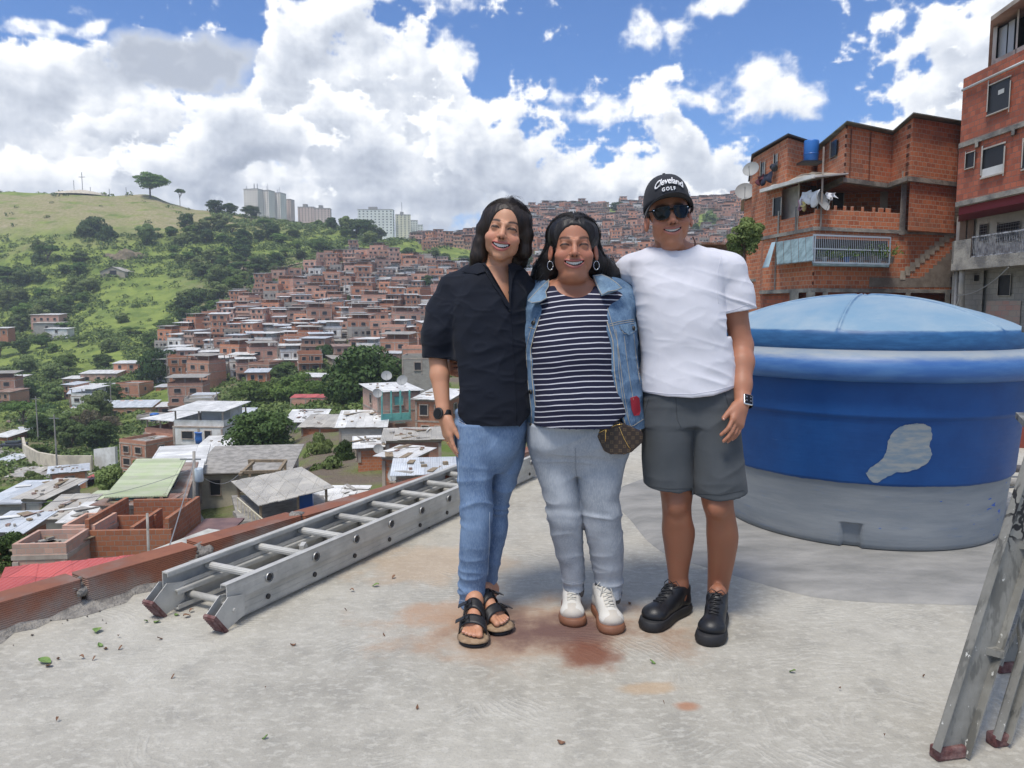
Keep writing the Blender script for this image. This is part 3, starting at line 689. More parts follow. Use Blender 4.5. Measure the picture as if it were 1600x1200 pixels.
# ------------------------------------------------------------------ leaves and bits on the slab
LEAFT={}
def leaf_litter():
 mg=simple('green_leaf',(.12,.22,.05),.6,c2=(.20,.28,.08),scale=40);mbn=simple('dry_leaf',(.16,.08,.05),.8,c2=(.28,.16,.09),scale=50)
 spots=[(152,988,.045,0),(70,1036,.05,0),(76,1042,.03,1),(276,962,.025,0),(245,973,.03,0),(228,973,.02,0),(299,957,.02,1),(292,965,.03,1),(250,1000,.02,1),(157,1010,.025,0),
    (165,1015,.02,1),(188,1015,.015,1),(185,997,.012,1),(128,1030,.018,1),(147,1032,.012,1),(91,1031,.015,1),(458,1009,.02,1),(270,1060,.012,1),(587,917,.03,0),(550,925,.02,1),(615,904,.02,1),
    (414,1155,.016,0),(877,1162,.024,1),(1020,1037,.02,0),(1238,1052,.022,0),(1312,1080,.008,1),(1382,1153,.008,1),(1443,1059,.010,1),(984,944,.02,1),(652,1108,.012,1),(1037,1101,.006,1),(90,1128,.012,1),(415,1079,.005,1),(540,955,.01,1),(600,994,.01,1)]
 for i,(px,py,s,k) in enumerate(spots):
  q=G(px,py);mb=MB();a=rnd.uniform(0,6.28);vs=[];n=7
  for j in range(n+1):
   u=j/n;w=s*.36*math.sin(math.pi*min(1,u*1.02))**.8;z=.006+.006*math.sin(u*3+i)
   for sd_ in (-1,0,1): vs.append(((u-.5)*s,sd_*w,z+(.004 if sd_ else 0)))
  vs=np.array(vs);ca,sa=math.cos(a),math.sin(a)
  vs=np.stack([vs[:,0]*ca-vs[:,1]*sa,vs[:,0]*sa+vs[:,1]*ca,vs[:,2]],1)
  mb.add(vs,[(j*3+c,j*3+c+1,(j+1)*3+c+1,(j+1)*3+c) for j in range(n) for c in (0,1)])
  o=mb.build('fallen_leaf',mbn if k else mg,loc=tuple(q));
  lab=('dry brown' if k else 'green')+(' leaf ' + ('on concrete by the wall foot' if px<320 else 'right beside the lying ladder' if py<930 else 'in front of the people' if 400<px else 'near the bottom left corner'))
  tag(o,lab,'leaf','leaves scattered on the concrete');LEAFT.setdefault(lab,[]).append((o,px,py))
 # grit along the ladder and the wall
 mb=MB()
 for i in range(260):
  if i<130: c=A0+dl*rnd.uniform(0,LL)+nl*rnd.uniform(.02,.3)
  else: c=PA+dP*rnd.uniform(1.5,Lp)-nP*abs(rnd.gauss(0,.10))
  s=rnd.uniform(.002,.007);mb.box((c[0],c[1],.003+s*.3),(s,s*rnd.uniform(.6,1.6),s*.7),rnd.uniform(0,3))
 tag(mb.build('grit',simple('dark_grit',(.09,.075,.06),.95)),'loose dark grit on the slab under the ladder','grit',None,'stuff')
leaf_litter()
# ------------------------------------------------------------------ land: a valley of hillsides (height over bearing and distance)
PROF={   # picture column -> (distance, height)
 -900: [(8,-8),(60,-16),(140,-22),(300,-10),(450,20),(700,60),(1500,60)],
 -250: [(8,-8),(60,-19),(140,-24),(250,-20),(350,5),(430,45),(480,70),(560,74),(800,55),(1500,30)],
 0:    [(8,-8),(25,-13),(60,-19.5),(100,-22),(140,-24),(190,-24),(250,-21),(300,-13),(350,3),(400,26),(430,46),(455,64),(475,73.5),(500,75),(560,70),(800,40),(1500,20)],
 110:  [(8,-8),(25,-13),(60,-19.5),(100,-22),(140,-24),(190,-24),(250,-20),(300,-12),(350,6),(400,28),(430,50),(455,66),(475,74.5),(500,76),(560,70),(800,40),(1500,20)],
 230:  [(8,-8),(25,-10),(50,-13),(90,-19),(140,-23),(190,-23),(250,-18),(300,-9),(350,8),(400,28),(430,46),(460,64),(478,71.5),(500,72.5),(560,68),(800,40),(1500,20)],
 320:  [(8,-8),(25,-9),(50,-12),(90,-17),(140,-21),(200,-18.5),(250,-13),(300,-5),(350,10),(400,27),(440,47),(465,59.5),(480,62),(510,64),(560,64),(800,48),(1500,30)],
 400:  [(8,-8),(25,-9),(50,-11.5),(90,-15),(150,-18),(200,-16),(260,-10),(300,-2),(350,11),(400,28),(450,50),(470,56.5),(500,58.5),(600,62),(900,60),(1500,40)],
 500:  [(8,-7),(25,-8.5),(50,-10),(90,-13),(150,-16),(200,-13),(260,-6),(300,1),(350,12),(400,27),(450,46),(480,53),(520,55),(700,58),(900,55),(1500,40)],
 600:  [(8,-7),(40,-9),(70,-11),(120,-13.5),(200,-12),(260,-5),(320,5),(380,21),(430,34),(480,42),(520,45),(700,52),(1500,50)],
 700:  [(8,-7),(40,-9),(70,-11),(120,-14),(200,-11),(260,-4),(320,6),(380,19),(430,30),(480,39),(560,47),(700,52),(1500,50)],
 850:  [(8,-7),(40,-9),(90,-12),(150,-12),(250,-6),(320,4),(380,16),(430,29),(500,51),(560,66),(610,78),(640,81),(700,80),(900,78),(1500,70)],
 1000: [(8,-7),(40,-9),(90,-11),(150,-9),(250,-1),(330,8),(400,22),(460,38),(520,56),(580,72),(620,80.5),(650,82),(800,80),(1500,70)],
 1160: [(8,-7),(30,-7),(60,-6),(120,-4),(200,2),(300,12),(400,28),(460,42),(520,60),(580,78),(620,88),(650,90),(800,88),(1500,70)],
 1400: [(8,-7),(30,-6),(60,-4),(120,2),(200,14),(300,30),(400,50),(600,90),(800,90),(1500,70)],
 1700: [(8,-7),(30,-5),(60,-2),(120,6),(200,20),(300,40),(600,95),(1500,80)],
 2600: [(8,-7),(30,-5),(60,0),(120,10),(300,50),(600,95),(1500,80)]}
_pc=sorted(PROF);_pu=np.array([ray(c,480)[0]/ray(c,480)[1] for c in _pc])
_ly=np.linspace(math.log(8),math.log(1500),260)
_tab=np.array([np.interp(_ly,[math.log(a) for a,b in PROF[c]],[b for a,b in PROF[c]]) for c in _pc])
_k=np.exp(-(np.arange(-8,9)/3.2)**2);_k /= _k.sum()
_tab=np.array([np.convolve(np.pad(r,8,'edge'),_k,'valid') for r in _tab])
_nr=np.random.RandomState(5);_g2=_nr.randn(64,64)
def _vn(x,y):
 ix=np.floor(x).astype(int);iy=np.floor(y).astype(int);fx=x-ix;fy=y-iy;fx=fx*fx*(3-2*fx);fy=fy*fy*(3-2*fy)
 g=lambda i,j: _g2[i % 64,j % 64]
 return (g(ix,iy)*(1-fx)+g(ix+1,iy)*fx)*(1-fy)+(g(ix,iy+1)*(1-fx)+g(ix+1,iy+1)*fx)*fy
def land(x,y):
 x=np.asarray(x,float);y=np.maximum(np.asarray(y,float),8.0);u=x/y
 l=(np.log(y)-_ly[0])/(_ly[1]-_ly[0]);i=np.clip(l.astype(int),0,258);fl=np.clip(l-i,0,1)
 j=np.clip(np.searchsorted(_pu,u)-1,0,len(_pu)-2);fu=np.clip((u-_pu[j])/(_pu[j+1]-_pu[j]),0,1);fu=fu*fu*(3-2*fu)
 a=_tab[j,i]*(1-fl)+_tab[j,i+1]*fl;b=_tab[j+1,i]*(1-fl)+_tab[j+1,i+1]*fl
 z=a*(1-fu)+b*fu
 amp=np.clip((y-60)/300,0,1)
 return z+amp*(_vn(x/55,y/55)*1.3+_vn(x/21,y/21)*.7+_vn(x/9,y/9)*.35)
def landz(x,y): return float(land(np.array([x]),np.array([y]))[0])
def hill_point(px,py,Ymin=40,Ymax=700):
 """first point where the sight line through (px, py) meets the land"""
 r=ray(px,py);ys=np.exp(np.linspace(math.log(Ymin),math.log(Ymax),900));xs=r[0]/r[1]*ys;zs=CAMH+r[2]/r[1]*ys
 d=zs-land(xs,ys);w=np.where(d<0)[0]
 if len(w)==0: return None
 k=w[0];return np.array([xs[k],ys[k],float(land(xs[k:k+1],ys[k:k+1])[0])])
def build_land():
 us=np.concatenate([np.linspace(-1.7,-.75,30),np.linspace(-.74,.75,330),np.linspace(.76,1.7,30)])
 ys=np.exp(np.linspace(math.log(8),math.log(1500),300))
 U,Y=np.meshgrid(us,ys,indexing='ij');X=U*Y;Z=land(X,Y)
 V=np.stack([X,Y,Z],-1).reshape(-1,3);n1,n2=U.shape
 idx=np.arange(n1*n2).reshape(n1,n2)
 F=np.stack([idx[:-1,:-1],idx[1:,:-1],idx[1:,1:],idx[:-1,1:]],-1).reshape(-1,4)
 me=bpy.data.meshes.new('hillside');me.vertices.add(len(V));me.vertices.foreach_set('co',V.ravel().astype(np.float32))
 me.loops.add(len(F)*4);me.loops.foreach_set('vertex_index',F.ravel());me.polygons.add(len(F));me.polygons.foreach_set('loop_start',np.arange(len(F))*4)
 me.update(calc_edges=True);me.polygons.foreach_set('use_smooth',[True]*len(F))
 o=bpy.data.objects.new('hillside',me);COL.objects.link(o);structure(o)
 m,t,b=material('hillside_grass');p=t.n('ShaderNodeTexCoord').outputs['Object']
 x,y,z=t.sep(p)
 n1=t.noise(p,.02,5,.6);n2=t.noise(p,.11,6,.65);n3=t.noise(p,.6,5,.7)
 green=t.mix(t.step(n2,.38,.62),(.16,.225,.055),(.28,.35,.085))
 green=t.mix(t.math('MULTIPLY',t.step(n3,.45,.75),.5),green,(.25,.28,.11))
 dry=t.mix(t.step(n3,.3,.7),(.28,.27,.12),(.42,.36,.22))
 # the open upper slope on the left is dry grass, streaked along the contour
 st=t.noise(t.vmath('MULTIPLY',p,(.25,.25,1.6)),.22,5,.65)
 up_=t.step(t.math('ADD',z,t.math('MULTIPLY',t.math('SUBTRACT',n1,.5),45)),33,50);lf=t.step(t.math('DIVIDE',x,y),-.20,-.34)
 top=t.step(t.math('ADD',z,t.math('MULTIPLY',t.math('SUBTRACT',n1,.5),12)),67,71.5)
 m_=t.math('MULTIPLY',t.math('MULTIPLY',up_,lf),t.step(t.math('ADD',st,t.math('MULTIPLY',top,-.4)),.30,.52))
 col=t.mix(m_,green,dry)
 pale=t.math('MULTIPLY',t.math('MULTIPLY',up_,lf),t.step(st,.60,.70));col=t.mix(t.math('MULTIPLY',pale,.7),col,(.46,.39,.28))
 dirt=t.step(n1,.62,.72);col=t.mix(t.math('MULTIPLY',dirt,.35),col,(.22,.17,.11))
 # trodden town ground
 town=t.math('MAXIMUM',t.math('MULTIPLY',t.step(t.math('DIVIDE',x,y),-.46,-.36),t.step(z,30,22)),t.math('MULTIPLY',t.step(y,175,150),.8));
 col=t.mix(t.math('MULTIPLY',town,t.step(n2,.35,.6)),col,(.22,.18,.14))
 t.set(b.inputs['Base Color'],col);b.inputs['Roughness'].default_value=.95;b.inputs['Specular IOR Level'].default_value=.1
 bump(t,b,t.math('ADD',n3,t.noise(p,2.5,4,.7)),.8,.8)
 me.materials.append(m);return o
build_land()
# ground sheet right round to the horizon, below and beyond the modelled slopes
mb=MB();mb.add([(-6000,-6000,-60),(6000,-6000,-60),(6000,6000,-60),(-6000,6000,-60)],[(0,1,2,3)]);structure(mb.build('ground',simple('far_ground',(.08,.12,.04),.95)))
mb=MB();mb.add([(-700,-60,-9.6),(700,-60,-9.6),(60,8.3,-7.9),(-60,8.3,-7.9)],[(0,1,2,3)]);structure(mb.build('terrain',simple('yard_ground',(.18,.15,.11),.95)))
def ribbon(name,pts,w,mat_,lift=.15):
 """road laid over the land through (px, py) points"""
 P3=[]
 for q in pts:
  P3.append(np.array(q,float) if len(q)==3 else hill_point(*q[:2]))
 mb=MB();vs=[]
 # resample
 R_=[];
 for a,c in zip(P3[:-1],P3[1:]):
  n=max(2,int(np.linalg.norm(c-a)/2));R_+=[a+(c-a)*i/n for i in range(n)]
 R_.append(P3[-1]);R_=np.array(R_)
 for _ in range(3): R_[1:-1]=(R_[:-2]+R_[1:-1]*2+R_[2:])/4
 for i in range(len(R_)):
  d=R_[min(i+1,len(R_)-1)]-R_[max(i-1,0)];d=d[:2]/np.linalg.norm(d[:2]);nn=np.array([-d[1],d[0]])
  for s in (-.5,0,.5):
   q=R_[i,:2]+nn*w*s;vs.append((q[0],q[1],max(landz(*q),landz(*R_[i,:2]))+lift))
 mb.add(vs,[(i*3+k,i*3+k+1,(i+1)*3+k+1,(i+1)*3+k) for i in range(len(R_)-1) for k in (0,1)])
 return structure(mb.build(name,mat_,smooth=True)),R_
M['asphalt']=simple('worn_street_concrete',(.25,.235,.21),.9,c2=(.33,.31,.28),scale=.4,bumps=.3,bscale=3)
M['earth']=simple('dirt_track',(.42,.33,.22),.95,c2=(.30,.23,.15),scale=.3)
road,rp=ribbon('road',[(15,700),(28,712),(40,728),(70,742),(130,748),(185,745)],5.0,M['asphalt'],.25)
ribbon('street',[(232,632),(262,637),(310,634),(352,630)],3.6,M['asphalt'],.3)
ribbon('dirt_path',[(425,425),(445,418),(470,413),(500,408),(530,402)],2.6,M['earth'],.3)
# retaining wall along the road
def strip_wall(name,pts,h,th,mat_,label,cat='wall'):
 mb=MB();
 for a,c in zip(pts[:-1],pts[1:]):
  d=(c-a)[:2];d=d/np.linalg.norm(d);nn=np.array([-d[1],d[0]])*th/2;z0=min(a[2],c[2])-1.5
  mb.prism([tuple(a[:2]-nn),tuple(c[:2]-nn),tuple(c[:2]+nn),tuple(a[:2]+nn)],z0,[a[2]+h,c[2]+h,c[2]+h,a[2]+h])
 return tag(mb.build(name,mat_),label,cat)
wp=[hill_point(*q) for q in ((37,704),(40,718),(60,731),(95,738),(145,738))]
strip_wall('retaining_wall',wp,2.4,.4,M['cream'],'long pale retaining wall curving along the road below the dark grove')
wp=[hill_point(*q) for q in ((150,734),(183,731))]
strip_wall('retaining_wall',wp,3.0,.4,M['white'],'short whitish wall panel at the end of the roadside wall')
# ------------------------------------------------------------------ the town: brick houses
def add_window(mbw,x0,x1,z0,z1,y,nrm=-1):
 pass
ROOFS=['sheet_white','sheet_white','sheet_zinc','sheet_grey','sheet_rust','concrete','concrete','sheet_white']
def house_meshes(kind):
 """local house: front faces -Y, origin at the middle of the front foot. returns dict of part -> list of MB"""
 r=random.Random(kind*13+5)
 w=r.uniform(5.5,9.5);d=r.uniform(6,9);ns=[1,2,2,3,2,3,1,2,4,2,3,2][kind % 12];sh=2.6
 wallm=['brick','brick','brick','brick','brick_pale','brick','cream','brick','brick','white','brick_pale','block'][kind % 12]
 wall=MB();trim=MB();wins=[];H=ns*sh;under=6.0
 zs=0;x0,x1,y0,y1=-w/2,w/2,0,d
 for s in range(ns):
  off=-r.uniform(0,.5) if s else 0;xo=r.uniform(-.3,.3) if s else 0
  a,b_=x0+xo,x1+xo;f=y0+off
  base=s*sh-(under if s==0 else 0)
  wall.box(((a+b_)/2,(f+y1)/2,(base+(s+1)*sh-.1)/2),(b_-a,y1-f,(s+1)*sh-.1-base))
  trim.box(((a+b_)/2,(f+y1)/2,(s+1)*sh),(b_-a+.12,y1-f+.12,.2))
  for cx in (a+.14,b_-.14,(a+b_)/2+r.uniform(-.5,.5)):
   trim.box((cx,f-.02,s*sh+sh/2-.1),(.26,.14,sh-.25))
  # openings
  n=r.choice([2,2,3,3]);cell=(b_-a-.8)/n
  for k in range(n):
   ww=r.uniform(.9,max(1.,min(2.0,cell*.75)));hh=r.uniform(.95,1.4);cx=a+.4+cell*(k+.5)+r.uniform(-.2,.2);cz=s*sh+1.45
   wins.append(('f',cx,f,cz,ww,hh))
  if r.random()<.6: wins.append(('r',b_,f+r.uniform(1.2,d-1.5),s*sh+1.45,1.0,1.0))
  if r.random()<.5: wins.append(('l',a,f+r.uniform(1.2,d-1.5),s*sh+1.45,1.0,1.0))
  if s and r.random()<.3:   # slab balcony
   trim.box(((a+b_)/2,f-.45,s*sh+.04),(b_-a,.9,.16));wall.box(((a+b_)/2,f-.86,s*sh+.5),(b_-a,.1,.75))
 roof=MB();ty=kind % 4;roofm=ROOFS[kind % len(ROOFS)]
 if ty in (0,2):   # sheet on the wall heads
  rs=r.uniform(.25,.7);a,b_=x0-.55,x1+.55
  pts=[(a,-.8),(b_,-.8),(b_,d+.4),(a,d+.4)];zz=[H+.18,H+.18,H+.18+rs,H+.18+rs]
  roof.prism(pts,0,.06);v=roof.v[-3]
  roof=MB();
  top=[(pts[i][0],pts[i][1],zz[i]+.09) for i in range(4)];bot=[(pts[i][0],pts[i][1],zz[i]) for i in range(4)]
  roof.add(bot+top,[(4,5,6,7),(3,2,1,0),(0,1,5,4),(1,2,6,5),(2,3,7,6),(3,0,4,7)])
  wall.prism([(x0,0),(x1,0),(x1,d),(x0,d)],H+.1,[H+.15,H+.15,H+.15+rs*.95,H+.15+rs*.95])
 elif ty==1:      # open terrace with posts under a sheet
  for cx in (x0+.2,0,x1-.2):
   for cy in (.1,d-.2): trim.box((cx,cy,H+1.15),(.18,.18,2.3))
  for q in ((0,.05,w,.12),(0,d-.05,w,.12)): wall.box((q[0],q[1],H+.55),(q[2],q[3],.9))
  wall.box((x0+.06,d/2,H+.55),(.12,d,.9));wall.box((x1-.06,d/2,H+.55),(.12,d,.9))
  wall.box((r.uniform(-1,1),d*.7,H+1.2),(w*.6,d*.5,2.2))
  a,b_=x0-.5,x1+.5;top=[(a,-.7,H+2.45),(b_,-.7,H+2.45),(b_,d+.3,H+2.8),(a,d+.3,H+2.8)]
  roof.add([(p[0],p[1],p[2]-.08) for p in top]+top,[(4,5,6,7),(3,2,1,0),(0,1,5,4),(1,2,6,5),(2,3,7,6),(3,0,4,7)])
 else:              # flat slab with a parapet and starter columns
  for q in ((0,.06,w,.12),(0,d-.06,w,.12)): wall.box((q[0],q[1],H+.45),(q[2],q[3],.7))
  wall.box((x0+.06,d/2,H+.45),(.12,d-.24,.7));wall.box((x1-.06,d/2,H+.45),(.12,d-.24,.7))
  for cx in (x0+.15,x1-.15):
   for cy in (.15,d-.15): trim.box((cx,cy,H+.85),(.2,.2,1.5))
  roof.box((0,d/2,H+.13),(w-.26,d-.26,.06));roofm='concrete'
 return dict(w=w,d=d,H=H,ns=ns,wall=wall,trim=trim,roof=roof,wins=wins,wallm=wallm,roofm=roofm,ty=ty)
M['brick_trim']=simple('rough_concrete_frame',(.44,.38,.32),.9,c2=(.30,.24,.20),scale=1.2)
def win_mb(wn):
 k,cx,cy,cz,ww,hh=wn;mb=MB()
 fr=.09
 if k=='f': ax,ay=(1,0),(0,-1);c=np.array([cx,cy,cz])
 elif k=='r': ax,ay=(0,1),(1,0);c=np.array([cx,cy,cz])
 else: ax,ay=(0,1),(-1,0);c=np.array([cx,cy,cz])
 ax=np.array([*ax,0]);ay=np.array([*ay,0])
 def bx(u0,u1,z0,z1,dpt,mi):
  cc_=c+ax*(u0+u1)/2+np.array([0,0,(z0+z1)/2])+ay*dpt*.5
  size=np.abs(ax)*(u1-u0)+np.abs(ay)*dpt+np.array([0,0,z1-z0]);mb.box(cc_,size,0,mi)
 bx(-ww/2,ww/2,-hh/2,hh/2,.05,0)
 for s_ in (-1,1): bx(s_*ww/2-fr/2,s_*ww/2+fr/2,-hh/2-fr/2,hh/2+fr/2,.11,1)
 bx(-ww/2+fr/2,ww/2-fr/2,hh/2-fr/2,hh/2+fr/2,.11,1);bx(-ww/2-.06,ww/2+.06,-hh/2-fr,-hh/2,.16,1)
 return mb
protos={};merged={}
HID=9000
NK=12
def get_proto(kind):
 if kind in protos: return protos[kind]
 h=house_meshes(kind);root=empty('brick_house')
 h['wall'].build('wall',M[h['wallm']],root);h['trim'].build('frame',M['brick_trim'],root)
 h['roof'].build('roof',M[h['roofm']],root)
 for wn in h['wins']: win_mb(wn).build('window',[M['dark'],M['brick_trim']],root)
 root.location=(0,-HID,0);protos[kind]=(root,h);return protos[kind]
def get_merged(kind):
 """the same house as one mesh for the far slopes, where no part shows"""
 if kind in merged: return merged[kind]
 h=house_meshes(kind);mb=MB()
 def take(src,off):
  for vs in [np.concatenate(src.v)]:
   b=mb.n;mb.v.append(vs);mb.n+=len(vs)
   for f,mi,uv in zip(src.f,src.m,src.uv): mb.f.append([b+i for i in f]);mb.m.append(mi+off);mb.uv.append(uv)
 take(h['wall'],0);take(h['trim'],1);take(h['roof'],2)
 for wn in h['wins']:
  k,cx,cy,cz,ww,hh=wn;wn2=(k,cx,cy,cz,ww,hh)
  s=win_mb(wn2);s.m=[3 if q==0 else 1 for q in s.m];take(s,0)
 o=mb.build('brick_house',[M[h['wallm']],M['brick_trim'],M[h['roofm']],M['dark']])
 o.location=(0,-HID,0);merged[kind]=(o,h);return merged[kind]
used_kind=set()
COLN={'brick': 'brick','brick_pale': 'pale brick','cream': 'cream plastered','white': 'white plastered','block': 'cinderblock'}
def place_house(kind,x,y,z,rz,sc,near,group):
 root,h=(get_proto if near else get_merged)(kind)
 key=(kind,near)
 if key not in used_kind: o=root;used_kind.add(key)
 else: o=copy_tree(root) if near else root.copy()
 if not near and o is not root: COL.objects.link(o)
 o.location=(x,y,z);o.rotation_euler=(0,0,rz);o.scale=(sc,sc,sc)
 rn={0: 'sheet roof',2: 'sheet roof',1: 'roof terrace',3: 'flat roof'}[h['ty']]
 nm=['','one-storey','two-storey','three-storey','four-storey'][h['ns']]
 return o,f"{nm} {COLN[h['wallm']]} house, {rn}"
# slopes covered with houses: rows across the slope (world positions on the land)
occupied=[]
def free(x,y,r):
 for (a,b_,c) in occupied:
  if (x-a)**2+(y-b_)**2<(r+c)**2*.8: return False
 return True
def in_poly(px,py,poly):
 c=False;j=len(poly)-1
 for i in range(len(poly)):
  if (poly[i][1]>py) != (poly[j][1]>py) and px<(poly[j][0]-poly[i][0])*(py-poly[i][1])/(poly[j][1]-poly[i][1]+1e-9)+poly[i][0]: c=not c
  j=i
 return c
def project(x,y,z):
 v=np.array([x,y,z-CAMH]);f=v[1]*cP-v[2]*sP;u_=v[1]*sP+v[2]*cP
 return 800+1200*v[0]/f,600-1200*u_/f
TOWN=[(245,545),(262,528),(300,512),(345,492),(410,455),(480,432),(520,402),(560,398),(600,402),(640,378),(690,370),(770,372),(830,350),(860,470),(860,640),(700,640),(660,600),(560,545),(470,580),(420,575),(350,590),(300,640),(250,640)]
FARS=[(812,345),(835,322),(870,318),(940,320),(985,316),(1060,318),(1100,310),(1165,305),(1240,300),(1240,470),(1120,480),(840,480)]
GREEN_HOLES=[((640,400),24,20),((700,400),26,14),((725,405),18,14),((670,445),12,18),((440,590),30,16),((372,612),22,20),((960,330),14,8),((1105,345),16,12),((745,440),12,20),((1090,365),10,10),((655,545),12,20),((315,510),14,12),((350,545),12,10),((390,560),10,14),((545,482),10,8),((620,500),12,8),((560,600),70,60)]
cands=[]
rr=random.Random(21)
y=205.0
while y<655:
 step=5.5+(y-200)*.005
 u0,u1=-.48,.34
 x=u0*y+rr.uniform(0,5)
 while x<u1*y:
  w=rr.uniform(5.0,7.8)
  yy=y+rr.uniform(-1.6,1.6)+4*math.sin(x/23.0)
  z=landz(x,yy);px,py=project(x,yy,z)
  ok=in_poly(px,py,TOWN) or in_poly(px,py,FARS)
  for (c,a,b_) in GREEN_HOLES:
   if ((px-c[0])/a)**2+((py-c[1])/b_)**2<1: ok=False
  if ok and rr.random()<.95: cands.append((x,yy,z,px,py))
  x+=w+rr.uniform(-.2,.5)
 y+=step
zone_names=[((0,360),'town\'s left foot'),((360,460),'left town slope'),((460,560),'middle town slope'),((560,640),'town below the yellow tower'),((640,760),'town beside the black shirt'),((760,990),'slope behind the denim jacket'),((990,1250),'hill right of the cap')]
vis=[]
for c in cands:
 # hidden behind the three people or the near brick blocks: leave out
 x_,y_,z_,px,py=c
 vis.append(c)
vis.sort(key=lambda c: c[1])
print('house candidates',len(vis))
NIND=150
lab_count={}
stuff_mb=[]
RK=[0,1,2,3,4,5,7,1,2,3,5,8,10,11,6,9,10,4,6,9,11]
def zone(px,py):
 z=next((n for (a,b_),n in zone_names if a <= px<b_),'edge of the town')
 band='low in ' if py>520 else 'mid ' if py>440 else 'high in '
 return band+z
NPART=60
for i,(x,y,z,px,py) in enumerate(vis):
 kind=rr.choice(RK);sc=rr.uniform(.62,.88);rz=rr.uniform(-.5,.5)+.12*math.sin(x/17.0)+(-.15 if px<400 else 0)
 if i<NIND:
  o,lab=place_house(kind,x,y,z,rz,sc,i<NPART,None)
  full=f"{lab}, {zone(px, py)}";o['label']=full;o['category']='house';o['group']='houses stacked on the hillsides'
  lab_count.setdefault(full,[]).append((o,px,py))
 else: stuff_mb.append((kind,x,y,z,rz,sc))
# make shared labels tell the members apart by order from the left
ORD=['first','second','third','fourth','fifth','sixth','seventh','eighth','ninth','tenth','eleventh','twelfth']
def unify(table):
 for full,l in table.items():
  if len(l)>1:
   l.sort(key=lambda q: q[1])
   for k,q in enumerate(l):
    q[0]['label']=f"{ORD[k] if k < 12 else str(k+1)+'th'} from left, {full}"
unify(lab_count);unify(LEAFT)
def bake_houses():
 """houses past the three hundred nearest: one object"""
 per={}
 for kind,x,y,z,rz,sc in stuff_mb:
  per.setdefault(kind,[]).append((x,y,z,rz,sc))
 mats=[];V=[];F=[];MI=[];UV=[];HV=[];nv=0
 for kind,l in per.items():
  o,h=get_merged(kind);me=o.data
  co=np.empty(len(me.vertices)*3,np.float32);me.vertices.foreach_get('co',co);co=co.reshape(-1,3)
  fs=[list(p.vertices) for p in me.polygons];mi=[p.material_index for p in me.polygons]
  uv=np.empty(len(me.loops)*2,np.float32);me.uv_layers[0].data.foreach_get('uv',uv)
  mm=[]
  for m_ in me.materials:
   if m_ not in mats: mats.append(m_)
   mm.append(mats.index(m_))
  for (x,y,z,rz,sc) in l:
   ca,sa=math.cos(rz)*sc,math.sin(rz)*sc
   v=np.stack([co[:,0]*ca-co[:,1]*sa+x,co[:,0]*sa+co[:,1]*ca+y,co[:,2]*sc+z],1)
   V.append(v);F+=[[a+nv for a in f] for f in fs];MI+=[mm[k] for k in mi];UV.append(uv+ (rr.random()*7));HV.append(np.full(len(v),rr.random(),np.float32));nv+=len(v)
  if (kind,False) not in used_kind:
   bpy.data.objects.remove(o)
 if not V: return
 me=bpy.data.meshes.new('hillside_town');me.from_pydata(np.concatenate(V).tolist(),[],F)
 for m_ in mats: me.materials.append(m_)
 me.polygons.foreach_set('material_index',MI);u=me.uv_layers.new(name='UVMap');u.data.foreach_set('uv',np.concatenate(UV))
 me.attributes.new('hv','FLOAT','POINT').data.foreach_set('value',np.concatenate(HV));o=bpy.data.objects.new('hillside_town',me);COL.objects.link(o)
 tag(o,'mass of small brick houses covering the farthest slope behind the people','town',None,'stuff')
bake_houses()
OCC=[]
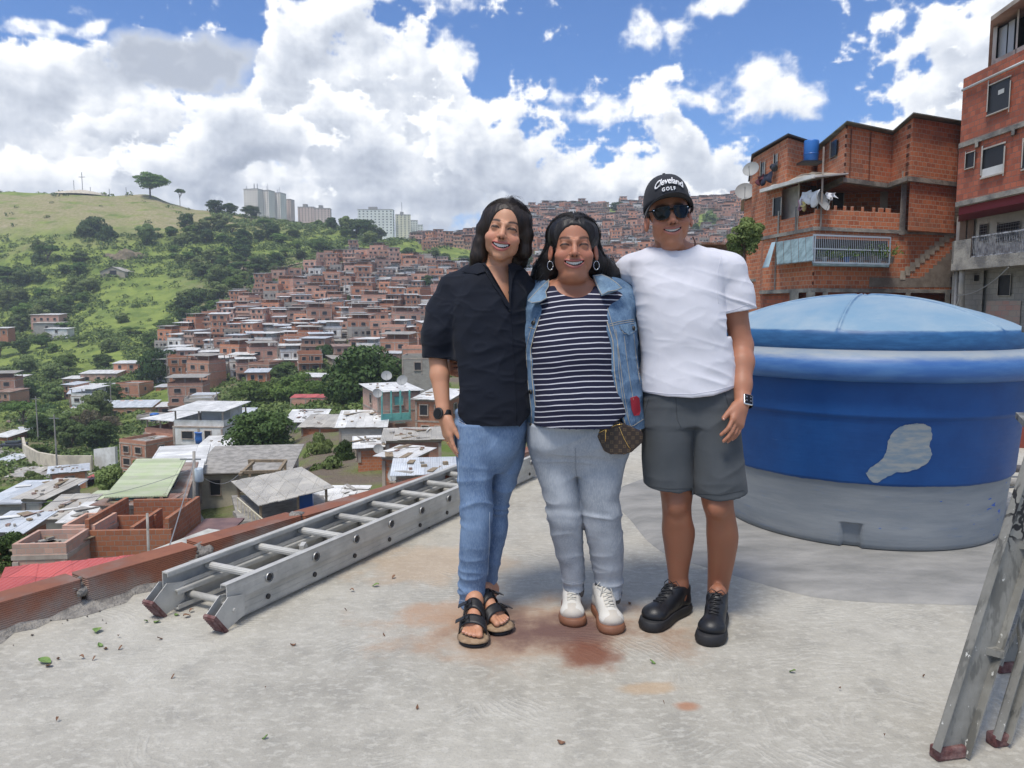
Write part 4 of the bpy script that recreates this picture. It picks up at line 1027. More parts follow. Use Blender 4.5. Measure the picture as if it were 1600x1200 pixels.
# ---- houses placed one by one nearer the camera: (px0, px1, py_roof, py_foot, distance, yaw, wall, roof, roof kind, windows)
def near_house(px0,px1,pyt,pyb,Y,yaw,wall,roof,rk,depth,label,nst=1,wins=2,cat='house',pitch=.10,over=.35,roofdir=1,seed=0,name='brick_house',wincol='dark'):
 OCC.append((px0,px1,pyt-8,pyb));depth=depth*(.45 if Y<64 else .75);pitch=pitch*(.45 if Y<64 else .8)
 r=random.Random(seed*7+int(px0));s=Y/1200.0
 w=(px1-px0)*s/max(.75,math.cos(yaw));zt=ZP(pyt,Y);zb=ZP(pyb,Y);x=XP((px0+px1)/2,Y,(pyt+pyb)/2)
 root=empty(name,(x,Y,zb),yaw,label,cat,'houses below the roof edge')
 H=zt-zb;sh=H/nst;wl=MB();tr_=MB();ext=5.0
 wl.box((0,depth/2,(H-ext)/2),(w,depth,H+ext))
 for k in range(nst+1):
  if k: tr_.box((0,depth/2,k*sh-.06),(w+.07,depth+.07,.16))
  if k<nst:
   for cx in (-w/2+.1,w/2-.1): tr_.box((cx,-.015,k*sh+sh/2-.1),(.2,.1,sh-.22))
 if w>4.5:
  for k in range(nst): tr_.box((r.uniform(-.6,.6),-.015,k*sh+sh/2-.1),(.18,.1,sh-.22))
 if rk=='flat':
  wl.box((0,.06,H+.22),(w,.12,.4));wl.box((0,depth-.06,H+.22),(w,.12,.4));wl.box((-w/2+.06,depth/2,H+.22),(.12,depth-.24,.4));wl.box((w/2-.06,depth/2,H+.22),(.12,depth-.24,.4))
  rf=MB();rf.box((0,depth/2,H+.05),(w-.25,depth-.25,.05))
 else:
  rise=depth*pitch;a,c=-w/2-over,w/2+over;z0=H+.04;z1=z0+rise
  if roofdir<0: z0,z1=z1,z0
  # sheets laid side by side, each a little off
  rf=MB();n=max(3,int((c-a)/.95));dx=(c-a)/n
  for k in range(n):
   e0=r.uniform(-.12,.12);dz=(k % 2)*.02+r.uniform(0,.015);xa,xb=a+k*dx-.02,a+(k+1)*dx+.02
   top=[(xa,-over+e0,z0+dz+.03),(xb,-over+e0,z0+dz+.03),(xb,depth+over+e0,z1+dz+.03),(xa,depth+over+e0,z1+dz+.03)]
   rf.add([(p[0],p[1],p[2]-.03) for p in top]+top,[(4,5,6,7),(3,2,1,0),(0,1,5,4),(1,2,6,5),(2,3,7,6),(3,0,4,7)])
  wl.prism([(-w/2,0),(w/2,0),(w/2,depth),(-w/2,depth)],H-.05,[z0-.02,z0-.02,z1-.02,z1-.02])
 wl.build('wall',M[wall],root);tr_.build('frame',M['brick_trim'],root);rf.build('roof',M[roof],root)
 if Y<112:     # stones, planks and scrap lying on the roof, part of how these roofs are held down
  db=MB();n_=r.randint(7,16)
  for k in range(n_):
   u_,v_=r.uniform(-.46,.46),r.uniform(.05,.95);zz_=H+.14 if rk=='flat' else z0+(z1-z0)*v_+.09
   if r.random()<.45: db.box((u_*w,v_*depth,zz_),(r.uniform(.08,.3),r.uniform(.08,.25),r.uniform(.05,.18)),r.uniform(0,3),r.choice((0,1,2)))
   else: db.box((u_*w,v_*depth,zz_-.02),(r.uniform(.5,1.6),r.uniform(.06,.5),.035),r.uniform(-.6,2.2),r.choice((0,1,2,3)))
  db.build('roof_scrap',[M['concrete'],M['sheet_rust'],M['wood'],M['white']],root)['kind']='stuff'
 for st in range(nst):
  for k in range(wins):
   cell=(w-.5)/wins;ww=min(1.1,cell*.6)*r.uniform(.8,1.1);hh=min(1.1,sh*.5)
   o=win_mb(('f',-w/2+.25+cell*(k+.5)+r.uniform(-.15,.15),0,st*sh+sh*.52,ww,hh)).build('window',[M[wincol],M['brick_trim']],root)
  if yaw>.05: win_mb(('l',-w/2,depth*.4,st*sh+sh*.52,.9,.9)).build('window',[M['dark'],M['brick_trim']],root)
  if yaw<-.05: win_mb(('r',w/2,depth*.4,st*sh+sh*.52,.9,.9)).build('window',[M['dark'],M['brick_trim']],root)
 return root
NH=near_house
NH(178,216,568,590,235,.1,'brick','sheet_white','sheet',8,'two storey brick house with white sheet roof left of the dark round tree',2,2)
NH(127,181,584,600,228,.1,'brick_pale','sheet_white','sheet',9,'long low house with pale bowed roof below the grassy hillside',1,3)
NH(98,124,592,606,225,0,'brick','sheet_white','sheet',7,'small brick house with white roof beside the long pale roofed house',1,2)
NH(117,182,611,634,200,.25,'brick_pale','sheet_white','sheet',11,'brick house under a wide white sheet roof seen from above',1,2,pitch=.18)
NH(180,219,601,632,200,-.1,'brick','concrete','flat',9,'plain brick block with concrete bands right of the wide white roof',2,1)
NH(97,160,648,672,172,.1,'brick_pale','sheet_zinc','sheet',8,'left end of the long zinc roofed brick terrace above the bare trees',1,3,pitch=.2)
NH(150,235,637,672,176,.12,'brick_pale','sheet_zinc','sheet',8,'long brick terrace with blue grey zinc roof above the bare trees',2,4,pitch=.2)
NH(212,272,652,668,160,-.1,'block','concrete','flat',6,'low grey block building with a blue tank on its flat roof',1,3)
NH(0,32,590,604,235,0,'brick_pale','sheet_white','sheet',7,'pale roofed house at the left edge below the grassy hillside',1,2)
NH(8,26,661,674,165,.2,'brick','sheet_rust','sheet',6,'tiny brick hut with rusty roof at the left edge',1,1)
NH(38,62,660,672,165,-.2,'brick','sheet_grey','sheet',6,'small brick hut behind the pale roofed house by the road',1,1)
NH(14,50,682,697,150,.15,'cream','sheet_zinc','sheet',7,'cream walled house with bluish white roof beside the bend in the road',1,3,pitch=.25)
NH(-12,14,683,705,140,-.1,'brick','sheet_white','sheet',7,'house cut by the left picture edge above the road',1,2)
NH(-10,18,722,742,120,-.1,'block','sheet_zinc','sheet',6,'grey roofed shed at the left edge beside the road',1,2)
NH(-14,16,752,775,105,.15,'brick','sheet_rust','sheet',6,'orange tiled looking brick house at the left edge',1,1)
NH(14,50,745,762,105,.1,'cream','sheet_grey','sheet',6,'pale house with weathered roof right of the orange roofed house',1,2)
NH(86,130,738,765,95,.5,'brick','sheet_zinc','sheet',4,'brick and block house with open zinc covered porch below the road',1,1,pitch=.12)
NH(131,148,752,762,98,0,'brick','sheet_red','sheet',4,'low lean-to with faded pink roof beside the brick and block house',1,1)
NH(181,236,693,752,92,-.45,'brick','concrete','flat',7,'tall three storey bare brick block above the pink roofs',3,2)
NH(225,262,675,704,100,-.2,'brick','concrete','flat',6,'upper brick room with starter columns beside the tall brick block',1,1)
NH(262,305,692,712,96,.2,'brick','sheet_white','sheet',5,'brick wall with stepped top left of the blue and white roof',1,0)
NH(284,306,668,690,108,-.2,'block','concrete','flat',5,'grey plastered end of the flat roofed brick house',1,0)
NH(305,376,668,692,108,-.1,'brick','concrete','flat',8,'flat roofed brick house with one dark window behind the blue and white roof',1,1)
NH(330,388,651,664,125,0,'block','sheet_zinc','sheet',5,'small house with crumpled dark and zinc roof left of the round mango tree',1,2,pitch=.3)
NH(287,360,722,748,78,.06,'brick','sheet_white','sheet',12,'wide roofed brick house, half blue zinc and half white, left of the round mango tree',1,1,pitch=.16)
NH(454,506,622,650,128,.06,'brick','sheet_red','sheet',5,'plain brick cube with a flat red roof between the big trees',1,0,pitch=.06,over=.05)
NH(243,285,605,632,205,.0,'brick','sheet_zinc','sheet',6,'two level brick house on the far side of the lower street',2,2)
NH(300,345,640,655,180,-.15,'brick_pale','concrete','flat',7,'pale brick house with round window on the lower street',1,2) if False else None
NH(262,305,612,634,212,-.1,'brick','sheet_zinc','sheet',6,'brick house with zinc lean-to beside the lower street',2,2)
NH(333,395,604,628,205,-.1,'brick_pale','concrete','flat',7,'pale brick house with open arches above the lower street',1,3)
NH(318,355,598,610,222,0,'lilac','sheet_zinc','sheet',6,'lilac walled house with wide zinc roof',1,1,pitch=.2)
# cluster on the right of the trees, left of the woman in black
NH(592,655,612,668,74,.42,'brick_pale','sheet_white','sheet',8,'white roofed house with a turquoise balcony left of the woman in black',2,1,pitch=.05,wincol='turq')
NH(648,700,625,690,70,-.25,'brick','sheet_white','sheet',7,'brick house with barred window directly behind the hand with the watch',2,2)
NH(628,680,560,585,110,0,'block','concrete','flat',7,'grey block building just above the white roofed house',1,1)
NH(628,662,545,572,125,0,'brick','concrete','flat',6,'small brick cube above the grey block building',1,1)
NH(448,502,660,676,92,.05,'block','sheet_white','sheet',6,'low shed with patched white roof right of the round mango tree',1,0,pitch=.25)
NH(470,545,668,682,84,-.05,'brick','sheet_grey','sheet',6,'shed with grey and rust patched roof behind the yellow leaved shrub',1,0,pitch=.2)
NH(530,600,668,690,70,.1,'block','sheet_white','sheet',6,'shack with torn white and cream roof right of the grey shed',1,0,pitch=.25)
NH(560,605,700,722,52,.2,'brick','sheet_white','sheet',5,'shack with bright white roof hung with rags',1,0,pitch=.35)
NH(604,690,688,730,50,.1,'brick','sheet_grey','sheet',6,'brick house with bleached corrugated roof below the woman\'s hand',1,0,pitch=.25)
NH(596,642,715,765,40,-.35,'brick','sheet_white','sheet',5,'brick gable with a small window and satellite dish by the ladder',1,1,pitch=.1)
NH(622,712,742,775,36,.1,'brick','sheet_zinc','sheet',5,'low building with silvery corrugated roof touching the parapet line',1,0,pitch=.25)
NH(470,560,782,800,40,.0,'block','sheet_white','sheet',4,'white sheet shelter behind the canopy by the ladder',1,0,pitch=.3)
# lower left
NH(200,300,757,790,56,.1,'brick','sheet_red','sheet',7,'brick row with pink and red roof sheets above the green roof',1,0,pitch=.18)
NH(240,350,730,760,62,.05,'brick','sheet_grey','sheet',8,'shop row roofed with grey, red and white sheets beside the light pole',1,0,pitch=.14)
NH(228,300,770,790,50,0,'brick','sheet_zinc','sheet',4,'brick back wall with a curled zinc sheet on top',1,0,pitch=.1)
NH(120,250,795,830,38,.05,'cream','sheet_green','sheet',6,'long house with pale green sheet roof',1,0,pitch=.14)
NH(108,166,815,845,34,.05,'block','sheet_white','sheet',4.5,'open shed with clean pale blue white roof and dark inside',1,1,pitch=.3)
NH(158,250,790,830,33,-.02,'sheet_rust','sheet_rust','sheet',3,'rust brown shed built of overlapping sheets',1,0,pitch=.1,name='rusty_shed',cat='shed')
NH(-20,68,788,830,42,.05,'block','sheet_zinc','sheet',9,'workshop with wide grey blue sheet roof carrying a blue tank',1,0,pitch=.16)
NH(-20,34,832,870,31,.03,'brick','sheet_zinc','sheet',4,'lean-to with whitish corrugated roof at the left edge',1,0,pitch=.3)
NH(34,70,780,830,40,-.15,'block','sheet_grey','sheet',6,'grey walled shed with two skylight ovals in its roof',1,0,pitch=.3)
NH(62,108,812,850,36,.1,'cream','sheet_grey','sheet',6,'hut with crumbling pale roof and climbing plants',1,0,pitch=.35)
NH(99,150,838,880,28,.05,'brick_pale','concrete','flat',4,'patchwork brick house with a narrow louvred window',1,1)
NH(22,104,868,900,26,.1,'brick_pale','concrete','flat',4,'low patchwork brick wall house with white posts on its roof',1,0)
# ------------------------------------------------------------------ far towers on the ridge
def tower(px0,px1,pyt,pyb,Y,yaw,depth,floors,cols,mat_,label,cap=0,bal=False,antenna=0):
 s=Y/1200.0;w=(px1-px0)*s;zt=ZP(pyt,Y);zb=ZP(pyb,Y)-14;x=XP((px0+px1)/2,Y,320)
 root=empty('apartment_tower',(x,Y,zb),yaw,label,'apartment tower','apartment towers on the ridge')
 H=zt-zb;mb=MB();mb.box((0,depth/2,H/2),(w,depth,H));mb.build('wall',mat_,root)
 fh=(zt-ZP(pyb,Y))/floors;wm=MB()
 for k in range(floors):
  z=H-(k+.5)*fh
  for c in range(cols):
   cx=-w/2+w*(c+.5)/cols;wm.box((cx,-.02,z),(w/cols*.36,.25,fh*.36))
 wm.build('windows',M['dark'],root)['kind']='stuff'
 wm=MB();n=max(3,int(depth/4))
 for k in range(floors):
  for c in range(n):
   for sx in (-1,1): wm.box((sx*w/2,depth*(c+.5)/n,H-(k+.5)*fh),(.25,depth/n*.3,fh*.36))
 wm.build('side_windows',M['dark'],root)['kind']='stuff'
 tm=MB();tm.box((0,depth/2,H+.4),(w+.4,depth+.4,.8))
 if cap: tm.box((-w*.08,depth*.4,H+2.2),(w*.24,depth*.5,3.6))
 if bal:
  for k in range(floors): tm.box((0,-.5,H-(k+.95)*fh),(w*.92,1.0,.28))
 tm.build('roof',M['concrete'],root)
 if antenna:
  am=MB()
  for k in range(antenna):
   ax=rnd.uniform(-w*.45,w*.45);am.bar((ax,depth*.3,H),(ax,depth*.3,H+rnd.uniform(3,8)),.25,.25)
  am.build('antenna_mast',M['steel'],root)
 return root
TG=simple('tower_grey_render',(.85,.80,.72),.85,c2=(.62,.57,.52),scale=.08);TB=simple('tower_pink_render',(.62,.50,.44),.85,c2=(.55,.43,.38),scale=.08)
TW=simple('tower_pale_render',(.74,.75,.71),.85,c2=(.65,.66,.63),scale=.08);TY=simple('tower_cream_render',(.76,.70,.50),.85,c2=(.65,.6,.48),scale=.08)
tower(380,404,296,341,820,-.25,12,12,5,TG,'pale grey apartment tower, tallest of the cluster on the ridge, with masts on its roof',0,False,9)
tower(404,421,298,341,828,-.25,12,13,4,TG,'narrow balconied grey tower wing next to the tallest tower',0,False,4)
tower(421,439,302,341,840,-.25,12,13,4,TG,'grey tower wing stepping down right of the tallest tower',0,False,3)
tower(440,454,312,341,860,-.1,12,10,3,TB,'slim brownish apartment block at the right end of the tower cluster',0,False)
tower(465,489,324,346,880,-.05,12,8,5,TB,'brownish apartment block with a lift house, left one of the low pair',1,False)
tower(490,515,326,350,880,.1,12,8,5,TB,'brownish balconied apartment block, right one of the low pair',1,False)
tower(559,613,328,366,950,0,12,9,9,TW,'wide white apartment slab with even rows of windows',1,False)
tower(618,641,336,372,960,.15,12,13,4,TY,'yellow topped cream tower with a tall mast',1,False,1)
tower(641,652,345,376,980,.1,10,11,3,TW,'pale tower half hidden behind the yellow topped tower',0,False)
tower(648,660,352,380,1000,.1,10,9,3,TW,'smallest pale tower at the right end of the skyline group',0,False)
mb=MB();b_=P(628,338,955);mb.tube([b_,b_+np.array([0,0,17])],.35,6);tag(mb.build('antenna_mast',M['steel']),'tall thin mast on the yellow topped tower','mast')
# long pale slab on top of the hill behind the cap
tower(1094,1127,312,322,640,.02,8,2,9,M['concrete'],'long grey two storey block on the hilltop beside the cap',0,False)
tower(1128,1152,309,330,632,-.05,9,3,5,simple('pale_brown_wall',(.40,.31,.25),.9,c2=(.33,.24,.19),scale=.3),'brown block with lit parapet on the hilltop near the satellite dishes',0,False)
# ---- cross, monument, poles and barn on the green hill
def hill_top(px,py):
 q=hill_point(px,py);return q if q is not None else np.array(P(px,py,470))
q=np.array([XP(139,478),478,landz(XP(139,478),478)])
root=empty('cross',tuple(q),0,'thin tall cross standing on the summit of the green hill','cross');mb=MB();mb.bar((0,0,0),(0,0,13.5),.3,.3);mb.build('post',M['steel'],root);mb=MB();mb.bar((-2.0,0,10.6),(2.0,0,10.6),.3,.3);mb.build('crossbar',M['steel'],root)
mb=MB();mb.lathe([(16,-1.2),(15,.1),(8,1.6),(3,2.6),(0.01,2.9)],32);tag(mb.build('monument_base',M['cream'],smooth=True,loc=tuple(q)),'low pale mound shaped base around the cross','monument')
for i,px in enumerate((126,151,180,206)):
 X_=XP(px,476);z=landz(X_,476);mb=MB();mb.bar((X_,476,z-.5),(X_,476,z+(8,4.5,4.5,5.5)[i]),.25,.25)
 tag(mb.build('pole',M['steel']),['thin pole just left of the cross','short pole right of the cross','short pole between the cross and the lone tree','pole beside the lone round tree'][i],'pole')
q=hill_point(176,434);s=q[1]/1200;w=41*s
root=empty('barn',tuple(q),-.12,'grey gabled barn alone on the green hillside below the rocky scar','barn');mb=MB();h=9*s;g=15.5*s
mb.add([(-w/2,0,-4),(w/2,0,-4),(w/2,0,h),(0,0,g),(-w/2,0,h),(-w/2,14,-4),(w/2,14,-4),(w/2,14,h),(0,14,g),(-w/2,14,h)],[(0,1,2,3,4),(9,8,7,6,5),(1,6,7,2),(0,4,9,5)]);mb.build('wall',simple('barn_block_wall',(.42,.37,.29),.9,c2=(.33,.29,.23),scale=.5),root)
mb=MB();mb.add([(-w/2-.4,-.5,h-.1),(0,-.5,g+.25),(0,14.5,g+.25),(-w/2-.4,14.5,h-.1),(w/2+.4,-.5,h-.1),(w/2+.4,14.5,h-.1)],[(0,1,2,3),(1,4,5,2)]);mb.build('roof',M['sheet_grey'],root)
mb=MB();mb.box((.4,-.05,1.6),(3.4,.15,3.2));mb.build('door',M['dark'],root)
# rocky scar below the dark trees
def rock():
 c=hill_point(190,408,40);V=[];vs,fs=lumpy((0,0,0),(9,3.0,6),77,5)
 vs=np.array(vs);vs+=np.array(c)+np.array([0,3.2,-1]);m,t,b=material('ochre_rock');p=t.n('ShaderNodeTexCoord').outputs['Object']
 n=t.noise(p,.25,6,.65);t.set(b.inputs['Base Color'],t.ramp(n,(.3,(.10,.09,.07)),(.5,(.20,.16,.10)),(.7,(.33,.27,.19))));b.inputs['Roughness'].default_value=.95;bump(t,b,n,1,1)
 mb=MB();mb.add(vs,fs);tag(mb.build('rock_outcrop',m,smooth=True),'steep ochre rock scar on the hillside below the dark trees','rock')
rock()
# two small sheds on the green slopes
NH(48,92,492,506,318,0,'brick','sheet_white','sheet',8,'brick house with open top floor alone in the trees on the left hillside',1,4)
NH(52,94,505,518,312,0,'block','sheet_grey','sheet',7,'grey block house directly below the lone brick house on the left hillside',1,1)
NH(70,106,514,522,300,0,'white','sheet_white','sheet',6,'low white roofed shed among trees on the left hillside',1,1)
NH(-8,12,513,526,300,0,'brick','sheet_white','sheet',6,'brick house at the left edge among the hillside trees',1,2)
NH(363,386,432,438,370,0,'white','sheet_white','sheet',6,'white roofed shed in the wooded gully below the towers',1,1)
NH(262,280,420,426,385,0,'white','sheet_white','sheet',5,'tiny white shed on the crest right of the barn',1,1)
# ---- red roof next to the parapet
def red_roof():
 root=empty('red_roof_house',(-6,16,-5.4),0,'house with a smooth red metal roof just beyond the parapet','house')
 a,b2,c,d=G(-30,975,-4),G(264,881,-4),G(234,865,-4),G(8,886,-4)
 o=np.array([-6,16,-5.4]);mb=MB();quad=[a-o,b2-o,c-o,d-o];dn=np.array([0,0,.05])
 n=9
 for k in range(n):
  f0,f1=k/n,(k+1)/n;p0=quad[0]+(quad[1]-quad[0])*f0;p1=quad[0]+(quad[1]-quad[0])*f1;q0=quad[3]+(quad[2]-quad[3])*f0;q1=quad[3]+(quad[2]-quad[3])*f1
  z_=np.array([0,0,.012*(k % 2)]);top=[p0+z_,p1+z_,q1+z_,q0+z_]
  mb.add([t_-dn for t_ in top]+top,[(4,5,6,7),(3,2,1,0),(0,1,5,4),(1,2,6,5),(2,3,7,6),(3,0,4,7)])
 mb.build('roof',M['sheet_red'],root)
 mb=MB();poly=[tuple((q[:2]*.97)) for q in quad];mb.prism(poly,-6,[q[2]-.12 for q in quad]);mb.build('wall',M['brick'],root)
red_roof()
# ---- unfinished roofless rooms
def roofless():
 Y=28.0;root=empty('roofless_brick_shell',(XP(200,Y,850),Y,ZP(868,Y)),.06,'roofless unfinished brick rooms with a dark red floor','house','houses below the roof edge')
 w=2.9;d=3.4;h=1.1;mb=MB()
 mb.box((0,0,h/2-1.5),(w*1.12,.15,h*.8+3));mb.box((0,d,h/2+.1),(w*.8,.15,h+.2));mb.box((-w/2,d/2,h/2),(.15,d,h+.6));mb.box((w/2,d/2,h/2),(.15,d,h+.6));mb.box((.1,d*.45,h/2),(.15,d*.8,h*.9));mb.box((-.5,d*.6,h/2),(1.5,.15,h*.8))
 mb.build('wall',M['brick'],root);mb=MB();mb.box((0,d/2,.1),(w,d,.12));mb.build('floor',simple('dark_red_floor',(.17,.055,.05),.6,c2=(.22,.09,.08),scale=1.2),root)
 mb=MB();mb.box((w*.86,d/2+.2,.35),(1.6,d,.08),.02);mb.box((w*.86,.1,-.3),(1.6,.12,1.2));mb.build('side_roof',simple('dark_roof_felt',(.14,.085,.085),.7,c2=(.2,.12,.11),scale=2),root)
roofless()
# ---- turquoise house beside the street
def turquoise():
 a=P(252,832,34.0);b_=P(284,800,42.0);root=empty('turquoise_house',(a[0],a[1],a[2]),0,'turquoise walled house with two dark windows beside the narrow street','house','houses below the roof edge')
 v=(b_-a)[:2];L=float(np.linalg.norm(v));ang=math.atan2(v[1],v[0]);root.rotation_euler=(0,0,ang)
 h=1.7;mb=MB();mb.box((L/2,.9,h/2-2),(L,1.8,h+4));mb.build('wall',M['turq'],root)
 for k,f in enumerate((.25,.68)):
  mb=MB();mb.box((L*f,-.03,h*.52),(L*.24,.12,h*.42));w_=mb.build('window',M['dark'],root)
  mb=MB();
  for q in range(3): mb.box((L*f,-.10,h*.40+q*.18),(L*.26,.02,.03))
  for q in (-1,0,1): mb.box((L*f+q*L*.1,-.10,h*.52),(.03,.02,h*.42))
  mb.build('window_bars',M['steel'],w_)
 mb=MB();mb.add([(-.3,-.35,h),(L+.3,-.35,h),(L+.3,2.2,h+.12),(-.3,2.2,h+.12),(-.3,-.35,h+.06),(L+.3,-.35,h+.06),(L+.3,2.2,h+.18),(-.3,2.2,h+.18)],[(4,5,6,7),(3,2,1,0),(0,1,5,4),(1,2,6,5),(2,3,7,6),(3,0,4,7)]);mb.build('roof',M['sheet_green'],root)
turquoise()
# ---- garages along the street and the street itself
A_=P(300,862,36);B_=P(342,770,58)
A_=np.array([XP(318,34,880),34,ZP(880,34)]);B_=np.array([XP(352,62,762),62,ZP(762,62)])
mb=MB();d=(B_-A_)[:2];d=d/np.linalg.norm(d);nn=np.array([-d[1],d[0]]);W=1.9;vs=[]
for i in range(21):
 q=A_+(B_-A_)*(i/20*1.08-.04)
 for s in (-.62,.62): vs.append((q[0]+nn[0]*s*W,q[1]+nn[1]*s*W,q[2]+.05+.01*math.sin(i)))
mb.add(vs,[(i*2,i*2+1,i*2+3,i*2+2) for i in range(20)]);structure(mb.build('street',M['asphalt']))
for i,(f0,f1,h,m_,lb) in enumerate(((.0,.40,2.3,'zincwall','grey metal shutters of the nearest garage row in the narrow street'),(.42,.62,2.5,'zincwall','tall grey gate block halfway down the narrow street'),(.64,.88,3.0,'lilac','lilac fronted house with teal gate at the top of the narrow street'))):
 p0=A_+(B_-A_)*f0;p1=A_+(B_-A_)*f1;L=float(np.linalg.norm((p1-p0)[:2]));o_=p0[:2]+nn*W*.66
 root=empty('garage',(o_[0],o_[1],p0[2]),math.atan2(d[1],d[0]),lb,'garage','garages along the narrow street')
 mb=MB();mb.box((L/2,1.5,h/2-.5),(L,3.0,h+1));mb.build('wall',M['concrete'] if i<2 else M['lilac'],root)
 n=3 if i==0 else 1
 for k in range(n):
  mb=MB();mb.box((L*(k+.5)/n,-.04,h*.42),(L/n*.84,.1,h*.84));mb.build('shutter',M['zincwall'] if i<2 else M['turq'],root)
 mb=MB();mb.box((L/2,1.35,h+.1),(L+.2,3.6,.12));mb.build('roof',M['sheet_rust'] if i==0 else M['sheet_white'],root)
# ---- canopy house with rail and stair
def canopy():
 Y=36.0;o=np.array([XP(440,Y,800),Y,ZP(836,Y)]);root=empty('canopy_house',tuple(o),.12,'terrace under a bleached corrugated canopy on wooden posts beyond the parapet','house','houses below the roof edge')
 def L(px,py,Yd):
  v=P(px,py,Yd)-o;ca,sa=math.cos(-.12),math.sin(-.12);return np.array([v[0]*ca-v[1]*sa,v[0]*sa+v[1]*ca,v[2]])
 quad=[L(404,790,34.5),L(522,762,35.5),L(470,730,41),L(361,752,40)];mb=MB();n=8
 for k in range(n):
  f0,f1=k/n,(k+1)/n+.01;ex=rnd.uniform(-.12,.12);p0=quad[0]+(quad[1]-quad[0])*f0;p1=quad[0]+(quad[1]-quad[0])*f1;q0=quad[3]+(quad[2]-quad[3])*f0;q1=quad[3]+(quad[2]-quad[3])*f1
  dd=(p0-q0)/np.linalg.norm(p0-q0)*ex;z_=np.array([0,0,.02*(k % 2)]);top=[p0+dd+z_,p1+dd+z_,q1+z_,q0+z_];dn=np.array([0,0,.04])
  mb.add([t_-dn for t_ in top]+top,[(4,5,6,7),(3,2,1,0),(0,1,5,4),(1,2,6,5),(2,3,7,6),(3,0,4,7)])
 mb.build('roof',M['sheet_grey'],root)
 fl=[L(372,815,35),L(520,806,35),L(505,775,40),L(362,780,40)];zf=float(np.mean([q[2] for q in fl]))
 mb=MB();mb.prism([tuple(q[:2]) for q in fl],zf-.18,zf);mb.build('floor',M['concrete'],root)
 mb=MB();mb.prism([tuple((q[:2]-np.mean([w_[:2] for w_ in fl],0))*.93+np.mean([w_[:2] for w_ in fl],0)) for q in fl],zf-7,zf-.19);mb.build('wall',M['brick'],root)
 for a in (quad[0]*.96+quad[2]*.04,quad[1]*.93+quad[3]*.07,quad[2]*.95+quad[0]*.05,quad[3]*.92+quad[1]*.08,(quad[0]+quad[1])/2+np.array([0,.3,0])):
  mb=MB();mb.bar((a[0],a[1],zf),(a[0],a[1],a[2]-.03),.11,.11);mb.build('post',M['wood'],root)
 # railing with pickets running down a stair on the left
 r0,r1=L(371,778,37),L(418,818,33);mb=MB();mb.bar(r0,r1,.05,.05);dn=np.array([0,0,-.62]);mb.bar(r0+dn,r1+dn,.05,.05)
 for k in range(9):
  q=r0+(r1-r0)*k/8;mb.bar(q,q+dn,.035,.035)
 mb.build('railing',simple('cream_painted_rail',(.62,.57,.42),.6),root)
 mb=MB();mb.bar(r0+dn*1.15,r1+dn*1.15,.5,.2);mb.build('stair',M['concrete'],root)
 mb=MB();q=L(478,788,37);mb.box((q[0],q[1],zf+.5),(.7,.35,1.0));mb.build('blue_cupboard',M['blue_plastic'],root)
 # timber frame of another roof behind
 root2=empty('roof_frame',(o[0],o[1]+8,o[2]),0,'bare grey timber roof frame standing behind the bleached canopy','roof frame')
 mb=MB();o2=o+np.array([0,8,0]);fr=[(P(375,738,43),P(447,736,44)),(P(388,720,46),P(447,720,46)),(P(375,742,42.5),P(396,722,46)),(P(392,722,46),P(392,740,46)),(P(447,720,46),P(436,736,43))]
 for a,b_ in fr: mb.bar(a-o2,b_-o2,.16,.16)
 mb.bar(P(390,720,46)-o2,P(390,720,46)-o2-np.array([0,0,4]),.14,.14);mb.bar(P(445,720,46)-o2,P(445,720,46)-o2-np.array([0,0,4]),.14,.14)
 mb.build('beam',M['wood'],root2)
canopy()
# ---- white van roof below the parapet
Y=27;c=P(300,852,Y);root=empty('van',(c[0],c[1],c[2]-1.9),-.35,'dusty white van roof showing just above the parapet','van')
mb=MB();mb.prism([(-.95,-1.5),(.95,-1.5),(.95,1.9),(-.95,1.9)],.5,1.9);mb.build('body',simple('dusty_white_paint',(.55,.55,.50),.5,c2=(.42,.41,.36),scale=3),root,bevel=.18)
mb=MB();mb.box((0,-1.52,1.35),(1.5,.06,.5));mb.build('windscreen',M['glass'],root)
for sx in (-.9,.9):
 for sy in (-.9,1.2): mb=MB();mb.lathe([(.01,-.1),(.34,-.1),(.34,.1),(.01,.1)],20,(sx,sy,.34),axis=(1,0,0));mb.build('wheel',M['dark'],root)
# ---- parked car by the road bend
q=hill_point(23,704);root=empty('parked_car',(q[0],q[1],q[2]+.25),.2,'dark car parked at the bend of the road at the left edge','car')
mb=MB();mb.box((0,0,.75),(4.0,1.7,.6));mb.build('body',simple('dark_car_paint',(.05,.055,.07),.3),root,bevel=.15);mb=MB();mb.box((-.1,0,1.25),(2.2,1.5,.5));mb.build('cabin',M['glass'],root,bevel=.18)
for sx in (-1.25,1.25):
 for sy in (-.85,.85): mb=MB();mb.lathe([(.01,-.1),(.32,-.1),(.32,.1),(.01,.1)],16,(sx,sy,.32),axis=(0,1,0));mb.build('wheel',M['dark'],root)
